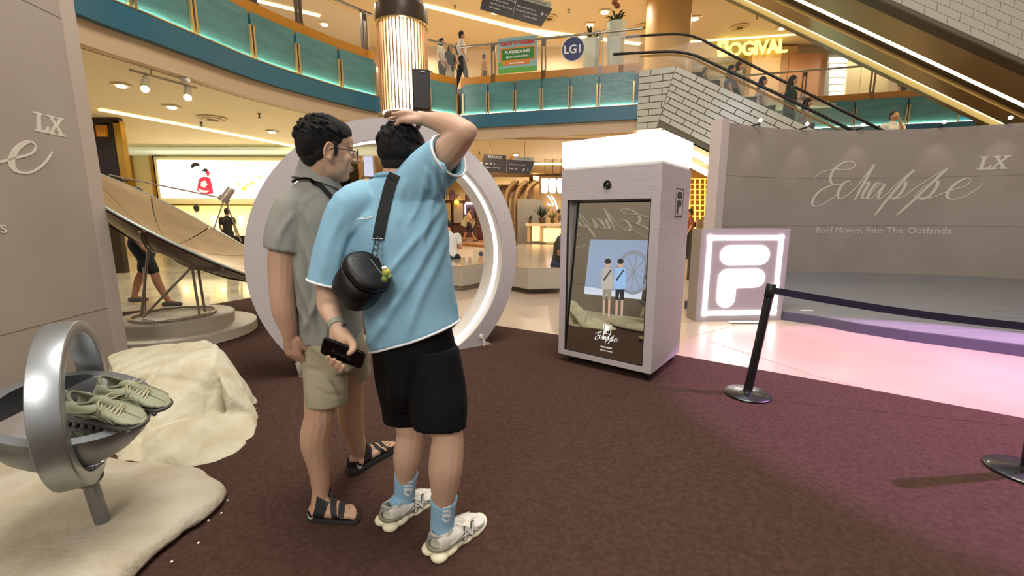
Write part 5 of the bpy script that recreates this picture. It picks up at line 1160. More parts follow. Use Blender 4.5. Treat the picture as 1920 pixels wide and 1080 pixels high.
def shell(mb, rings, th=.007):
    th = max(th, .015)                            # open garment tube with wall thickness
    inner = []
    for R_ in rings:
        c = sum(R_, Vector()) / len(R_); inner.append([p + (c - p).normalized() * th for p in R_])
    allr = rings + inner[::-1]; mb.loft(allr, cap=False, closed=True)
def lerp_rings(keys, k_=4):                               # smooth interpolation of key rings
    out = []
    for i in range(len(keys) - 1):
        a, b, c, d = keys[max(i - 1, 0)], keys[i], keys[i + 1], keys[min(i + 2, len(keys) - 1)]
        for q in range(k_):
            t = q / k_; out.append([.5 * ((2 * B) + (C_ - A) * t + (2 * A - 5 * B + 4 * C_ - D_) * t * t + (3 * B - A - 3 * C_ + D_) * t ** 3) for A, B, C_, D_ in zip(a, b, c, d)])
    return out + [keys[-1]]
def limbrings(pts, rs, up=(0, 1, 0), n=28):
    R = []; pv = None; pts = [V3(p) for p in pts]
    for i, p in enumerate(pts):
        t = (pts[min(i + 1, len(pts) - 1)] - pts[max(i - 1, 0)]).normalized()
        if pv is None: pv = t.cross(V3(up))
        a = (pv - t * pv.dot(t)).normalized(); pv = a; b = t.cross(a); r = rs[i]; ra_, rb__ = (r, r) if not isinstance(r, tuple) else r
        R.append([p + a * (ra_ * math.cos(q)) + b * (rb__ * math.sin(q)) for q in [2 * PI * k_ / n for k_ in range(n)]])
    return lerp_rings(R, 3)
def proj(co):                                             # world -> photograph pixels, used to place cloth folds
    x, y, z = co[:, 0], co[:, 1], co[:, 2] - H; f = y * CP - z * SP
    return 960 + 800 * x / f, 540 - 800 * (y * SP + z * CP) / f
def folds(lst, ripple=.0012, seed=0):
    def fn(co, no):
        X, Y = proj(co); out = np.zeros(len(co))
        fc = (no[:, 1] < .35)
        for x0, y0, x1, y1, wd_, am in lst:
            dx, dy = x1 - x0, y1 - y0; L_ = math.hypot(dx, dy); u = ((X - x0) * dx + (Y - y0) * dy) / L_ / L_; v = ((X - x0) * dy - (Y - y0) * dx) / L_
            v = v + 3 * np.sin(u * 5 + x0)
            out += 1.6 * am * np.exp(-(v / wd_) ** 2) * np.clip(np.minimum(u + .1, 1.1 - u) * 4, 0, 1) * fc
        x, y, z = co[:, 0], co[:, 1], co[:, 2]
        out += ripple * (np.sin(38 * x + 21 * z + 2 * np.sin(9 * y + seed)) + .8 * np.sin(27 * y - 33 * z + seed + 2 * np.sin(11 * x)))
        return out
    return fn
def garment(mb, name, m, par, vox=.0065, it=3, fn=None):
    me = remesh(mb, vox, it, .5)
    if fn: displace(me, fn)
    return place(me, name, m, par, 'all')
def tree_of(ob): return BVHTree.FromPolygons([v.co.copy() for v in ob.data.vertices], [tuple(p.vertices) for p in ob.data.polygons])
def hit(bv, px, py, off=.003, dflt=1.7):
    d = ray(px, py).normalized(); h_ = bv.ray_cast(Vector((0, 0, H)), d)
    return (h_[0] - d * off) if h_[0] is not None else D(px, py, dflt)
def ribbon_on(bv, pts, wpx, off=.004, th=.003, dflt=1.7, k_=5):
    P2 = smooth_path([Vector((x, y, 0)) for x, y in pts], k_); C_ = [hit(bv, p.x, p.y, off, dflt) for p in P2]; rings = []
    for i, c in enumerate(C_):
        p = P2[i]; t = (P2[min(i + 1, len(P2) - 1)] - P2[max(i - 1, 0)]).normalized(); nx, ny = -t.y, t.x
        a, b = hit(bv, p.x + nx * wpx / 2, p.y + ny * wpx / 2, off, c.y), hit(bv, p.x - nx * wpx / 2, p.y - ny * wpx / 2, off, c.y)
        lim = wpx * .9 / 800 * c.length / 2
        if (a - c).length > lim * 1.6: a = c + (a - c).normalized() * lim
        if (b - c).length > lim * 1.6: b = c + (b - c).normalized() * lim
        v_ = ray(p.x, p.y).normalized() * th; rings.append([a, b, b + v_, a + v_])
    return MB().loft(rings)
def hand(mb, Wp, F, N, T, s=1.0, curl=(.35, .4, .45, .5), thumb=(.75, .6, .1), spread=.05, bend=(1, 1, .8)):
    F, N, T = V3(F).normalized(), V3(N).normalized(), V3(T).normalized(); T = (T - F * T.dot(F)).normalized(); N = (N - F * N.dot(F) - T * N.dot(T)).normalized()
    B = Matrix((T, F, N)).transposed()
    mb.chain([Wp - F * .02 * s, Wp + F * .012 * s, Wp + F * .035 * s], [.026 * s, .025 * s, .022 * s])
    for o_ in (.026, .009, -.009, -.026): mb.chain([Wp + F * .012 * s + T * o_ * .6 * s, Wp + (F * .05 + T * o_) * s, Wp + (F * .088 + T * o_ * 1.08 - N * .002) * s], [.015 * s, .0145 * s, .0105 * s], 12)
    L4 = (.043, .049, .045, .036)
    for i in range(4):
        o_ = (.028, .0095, -.0095, -.0275)[i]; p = Wp + (F * (.086 - (.004 if i in (0, 3) else 0)) + T * o_ * 1.08) * s; d = (F + T * spread * (1.5 - i)).normalized(); c = curl[i]; P_ = [p]; ax_ = d.cross(N)
        for j_, f_ in enumerate((1, .68, .52)):
            q = Matrix.Rotation(-c * bend[j_], 3, ax_) ; d = q @ d; P_.append(P_[-1] + d * L4[i] * f_ * s)
        mb.chain([p - F * .012 * s] + P_, [.0105 * s, .0098 * s, .0092 * s, .0085 * s, .0072 * s], 12, 4)
    b = Wp + (F * .022 + T * .024 - N * .006) * s; d = (F * thumb[0] + T * thumb[1] - N * thumb[2]).normalized(); m1 = b + d * .040 * s; d2 = (d + F * .25 - N * thumb[2]).normalized(); m2 = m1 + d2 * .032 * s; m3 = m2 + (d2 + F * .1).normalized() * .026 * s
    mb.chain([b, m1, m2, m3], [.0165 * s, .0125 * s, .0108 * s, .0085 * s], 12, 4)
def foot(mb, heel, toe, ank, s=1.0, side=1):
    y = (V3(toe) - V3(heel)).normalized(); z = Vector((0, 0, 1)); x = y.cross(z) * side; L = (V3(toe) - V3(heel)).length
    P = lambda u, v, w_: V3(heel) + x * u * L + y * v * L + z * w_ * L
    mb.chain([ank + Vector((0, 0, .05)), ank, P(0, .18, .2), P(0, .12, .12)], [.04, .038, .036, .034])
    mb.chain([P(0, .13, .13), P(0, .3, .19), P(.01, .5, .15), P(.01, .72, .09)], [.034, .036, .033, .024])
    mb.chain([P(-.07, .15, .11), P(-.08, .45, .1), P(-.125, .73, .07)], [.026, .024, .014]); mb.chain([P(.06, .15, .11), P(.07, .45, .09), P(.135, .67, .055)], [.026, .024, .012])
    mb.chain([P(-.03, .68, .085), P(-.04, .72, .075)], [.018, .014]); mb.chain([P(.05, .66, .075), P(.05, .69, .07)], [.017, .013])
    for o_, a, e, r in ((-.150, .74, .99, .0125), (-.055, .76, .99, .0088), (.025, .74, .95, .0083), (.098, .71, .90, .0080), (.165, .67, .84, .0080)):
        mb.chain([P(o_, a - .05, .075), P(o_, (a + e) / 2, .08), P(o_ * 1.02, e - .02, .062)], [r, r * .95, r], 10)
def head_mb(mb, c, F, U, s=1.0, ears=True):
    F = V3(F).normalized(); U = V3(U).normalized(); R_ = F.cross(U).normalized(); U = R_.cross(F); B = Matrix((R_, F, U)).transposed(); P = lambda x, y, z: c + B @ (Vector((x, y, z)) * s)
    E = lambda x, y, z, a, b, d, n=20: mb.ell(P(x, y, z), (a * s, b * s, d * s), B, n, 14)
    E(0, -.012, .045, .078, .098, .082); E(0, .018, .0, .070, .080, .085); E(0, .028, -.045, .060, .066, .058); E(0, .058, -.085, .028, .030, .024)
    E(0, .05, .05, .062, .052, .052); E(-.036, .066, -.018, .026, .024, .026); E(.036, .066, -.018, .026, .024, .026)
    mb.chain([P(0, .092, .022), P(0, .106, .0), P(0, .117, -.018)], [.009 * s, .010 * s, .013 * s], 10); E(-.012, .103, -.021, .009, .010, .008, 10); E(.012, .103, -.021, .009, .010, .008, 10)
    E(0, .090, -.048, .022, .014, .0065, 12); E(0, .088, -.058, .020, .014, .0075, 12); E(-.03, .084, .030, .02, .012, .008, 12); E(.03, .084, .030, .02, .012, .008, 12)
    if ears:
        for sg in (-1, 1):
            ear = [P(sg * (.079 + .012 * (1 + math.cos(q)) * .4), -.004 + .017 * math.cos(q + .3) * -1, .000 + .031 * math.sin(q)) for q in [2 * PI * k_ / 16 for k_ in range(16)]]
            mb.tube(ear, .0055 * s, 8, closed=True); E(sg * .078, -.002, -.002, .007, .015, .026, 12); E(sg * .082, .000, -.028, .007, .009, .010, 10)
    return P, B
def hairclumps(mb, P, B, n, rnd, region, ln=.035, r=.0045):
    for _ in range(n):
        a = rnd.random() * 2 * PI; e = rnd.uniform(-.25, 1.5); d = Vector((math.cos(a) * math.cos(e), math.sin(a) * math.cos(e), math.sin(e)))
        if not region(d): continue
        b = Vector((d.x * .087, -.016 + d.y * .102, .056 + d.z * .083)); t = Vector((.25 + rnd.uniform(-.25, .25), .5 + rnd.uniform(-.2, .2), -.35)); t = (t - d * t.dot(d)).normalized()
        p0 = P(*b); p1 = P(*(b + t * ln * .5 + d * .006)); p2 = P(*(b + t * ln + d * rnd.uniform(-.002, .006)))
        mb.tube([p0, p1, p2], [r, r * .9, .0006], 5)

# ---------------------------------------------------------------- man in the blue T-shirt
man2 = thing('person', 'man in light blue T-shirt and black shorts, hand on head, phone in other hand', 'person', G(790, 1000))
R2d = Vector((.985, -.17, 0)).normalized(); F2d = Vector((.17, .985, 0)).normalized()
b2_ = MB()
sh_r, el_r, wr_r = V(800, 322, 1.70), V(871, 249, 1.57), V(797, 223, 1.68)
b2_.chain([V(770, 345, 1.72), sh_r, V(840, 284, 1.63), el_r], [.07, .064, .057, .043]); b2_.chain([el_r, V(845, 236, 1.62), V(822, 229, 1.67), wr_r], [.043, .044, .036, .026])
b2_.ell(V(880, 247, 1.57), (.03, .03, .03), n=12, m=8)
hF = (V(735, 214, 1.86) - wr_r).normalized()
hand(b2_, wr_r, V(752, 221, 1.70) - wr_r, (-.05, -.55, .85), (-.3, -.7, -.5) if 0 else (.1, .8, .4), s=1.0, curl=(.12, .5, .62, .7), thumb=(.55, .6, .5), spread=.10)
b2_.chain([V(775, 214, 1.68), V(757, 211, 1.67), V(746, 213, 1.67), V(736, 214, 1.68)], [.012, .0095, .009, .0075], 10)     # extended finger
sh_l, el_l, wr_l = V(655, 392, 1.69), V(613, 548, 1.66), V(632, 611, 1.54)
b2_.chain([V(690, 365, 1.71), sh_l, V(628, 470, 1.68), el_l], [.062, .058, .050, .040]); b2_.chain([el_l, V(615, 572, 1.63), V(623, 592, 1.58), wr_l], [.040, .041, .034, .026])
# left hand wrapped round the phone
phc = V(643, 662, 1.475); pu = (V(668, 672, 1.475) - V(618, 652, 1.475)).normalized(); pv_ = (V(636, 680, 1.49) - V(650, 644, 1.46)).normalized(); pv_ = (pv_ - pu * pv_.dot(pu)).normalized(); pn = pu.cross(pv_)
if pn.y > 0: pn = -pn
hF2 = (V(634, 672, 1.53) - wr_l)
b2_.chain([wr_l - (wr_l - el_l).normalized() * .0, V(640, 628, 1.525), V(648, 640, 1.51), V(646, 652, 1.515)], [.027, .030, .032, .026]); b2_.chain([wr_l, V(630, 632, 1.53), V(628, 648, 1.53)], [.027, .024, .02]); b2_.chain([V(640, 632, 1.53), V(636, 655, 1.525), V(630, 668, 1.52)], [.025, .022, .016])
b2_.chain([V(650, 632, 1.505), V(660, 643, 1.48), V(662, 655, 1.455), V(654, 663, 1.448)], [.019, .0155, .0125, .0095], 12)          # thumb over the screen
for (x0, y0, x1, y1, x2, y2) in ((630, 655, 616, 672, 616, 669), (634, 658, 622, 680, 627, 674), (640, 662, 632, 686, 637, 680), (646, 666, 640, 693, 645, 687)):
    b2_.chain([V(x0, y0, 1.515), V(x1, y1, 1.505), V(x1 + 1, y1 + 2, 1.48), V(x2, y2, 1.462)], [.0105, .0098, .009, .0082], 10)
# legs
def leg(mb, hip, kn, an, rs, calf):
    mb.chain([hip, hip.lerp(kn, .5), kn], [rs[0], (rs[0] + rs[1]) / 2 + .004, rs[1]]); m_ = kn.lerp(an, .30) + calf; mb.chain([kn, m_, kn.lerp(an, .62) + calf * .5, kn.lerp(an, .88), an], [rs[1], rs[2], rs[2] * .74, rs[3] * .93, rs[3] * .90])
kn_r, an_r = V(840, 822, 1.60), V(829, 985, 1.63); kn_l, an_l = V(769, 812, 1.79), V(757, 935, 1.82)
leg(b2_, V(812, 670, 1.68), kn_r, an_r, (.075, .064, .070, .042), Vector((.0, -.018, 0))); leg(b2_, V(748, 680, 1.78), kn_l, an_l, (.075, .058, .063, .042), Vector((.0, -.018, 0)))
hR, tR = G(812, 1046), G(896, 982); hL, tL = G(722, 990), G(805, 935)
for h_, t_, an in ((hR, tR, an_r), (hL, tL, an_l)):
    d_ = (t_ - h_).normalized(); b2_.chain([an, h_ + d_ * .08 + Vector((0, 0, .06)), h_ + d_ * .19 + Vector((0, 0, .045))], [.034, .030, .024])
# torso and neck
def torso(mb, secs, r, f):
    rings = [oring(V(x, y, Y), r, f, hw, dp, 28) for x, y, Y, hw, dp in secs]; mb.loft(lerp_rings(rings, 3))
torso(b2_, [(742, 350, 1.73, .07, .06), (741, 378, 1.73, .14, .08), (745, 430, 1.73, .15, .09), (755, 500, 1.73, .145, .09), (768, 580, 1.73, .135, .09), (776, 640, 1.73, .135, .09), (778, 690, 1.73, .12, .08)], R2d, F2d)
hc2 = V(753, 298, 1.745); HF2 = (Vector((.30, .95, 0)) + Vector((0, 0, -.22))).normalized(); HU2 = Vector((.10, .16, 1))
b2_.chain([V(744, 352, 1.73), V(747, 328, 1.725), hc2 + Vector((0, .0, -.02))], [.072, .062, .058])
P2, B2 = head_mb(b2_, hc2, HF2, HU2, .93)
me = remesh(b2_, .0052, 3, .5); body2 = place(me, 'body', m_skin, man2, 'all')
# hair
def hair(P, B, s, par, seed, nape, clumps=300, vox=.0045):
    mb = MB(); E = lambda x, y, z, a, b, d: mb.ell(P(x, y, z), (a * s, b * s, d * s), B, 24, 14)
    E(0, -.018, .058, .086, .100, .082); E(0, -.045, .032, .081, .074, .08); E(0, .03, .085, .078, .066, .050); E(0, -.07, .01, .070, .045, .055)
    rnd = random.Random(seed); hairclumps(mb, P, B, clumps, rnd, lambda d: d.z > .1 and (d.y < .6 or d.z > .6), .045, .0032)
    me = remesh(mb, vox, 1, .4); return place(me, 'hair', m_hairb, par, 'all')
h2 = hair(P2, B2, .93, man2, 5, 0)
mb = MB(); mb.ell(P2(0, -.050, -.018), (.058, .044, .052), B2, 20, 12); mb.ell(P2(0, -.022, .0), (.071, .05, .045), B2, 20, 12); place(remesh(mb, .005, 2), 'nape_hair', m_fade, man2, 'all')
# T-shirt
g2 = MB()
tk_ = [(742, 334, 1.725, .085, .068), (738, 350, 1.73, .165, .090), (739, 385, 1.735, .208, .118), (744, 430, 1.73, .205, .135), (752, 490, 1.73, .198, .140), (762, 545, 1.73, .192, .140), (771, 595, 1.73, .188, .140), (777, 628, 1.73, .189, .142)]
rg = []
for i, (x, y, Y, a, b) in enumerate(tk_):
    tl_ = (.068 * max(0, (i - 3) / 4), 0) ; rg.append(oring(V(x, y, Y), R2d, F2d, a, b, 40, .92, tilt=(tl_[0], -.0)))
rg = lerp_rings(rg, 4); shell(g2, rg, .008)
shell(g2, limbrings([V(700, 374, 1.71), V(662, 390, 1.69), V(636, 450, 1.68), V(617, 532, 1.66)], [.084, .084, .083, .082]), .008)
shell(g2, limbrings([V(765, 372, 1.72), V(798, 332, 1.69), V(822, 307, 1.655), V(842, 292, 1.625)], [(.100, .105), (.095, .10), (.088, .09), (.082, .084)]), .008)
F_ = [(833, 372, 700, 560, 7, .009), (838, 400, 705, 640, 8, .010), (840, 430, 760, 640, 9, .008), (815, 345, 790, 480, 6, .007), (800, 330, 770, 420, 5, .006), (826, 300, 838, 365, 5, .007), (808, 300, 825, 370, 4, .007), (795, 315, 806, 360, 4, .006), (760, 340, 745, 420, 6, .004), (640, 400, 600, 520, 8, .004), (665, 430, 640, 520, 7, -.006), (835, 480, 856, 590, 8, .005), (720, 600, 700, 650, 8, .006), (690, 400, 660, 440, 6, .004), (740, 560, 690, 640, 7, .007), (848, 320, 835, 380, 5, -.005)]
sh2 = garment(g2, 't_shirt', m_blue, man2, .0062, 3, folds(F_, .0011, 1)); bv2 = tree_of(sh2)
# hem and sleeve trims
hemr = rg[-1]; MB().tube([p + Vector((0, 0, -.003)) for p in hemr], .0052, 6, closed=True).build('hem_trim', m_trim, sh2, smooth='all')
for R_ in (limbrings([V(636, 450, 1.68), V(617, 532, 1.66)], [.083, .082])[-1], limbrings([V(822, 307, 1.655), V(842, 292, 1.625)], [(.088, .09), (.082, .084)])[-1]): MB().tube(R_, .0048, 6, closed=True).build('sleeve_trim', m_trim, sh2, smooth='all')
MB().tube(oring(V(743, 334, 1.722), R2d, F2d, .080, .065, 30, tilt=(0, -.01)), .009, 8, closed=True).build('collar', m_blue, sh2, smooth='all')
ribbon_on(bv2, [(668, 412), (678, 409), (686, 410), (698, 405)], 2.2, .002, .001).build('chest_print', m_trim, sh2)
ribbon_on(bv2, [(853, 400), (852, 470), (858, 540), (866, 596)], 1.6, .001, .001).build('side_seam', mat('seam_blue', '6f99ad', .8), sh2) if 0 else None
# shorts
g = MB()
shell(g, lerp_rings([oring(V(774, 612, 1.73), R2d, F2d, .165, .12), oring(V(776, 650, 1.73), R2d, F2d, .178, .13), oring(V(781, 700, 1.72), R2d, F2d, .180, .13), oring(V(787, 732, 1.71), R2d, F2d, .165, .12), oring(V(787, 752, 1.71), R2d, F2d, .10, .09)], 3), .008)
g.ell(V(788, 735, 1.72), (.13, .09, .10), n=20, m=10)
shell(g, limbrings([V(815, 655, 1.68), V(822, 715, 1.66), V(826, 765, 1.63), V(826, 803, 1.61)], [.098, .108, .108, .104]), .008); shell(g, limbrings([V(745, 660, 1.79), V(748, 710, 1.80), V(757, 755, 1.81), V(758, 785, 1.81)], [.098, .103, .100, .095]), .008)
garment(g, 'shorts', m_blk, man2, .0065, 3, folds([(790, 690, 775, 800, 9, .007), (725, 650, 740, 780, 7, .006), (850, 640, 868, 780, 6, .007), (835, 660, 845, 780, 8, .005), (770, 680, 765, 780, 6, -.008)], .0012, 4))
# socks
m_sock = mat('blue_sock', '93bcd6', .85, bump=.5, bscale=300)
for pts, rs in (((an_r.lerp(kn_r, .34), an_r.lerp(kn_r, .15), an_r, hR + Vector((.03, .05, .06))), (.056, .051, .051, .050)), ((an_l.lerp(kn_l, .41), an_l.lerp(kn_l, .2), an_l, hL + Vector((.03, .05, .06))), (.054, .050, .051, .050))):
    sm_ = MB(); sm_.loft(limbrings(pts, rs)); so_ = sm_.build('sock', m_sock, man2, smooth='all')
    bvS = tree_of(so_)
    fx = proj(np.array([tuple(pts[0]), tuple(pts[2])])); 
    for k_ in range(5):
        x = fx[0][0] + (fx[0][1] - fx[0][0]) * (.2 + .15 * k_) + 8; y = fx[1][0] + (fx[1][1] - fx[1][0]) * (.22 + .15 * k_)
        ribbon_on(bvS, [(x - 9, y), (x, y - 1), (x + 7, y)] if k_ < 4 else [(x - 8, y - 4), (x - 1, y + 3), (x + 6, y - 3)], 4 if k_ != 3 else 6, .002, .001).build('sock_print', m_trim, so_)
# trainers
pods_col = 'e9e2c0'
pods = [(.04, -.26, .34, .13, .075, .075), (.04, .26, .34, .13, .075, .075), (.20, -.30, .27, .17, .070, .072), (.20, .30, .27, .17, .070, .072), (.52, -.33, .22, .13, .055, .055), (.52, .33, .22, .13, .055, .055), (.69, -.35, .22, .13, .055, .055), (.69, .35, .22, .13, .055, .055), (.88, 0, .44, .13, .055, .065)]
for nm_, h_, t_ in (('r', hR, tR), ('l', hL, tL)):
    M_ = shoe_frame(h_ - (t_ - h_).normalized() * .0, t_); sub_ = bpy.data.objects.new('shoe', None); C.objects.link(sub_); sub_.parent = man2; sub_.matrix_parent_inverse = W[man2].inverted(); W[sub_] = Matrix(); sub_.empty_display_size = .05
    L_ = .295
    sd = shoe(sub_, M_, L=L_, wd=.112, up='d9d3c8', sole='e6dfc4', lace='ece2d2', trim='a8a89c', pods=pods)
    for sg in (1, -1):
        NM = M_ @ Matrix.Translation((sg * .053, .50 * L_, .115 * L_)) @ (Matrix.Rotation(PI / 2, 4, 'Z') if sg > 0 else Matrix.Rotation(-PI / 2, 4, 'Z')) @ Matrix.Rotation(PI / 2 - .18, 4, 'X')
        text('N', .075, NM, mat('logo_grey', '55524e', .5), sub_, ext=.004, bold=.0035, shear=.25); text('N', .075, NM @ Matrix.Translation((0, 0, .0065)), m_white, sub_, ext=.0015, shear=.25, bold=.001)
    hb = MB(); hb.tube([M_ @ Vector((math.sin(a) * .052, .045 - math.cos(a) * .058, .052)) for a in [-1.9 + 3.8 * i / 12 for i in range(13)]], [.003] + [.0085] * 11 + [.003], 8); hb.build('heel_band', mat('heel_olive', '83806a', .5), sub_, smooth='all')
# phone, watch, bag
MBp = Matrix(((pu.x, pv_.x, pn.x, phc.x), (pu.y, pv_.y, pn.y, phc.y), (pu.z, pv_.z, pn.z, phc.z), (0, 0, 0, 1)))
phn = thing('smartphone', 'black smartphone held in the left hand of the man in blue', 'phone', phc)
MB().plate(rrect(-.079, -.038, .079, .038, .013), MBp @ Matrix.Translation((0, 0, -.005)), .009).build('phone_body', mat('phone_black', '050506', .22, coat=.5), phn, bevel=.001); MB().plate(rrect(-.075, -.035, .075, .035, .011), MBp @ Matrix.Translation((0, 0, .0045)), .0005).build('screen', mat('phone_glass', '020202', .08), phn)
wx = (el_l - wr_l).normalized(); wc = wr_l + wx * .008; WM = frame(wc, wx.cross(Vector((0, 1, 0))), wx)
wt = MB().lathe([(.0285, -.012), (.0305, -.011), (.0305, .011), (.0285, .012)], 28, Matrix(((WM.col[0].x, WM.col[2].x, wx.x, wc.x), (WM.col[0].y, WM.col[2].y, wx.y, wc.y), (WM.col[0].z, WM.col[2].z, wx.z, wc.z), (0, 0, 0, 1)))).build('watch_strap', mat('strap_grey', '8f9184', .6, bump=.4, bscale=90), man2, smooth=True)
MB().box(V(645, 613, 1.535), (.012, .030, .030)).build('watch_face', mat('watch_dark', '3c3f40', .3), man2, bevel=.005)
bag = thing('crossbody_bag', 'black barrel crossbody bag with wide strap on the back of the man in blue', 'bag', V(672, 540, 1.58))
c1, c0 = V(691, 506, 1.53), V(658, 556, 1.60); axb = (c1 - c0).normalized(); c0 = c1 - axb * .15; ea = camdir(.55, -.83, .1); ea = (ea - axb * ea.dot(axb)).normalized(); eb = axb.cross(ea)
def bring(c, a, b, pw=.8): return oring(c, ea, eb, a, b, 40, pw)
MB().loft([bring(c0 - axb * .012, .045, .04), bring(c0 - axb * .006, .072, .062), bring(c0 + axb * .012, .084, .072), bring(c0 + axb * .05, .087, .075), bring(c0 + axb * .122, .085, .073)]).build('barrel', m_bag, bag, smooth='all')
MB().loft([bring(c0 + axb * .122, .089, .077), bring(c0 + axb * .146, .089, .077), bring(c0 + axb * .156, .083, .071), bring(c0 + axb * .160, .070, .059), bring(c0 + axb * .1605, .02, .02)]).build('lid', m_bag, bag, smooth='all')
MB().tube(bring(c0 + axb * .122, .090, .078), .0028, 6, closed=True).build('zip', m_black, bag, smooth='all')
LMx = Matrix(((ea.x, eb.x, axb.x, 0), (ea.y, eb.y, axb.y, 0), (ea.z, eb.z, axb.z, 0), (0, 0, 0, 1))); LMx.translation = c0 + axb * .1612
MB().plate([(-.034, .027), (.034, .027), (.034, .030), (-.034, .030)], LMx, .0004).build('print_line', mat('grey_print', '8a8a8a', .5), bag)
st_pts = [(740, 326), (732, 345), (724, 375), (716, 410), (709, 447)]
strap = ribbon_on(bv2, st_pts, 22, .006, .003, 1.6).build('strap', m_web, bag, smooth=True)
rp = [hit(bv2, 708, 448, .012), V(706, 458, 1.56), V(704, 468, 1.55), V(702, 478, 1.55)]
MB().tube([rp[0] + Vector((-.022, 0, .0)), rp[0] + Vector((.022, 0, .0))], .004, 8).build('strap_bar', mat('gunmetal', '55565a', .25, metal=1), bag)
for i in range(3): MB().tube([rp[i].lerp(rp[i + 1], .5) + camdir(.009 * math.cos(a), .015 * math.sin(a), 0) for a in [2 * PI * k_ / 14 for k_ in range(14)]], .0022, 6, closed=True).build('clip_ring', _M['gunmetal'], bag, smooth='all')
kc = V(724, 512, 1.47); MB().tube([V(708, 478, 1.53), V(714, 492, 1.50), V(720, 503, 1.48)], .0022, 6).build('key_chain', _M['gunmetal'], bag)
kt = MB(); kt.ell(kc, (.015, .013, .018), n=14, m=10); kt.ell(kc + Vector((-.005, -.004, -.02)), (.011, .01, .012), n=12, m=8); kt.ell(kc + Vector((.012, -.002, -.012)), (.008, .008, .008), n=10, m=6); kt.build('yellow_charm', mat('charm_yellow', 'c9b832', .4, col2='6f8a4a', nscale=30), bag, smooth='all'); MB().ell(kc + Vector((-.004, -.003, .018)), (.010, .010, .008), n=12, m=8).build('charm_cap', m_white, bag, smooth='all')

# ---------------------------------------------------------------- man in the grey shirt
man1 = thing('person', 'man with glasses in grey-green shirt, khaki shorts and black sandals, facing right', 'person', G(620, 950))
F1d = Vector((.80, .60, 0)); R1d = Vector((.60, -.80, 0))
b1_ = MB()
hc1 = V(613, 287, 1.80); HF1 = Vector((.86, .50, -.06)); HU1 = Vector((.04, 0, 1))
b1_.chain([V(592, 360, 1.86), V(598, 338, 1.84), hc1 + Vector((-.01, .0, -.03))], [.078, .068, .058])
P1, B1 = head_mb(b1_, hc1, HF1, HU1, 1.0)
s1_, e1_, w1_ = V(545, 394, 1.78), V(529, 552, 1.74), V(543, 628, 1.75)
b1_.chain([V(578, 384, 1.83), V(550, 402, 1.785), V(531, 470, 1.76), e1_], [.05, .052, .056, .048]); b1_.chain([e1_, V(533, 585, 1.74), V(540, 612, 1.745), w1_], [.048, .047, .037, .031])
hand(b1_, w1_, V(553, 672, 1.77) - w1_, (-.35, -.85, .1), (.75, -.2, 0), s=1.06, curl=(.42, .5, .55, .6), thumb=(.85, .35, .3), spread=.03)
torso(b1_, [(592, 352, 1.88, .07, .06), (590, 390, 1.89, .12, .075), (594, 430, 1.90, .15, .10), (600, 510, 1.91, .14, .10), (612, 590, 1.92, .13, .10), (622, 650, 1.93, .13, .10)], R1d, F1d)
k1n, a1n = V(599, 782, 1.80), V(601, 918, 1.80); k1f, a1f = V(657, 742, 2.02), V(676, 862, 2.20)
leg(b1_, V(608, 650, 1.86), k1n, a1n, (.075, .064, .066, .043), Vector((-.02, .0, 0))); leg(b1_, V(652, 650, 1.96), k1f, a1f, (.075, .062, .064, .044), Vector((-.01, -.01, 0)))
sole_t = .030
hN, tN, hFf, tFf = G(583, 963, .03), G(672, 965, .03), G(657, 882, .03), G(735, 832, .03)
foot(b1_, hN, tN, a1n, side=-1); foot(b1_, hFf, tFf, a1f, side=-1)
me = remesh(b1_, .0042, 3, .5); body1 = place(me, 'body', m_skin2, man1, 'all')
h1_ = hair(P1, B1, 1.0, man1, 9, 0)
mb = MB(); mb.ell(P1(0, -.06, -.01), (.060, .044, .05), B1, 20, 12); mb.ell(P1(.0, -.035, .0), (.0765, .042, .045), B1, 20, 12); place(remesh(mb, .005, 2), 'nape_hair', m_fade, man1, 'all')
for sg in (-1, 1):
    sbn = MB(); sbn.chain([P1(sg * .076, .018, .030), P1(sg * .075, .022, .006), P1(sg * .072, .024, -.012)], [.011, .008, .004], 10); sbn.build('sideburn', m_fade, man1, smooth='all')
    MB().ell(P1(sg * .030, .088, .010), (.013, .008, .009), B1, 12, 8).build('eye', mat('eye_white', 'd8d2cc', .3), man1, smooth='all')
    MB().ell(P1(sg * .031, .0945, .010), (.005, .003, .006), B1, 10, 6).build('iris', m_black, man1, smooth='all')
    MB().chain([P1(sg * .014, .094, .028), P1(sg * .032, .093, .033), P1(sg * .048, .082, .028)], [.0025, .0035, .002], 6).build('eyebrow', m_fade, man1, smooth='all')
MB().chain([P1(-.020, .094, -.052), P1(0, .101, -.052), P1(.020, .094, -.052)], [.002, .004, .002], 8).build('lips', mat('lips', '9a5a4c', .5), man1, smooth='all')
gls = thing('eyeglasses', 'thin dark-rimmed glasses worn by the man in the grey shirt', 'glasses', P1(0, .11, .01))
m_rim = mat('glasses_rim', '2a201c', .3, metal=.5)
for sg in (-1, 1):
    c_ = P1(sg * .033, .112, .006); MB().tube([c_ + B1 @ Vector((.026 * math.cos(a), -.006 * math.cos(a) * sg, .020 * math.sin(a))) for a in [2 * PI * k_ / 22 for k_ in range(22)]], .0017, 6, closed=True).build('rim', m_rim, gls, smooth='all')
    MB().loft([[c_ + B1 @ Vector((.025 * math.cos(a), -.006 * math.cos(a) * sg + o_, .019 * math.sin(a))) for a in [2 * PI * k_ / 22 for k_ in range(22)]] for o_ in (0, .001)]).build('lens', mat('spectacle_lens', 'ffffff', .02, alpha=.12), gls)
    MB().tube([P1(sg * .059, .104, .012), P1(sg * .080, .06, .014), P1(sg * .084, .012, .012), P1(sg * .084, -.008, .0)], .0018, 6).build('temple', m_rim, gls, smooth='all')
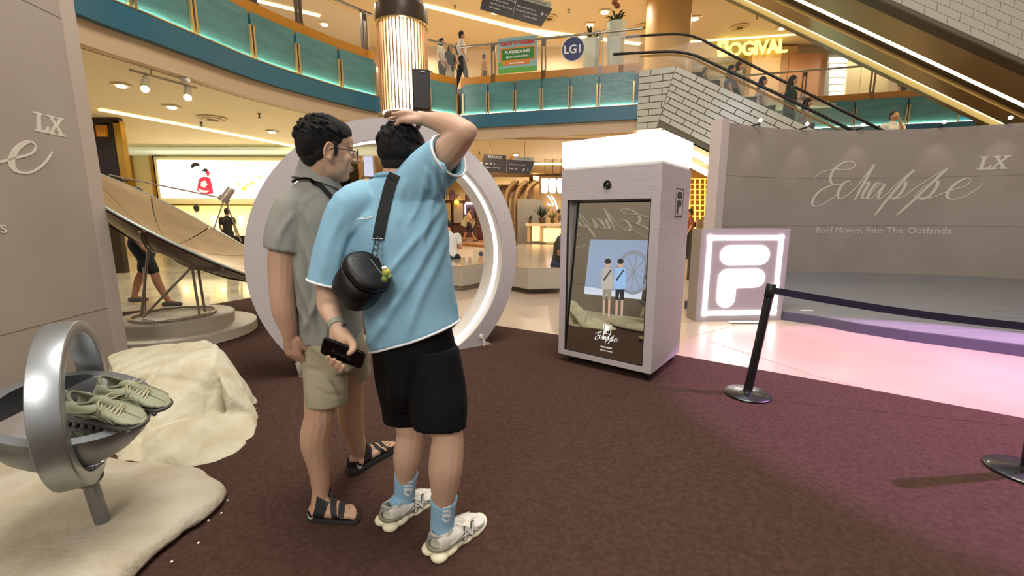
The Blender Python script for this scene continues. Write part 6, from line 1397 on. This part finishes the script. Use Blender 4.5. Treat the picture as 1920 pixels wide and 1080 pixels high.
MB().tube([P1(-.008, .114, .010), P1(0, .118, .013), P1(.008, .114, .010)], .0016, 6).build('bridge', m_rim, gls)
# shirt
g1 = MB()
rg1 = lerp_rings([oring(V(596, 340, 1.85), R1d, F1d, .088, .074, 40), oring(V(590, 360, 1.88), R1d, F1d, .15, .10, 40), oring(V(590, 394, 1.90), R1d, F1d, .195, .135, 40), oring(V(594, 440, 1.91), R1d, F1d, .20, .155, 40), oring(V(601, 510, 1.91), R1d, F1d, .190, .160, 40), oring(V(609, 575, 1.92), R1d, F1d, .185, .155, 40), oring(V(615, 628, 1.93), R1d, F1d, .188, .158, 40)], 4)
shell(g1, rg1, .008); shell(g1, limbrings([V(582, 380, 1.82), V(551, 396, 1.79), V(539, 430, 1.77), V(532, 470, 1.76)], [.080, .082, .079, .076]), .008)
shell(g1, limbrings([V(620, 384, 1.97), V(652, 395, 2.03), V(664, 440, 2.06), V(666, 480, 2.06)], [.085, .080, .077, .076]), .008)
sh1 = garment(g1, 'shirt', m_grey, man1, .0062, 3, folds([(555, 420, 600, 560, 6, .006), (570, 400, 620, 520, 6, .005), (560, 500, 590, 620, 6, .008), (580, 500, 600, 600, 5, -.006), (545, 400, 520, 460, 6, .005), (600, 540, 575, 620, 6, .007), (590, 360, 560, 400, 5, .004), (605, 560, 612, 640, 5, .006), (560, 560, 575, 625, 4, .006), (572, 470, 583, 560, 4, -.006)], .0016, 2)); bv1 = tree_of(sh1)
cr_ = lerp_rings([oring(V(597, 345, 1.85), R1d, F1d, .092, .080, 30, tilt=(0, -.02)), oring(V(599, 333, 1.845), R1d, F1d, .080, .072, 30, tilt=(0, -.035)), oring(V(600, 323, 1.84), R1d, F1d, .076, .070, 30, tilt=(0, -.05))], 3)
cb_ = MB(); shell(cb_, cr_, .004); cb_.build('collar', m_grey, sh1, smooth=True)
cf = MB(); shell(cf, lerp_rings([oring(V(600, 322, 1.84), R1d, F1d, .079, .073, 30, tilt=(0, -.05)), oring(V(598, 337, 1.85), R1d, F1d, .096, .088, 30, tilt=(0, -.03)), oring(V(597, 347, 1.85), R1d, F1d, .108, .10, 30, tilt=(0, -.03))], 3), .004); cf.build('collar_fold', m_grey, sh1, smooth=True)
strp = thing('shoulder_strap', 'black strap over the shoulder of the man in the grey shirt', 'strap', V(600, 350, 1.68))
ribbon_on(bv1, [(548, 343), (560, 338), (577, 337), (597, 345), (618, 366), (634, 384), (643, 392)], 9, .008, .004, 1.7).build('webbing', m_web, strp, smooth=True)
pb_ = hit(bv1, 634, 382, .014); MB().box(pb_, (.03, .012, .03), Matrix.Rotation(.7, 3, 'Y')).build('buckle', m_black, strp, bevel=.003)
# shorts
g = MB()
shell(g, lerp_rings([oring(V(616, 600, 1.92), R1d, F1d, .165, .14), oring(V(620, 640, 1.92), R1d, F1d, .175, .145), oring(V(624, 680, 1.92), R1d, F1d, .165, .135)], 3), .008)
shell(g, limbrings([V(608, 645, 1.87), V(611, 690, 1.85), V(612, 730, 1.82), V(612, 758, 1.81)], [.098, .096, .092, .088]), .008); shell(g, limbrings([V(650, 640, 1.96), V(658, 670, 1.99), V(665, 704, 2.02)], [.092, .088, .080]), .008)
garment(g, 'shorts', m_khaki, man1, .0065, 3, folds([(580, 640, 640, 700, 7, .006), (575, 690, 640, 720, 5, -.005), (600, 700, 640, 750, 6, .005), (575, 660, 580, 750, 5, .004), (640, 640, 655, 700, 6, .006), (590, 730, 640, 745, 4, -.004)], .0016, 5))
# sandals
m_rub = mat('sandal_rubber', '2c2b29', .7, bump=.2, bscale=200); m_rub2 = mat('sandal_footbed', '1c1b1a', .8); m_strapb = mat('sandal_strap', '111112', .6, bump=.2, bscale=400); m_swoosh = mat('swoosh_grey', 'c9c5b5', .5)
for h_, t_, sd_ in ((hN, tN, -1), (hFf, tFf, -1)):
    y = (t_ - h_).normalized(); x = y.cross(Vector((0, 0, 1))) * sd_; L_ = (t_ - h_).length; hz = Vector((h_.x, h_.y, 0))
    P = lambda u, v, w_: hz + x * (u * L_) + y * (v * L_) + Vector((0, 0, w_ * L_ ))
    sb_ = bpy.data.objects.new('sandal', None); C.objects.link(sb_); sb_.parent = man1; sb_.matrix_parent_inverse = W[man1].inverted(); W[sb_] = Matrix(); sb_.empty_display_size = .05
    outl = smooth_path([Vector(p) for p in ((-.13, .0, 0), (-.02, -.05, 0), (.12, .0, 0), (.15, .2, 0), (.14, .45, 0), (.19, .68, 0), (.17, .86, 0), (.08, .98, 0), (-.06, 1.05, 0), (-.17, 1.0, 0), (-.20, .8, 0), (-.16, .45, 0), (-.16, .2, 0), (-.13, .0, 0))], 4)[:-1]
    rr_ = []
    for sc_, w0 in ((.94, .0), (1.0, .03), (1.02, .10), (.98, .13), (.90, .125), (.85, .105)): rr_.append([P(p.x * sc_, .5 + (p.y - .5) * sc_, w0 + (.02 if abs(p.y - .1) < .25 and w0 > .02 else 0)) for p in outl])
    MB().loft(rr_).build('sole', m_rub, sb_, smooth=True)
    bvb = tree_of(body1)
    def strapx(v0, v1, hgt, wd_, nm='strap', bulge=.0):
        rings = []
        for k_ in range(17):
            f_ = k_ / 16; a = .10 + (PI - .2) * f_; v = v0 + (v1 - v0) * f_; rr2 = []
            for dv in (-wd_ / L_ / 2, wd_ / L_ / 2):
                o_ = P(-.01, v + dv, .12); dd = (x * -math.cos(a) + Vector((0, 0, 1)) * math.sin(a)); h__ = bvb.ray_cast(o_ + dd * .16, -dd, .16)
                rr2.append((h__[0] if h__[0] is not None else o_ + dd * .03) + dd * .0025)
                rr2.append(rr2[-1] + dd * .0032)
            rings.append([rr2[0], rr2[2], rr2[3], rr2[1]])
        return MB().loft(rings).build(nm, m_strapb, sb_, smooth=True)
    strapx(.20, .44, .24, .042); strapx(.26, .52, .24, .030); strapx(.62, .40, .17, .026); strapx(.74, .62, .115, .026)
    # heel counter
    rings = []
    for k_ in range(15):
        a = -.35 + (PI + .7) * k_ / 14; c_ = P(.135 * -math.cos(a), .13 - .15 * math.sin(a), 0); lo_, hi_ = (.11, .27) if abs(k_ - 7) < 5 else (.10, .20)
        o_ = (c_ - P(0, .13, 0)).normalized() * .003; rings.append([c_ + Vector((0, 0, lo_ * L_)), c_ + Vector((0, 0, hi_ * L_)), c_ + o_ + Vector((0, 0, hi_ * L_)), c_ + o_ + Vector((0, 0, lo_ * L_))])
    MB().loft(rings).build('heel_counter', m_strapb, sb_, smooth=True)
    sgn = 1 if sd_ > 0 else 1
    for us in (.148, -.148):
        sw_ = [P(us, .00, .27), P(us * 1.03, .04, .15), P(us * 1.05, .09, .13), P(us * 1.05, .15, .21), P(us * 1.04, .10, .165), P(us * 1.03, .055, .185)]
        oo = x * math.copysign(.003, us); MB().add([p + oo for p in sw_], [(0, 1, 5), (1, 2, 4, 5), (2, 3, 4)]).build('side_mark', m_swoosh, sb_, fixn=False)
# ================================================================ PEOPLE IN THE BACKGROUND
def bgp(base, hgt, face, label, top='444444', bottom='222222', hairc='1a1512', pose='stand', sleeve=True, long_hair=False, skin='b98a6a', shoes='2a2624', up_to=None, bend=0, wide=1.0, group=None, stride=.0, cap=False, longs=True, mask=False):
    """small background person: one continuous body with clothes, hair and shoes"""
    s = hgt / 1.72; t = thing('person', label, 'person', base, group=group); f = Vector((math.cos(face), math.sin(face), 0)); r = Vector((f.y, -f.x, 0)); B_ = V3(base)
    P = lambda x, y, z: B_ + (r * x * wide + f * y) * s + Vector((0, 0, z * s))
    sit = pose == 'sit'; hz = .50 if sit else .92; by = bend
    N_ = lambda x, z, y=0: P(x, y + by * max(0, (z - hz)) , z)
    b = MB(); lean = by
    tz = hz - .92
    pel, chs, nk, hd = N_(0, .95 + tz), N_(0, 1.30 + tz), N_(0, 1.47 + tz), N_(0, 1.61 + tz, .03 + by * .12)
    b.chain([pel, N_(0, 1.12 + tz), chs, nk], [.125 * s * wide, .115 * s * wide, .135 * s * wide, .06 * s]); b.chain([nk, hd], [.05 * s, .06 * s]); M3 = Matrix((r, f, Vector((0, 0, 1)))).transposed()
    b.ell(hd + Vector((0, 0, .02 * s)), (.075 * s, .092 * s, .115 * s), M3, 16, 12); b.ell(hd + f * .095 * s, (.012 * s, .016 * s, .02 * s), M3, 8, 6)
    for sg in (-1, 1): b.ell(hd + r * sg * .078 * s, (.008 * s, .018 * s, .028 * s), M3, 8, 6)
    arms = []
    for sg in (-1, 1):
        sh, el = N_(sg * .19, 1.40 + tz), N_(sg * .24, 1.13 + tz, .0); wr = N_(sg * .22, .90 + tz, .1)
        if pose in ('hold', 'sit') or (pose == 'one' and sg > 0): el = N_(sg * .23, 1.14 + tz, .05); wr = N_(sg * .10, 1.16 + tz, .28)
        if pose == 'face' and sg < 0: el = N_(sg * .24, 1.2 + tz, .1); wr = N_(sg * .04, 1.50 + tz, .16)
        if stride and pose == 'stand': wr = N_(sg * .23, .92 + tz, .14 * sg); 
        arms.append((sh, el, wr)); b.chain([chs + r * sg * .06 * s, sh, el], [.06 * s, .055 * s, .040 * s]); b.chain([el, wr], [.040 * s, .026 * s]); d = (wr - el).normalized(); b.chain([wr, wr + d * .05 * s, wr + d * .10 * s], [.026 * s, .032 * s, .02 * s])
        for q in (-1, 0, 1): b.chain([wr + d * .07 * s, wr + d * .14 * s + f * q * .02 * s], [.010 * s, .008 * s], 6, 2)
    legs = []
    for sg in (-1, 1):
        st = stride * sg
        if sit: kn, an = P(sg * .11, .44, .50), P(sg * .12, .40, .08)
        else: kn, an = P(sg * .10, st * .5 + .02, .50), P(sg * .10, st, .08 if st >= 0 else .12)
        hp = P(sg * .09, 0, hz); legs.append((hp, kn, an)); b.chain([hp, kn], [.09 * s, .058 * s]); b.chain([kn, kn.lerp(an, .35) - f * .02 * s, an], [.058 * s, .056 * s, .038 * s]); b.chain([an, an + f * .12 * s - Vector((0, 0, .045 * s))], [.034 * s, .025 * s])
    place(remesh(b, .016 * s, 2), 'body', mat('bg_skin_' + skin, skin, .6), t, 'all')
    c_ = MB(); c_.chain([pel - Vector((0, 0, .02 * s)), N_(0, 1.12 + tz), chs, N_(0, 1.43 + tz)], [.145 * s * wide, .14 * s * wide, .155 * s * wide, .09 * s])
    for sh, el, wr in arms:
        e_ = el if not sleeve == 'long' else wr
        c_.chain([chs, sh, sh.lerp(el, .6)] + ([el, wr] if sleeve == 'long' else []), [.09 * s, .070 * s, .062 * s] + ([.05 * s, .036 * s] if sleeve == 'long' else []))
    place(remesh(c_, .016 * s, 2), 'top', mat('bg_top_' + top, top, .8), t, 'all')
    c_ = MB()
    for hp, kn, an in legs: e_ = an if longs else hp.lerp(kn, .9); c_.chain([pel - Vector((0, 0, .03 * s)), hp, hp.lerp(kn, .9)] + ([kn, an] if longs else []), [.12 * s * wide, .108 * s * wide, .078 * s] + ([.072 * s, .055 * s] if longs else []))
    place(remesh(c_, .018 * s, 2), 'trousers', mat('bg_bottom_' + bottom, bottom, .8), t, 'all')
    h = MB(); h.ell(hd + Vector((0, 0, .055 * s)) - f * .022 * s, (.088 * s, .098 * s, .10 * s), M3, 16, 12); h.ell(hd - f * .055 * s, (.078 * s, .055 * s, .09 * s), M3, 12, 8)
    if long_hair: h.chain([hd - f * .05 * s, hd - f * .07 * s - Vector((0, 0, .16 * s)), N_(0, 1.34 + tz, -.09)], [.085 * s, .08 * s, .05 * s])
    place(remesh(h, .014 * s, 1), 'cap' if cap else 'hair', mat('bg_hair_' + hairc, hairc, .6), t, 'all')
    for hp, kn, an in legs:
        sh_ = MB(); g0 = an - Vector((0, 0, .05 * s)); sh_.chain([g0 - f * .05 * s, g0 + f * .05 * s, g0 + f * .16 * s], [.042 * s, .042 * s, .030 * s], 10, 3); sh_.build('shoe', mat('bg_shoe_' + shoes, shoes, .6), t, smooth='all')
    return t, P
def seatbase(px, py, Y, z=0): p = D(px, py, Y); return Vector((p.x, p.y, z))
# lower level
bgp(G(285, 572), 1.78, .15, 'man in black T-shirt and shorts walking behind the satellite dish', '0c0c0d', '0e0e10', stride=.30, longs=False, shoes='4a4440', skin='9a6a4c', wide=1.15)
t_, P_ = bgp(seatbase(848, 490, 9.2), 1.68, 1.9, 'man in white T-shirt sitting on the grey bench with his back turned', 'cfccc6', '141416', pose='sit', bend=.55, shoes='22201e', longs=False)
t_, P_ = bgp(seatbase(1047, 500, 7.85), 1.72, -.45, 'man in dark cap, grey-brown shirt and jeans sitting on the faceted bench', '3a342c', '23283a', hairc='141210', pose='sit', bend=.18, cap=True, shoes='1c1c1e', sleeve=True, skin='8f6448')
t_, P_ = bgp(seatbase(880, 460, 21.5, .12), 1.62, .2, 'woman in peach top and dark shorts carrying a big pale bag, walking past the arches', 'd8a878', '2a2028', pose='hold', stride=.28, longs=False, skin='b88058')
tag(MB().box(P_(-.36, .0, .95), (.62, .14, .5), Matrix.Rotation(.5, 3, 'Y')).build('tote_bag', mat('tote_pale', 'c8bd98', .7), bevel=.02), 'big pale tote bag carried by the woman in the peach top', 'bag')
bgp(seatbase(384, 492, 15.0), 1.72, 2.6, 'shop assistant in white shirt bending behind the jewellery counter', 'e6e4d6', '22201e', sleeve='long', bend=.15)
bgp(seatbase(433, 492, 13.6), 1.60, 1.6, 'customer with short dark hair in front of the jewellery counter', '1d1a18', '1d1a18', bend=.1)
bgp(seatbase(1324, 470, 13.8), 1.62, 2.7, 'receptionist with long dark hair and white blouse near the gold lattice', 'dcd2c4', '1a1a1e', long_hair=True)
bgp(seatbase(1290, 470, 13.9), 1.58, 2.9, 'person in a red-brown top at the desk beside the booth edge', '8a4a38', '2a2226')
bgp(seatbase(1056, 430, 20.0), 1.66, 2.7, 'dark-haired person leaning over the glowing counter', '5a4030', '2a2226', bend=.3)
# upper level
UZ = 5.14
bgp(seatbase(829, 140, 14.2, UZ), 1.60, -.2, 'woman with black bob and white top behind the balcony glass', 'd8d2c4', '26221f', long_hair=True)
bgp(seatbase(845, 140, 14.3, UZ), 1.46, -.6, 'woman in a black patterned top between two others on the balcony', '1c1a1a', 'b8b09c', long_hair=True)
t_, P_ = bgp(seatbase(866, 145, 14.0, UZ), 1.72, .2, 'person in white shirt with a black crossbody strap at the balcony corner', 'cfcabc', '1c1a1c', stride=.2)
MB().tube([P_(-.14, -.13, 1.45), P_(.0, -.175, 1.25), P_(.17, -.13, 1.02)], .018, 6).build('bag_strap', m_web, t_)
bgp(seatbase(908, 160, 14.2, UZ), 1.15, .5, 'child in an orange top behind the balcony post', 'c08a4a', '4a3a2a')
# riders standing on the down escalator
def rider(px, pyh, off, hgt, label, top, bottom, hairc='15110f', lh=True, **k):
    s_, z_ = EP(px, pyh, off); p = EPt(s_, z_ - hgt, off); return bgp(p, hgt, math.atan2(ed.y, ed.x), label, top, bottom, hairc, long_hair=lh, **k)
rider(1385, 118, .75, 1.6, 'rider with brown hair and light top, highest on the escalator', 'b8a890', '26242c', '3a281c')
rider(1371, 124, .45, 1.55, 'rider in a lilac headscarf beside the highest one', '6a6478', '3a3848', '2b2630')
rider(1430, 146, .7, 1.6, 'rider in navy headscarf and pale top', 'cfc8bc', '232a4a', '20203a')
rider(1486, 144, .75, 1.68, 'rider in dark green headscarf and brown dress', '2a3a30', '3c2c20', '181410', sleeve='long')
rider(1514, 186, .6, 1.62, 'lowest rider, dark headscarf and pale shoulder', 'a89c88', '2c2620', '15100e')
rider(1322, 128, .9, 1.25, 'small dark-haired rider near the escalator top', '6a5c34', '2a2418', '1c150e', lh=False)
mz_ = D(1676, 212, 9.0); 
t_, P_ = bgp(Vector((D(1676, 212, 11.2).x, 11.2, D(1676, 212, 11.2).z - 1.70)), 1.72, -1.7, 'man in white shirt with hand at his face, rising above the curved backdrop', 'd6d2ca', '2a2a30', pose='face')
pl_ = MB(); c_ = Vector((D(1676, 212, 11.2).x, 11.2, D(1676, 212, 11.2).z - 1.71)); pl_.box((c_.x, c_.y, c_.z / 2), (1.6, 1.2, c_.z)); tag(pl_.build('raised_landing', m_wallL), 'plain landing block behind the curved backdrop carrying a standing man', 'platform')
bgp(seatbase(1690, 180, 17.6, UZ), 1.66, -1.2, 'dark-clothed person behind the far rail under the escalator soffit', '1a1816', '1a1816')
# uplighters on top of the curved backdrop
for x, y in ((1418, 236), (1505, 238), (1612, 242), (1753, 234), (1897, 222)):
    best_a = min(angs, key=lambda a: abs(proj(np.array([[arc(a).x, arc(a).y, 3.2]]))[0][0] - x)); p = arc(best_a, RR - .10); p = Vector((p.x, p.y, 3.2)); iw = (RC - arc(best_a)).normalized()
    t = thing('clip_spotlight', {1418: 'lit clip spotlight at the left end of the curved backdrop', 1505: 'lit clip spotlight second from the left on the curved backdrop', 1612: 'lit clip spotlight at the middle of the curved backdrop', 1753: 'lit clip spotlight below the rising escalator end', 1897: 'lit clip spotlight at the right picture edge on the backdrop'}[x], 'spotlight', p)
    a_ = arc(best_a, RR - .14); q_ = Vector((a_.x, a_.y, 3.27)); MB().bar((arc(best_a, RR + .05).x, arc(best_a, RR + .05).y, 3.215), (q_.x, q_.y, 3.22), .03, .03).build('clip', m_black, t); MB().ell(q_ + Vector((0, 0, .02)), (.035, .035, .035), n=10, m=8).build('lamp', m_lite, t, smooth='all')
    tgt = arc(best_a, RR - .05); spot('backdrop_spot', (q_.x + (RC - arc(best_a)).normalized().x * .18, q_.y + (RC - arc(best_a)).normalized().y * .18, 3.30), (tgt.x, tgt.y, 1.9), 5, (1, .92, .8), 60, .8, .02)
# crumbs of plaster on the carpet
for i, (x, y) in enumerate(((322, 1053), (391, 976), (372, 1018), (427, 938), (415, 962), (766, 985))):
    if (x, y) != (766, 985): tag(MB().ell(G(x, y, .012), (.006, .005, .004), n=7, m=5).build('plaster_crumb', m_white), None or 'white plaster crumb on the carpet ' + ('nearest the bottom edge', 'beside the slab edge', 'below the slab edge', 'at the slab tip', 'just under the slab tip')[i], 'crumb')
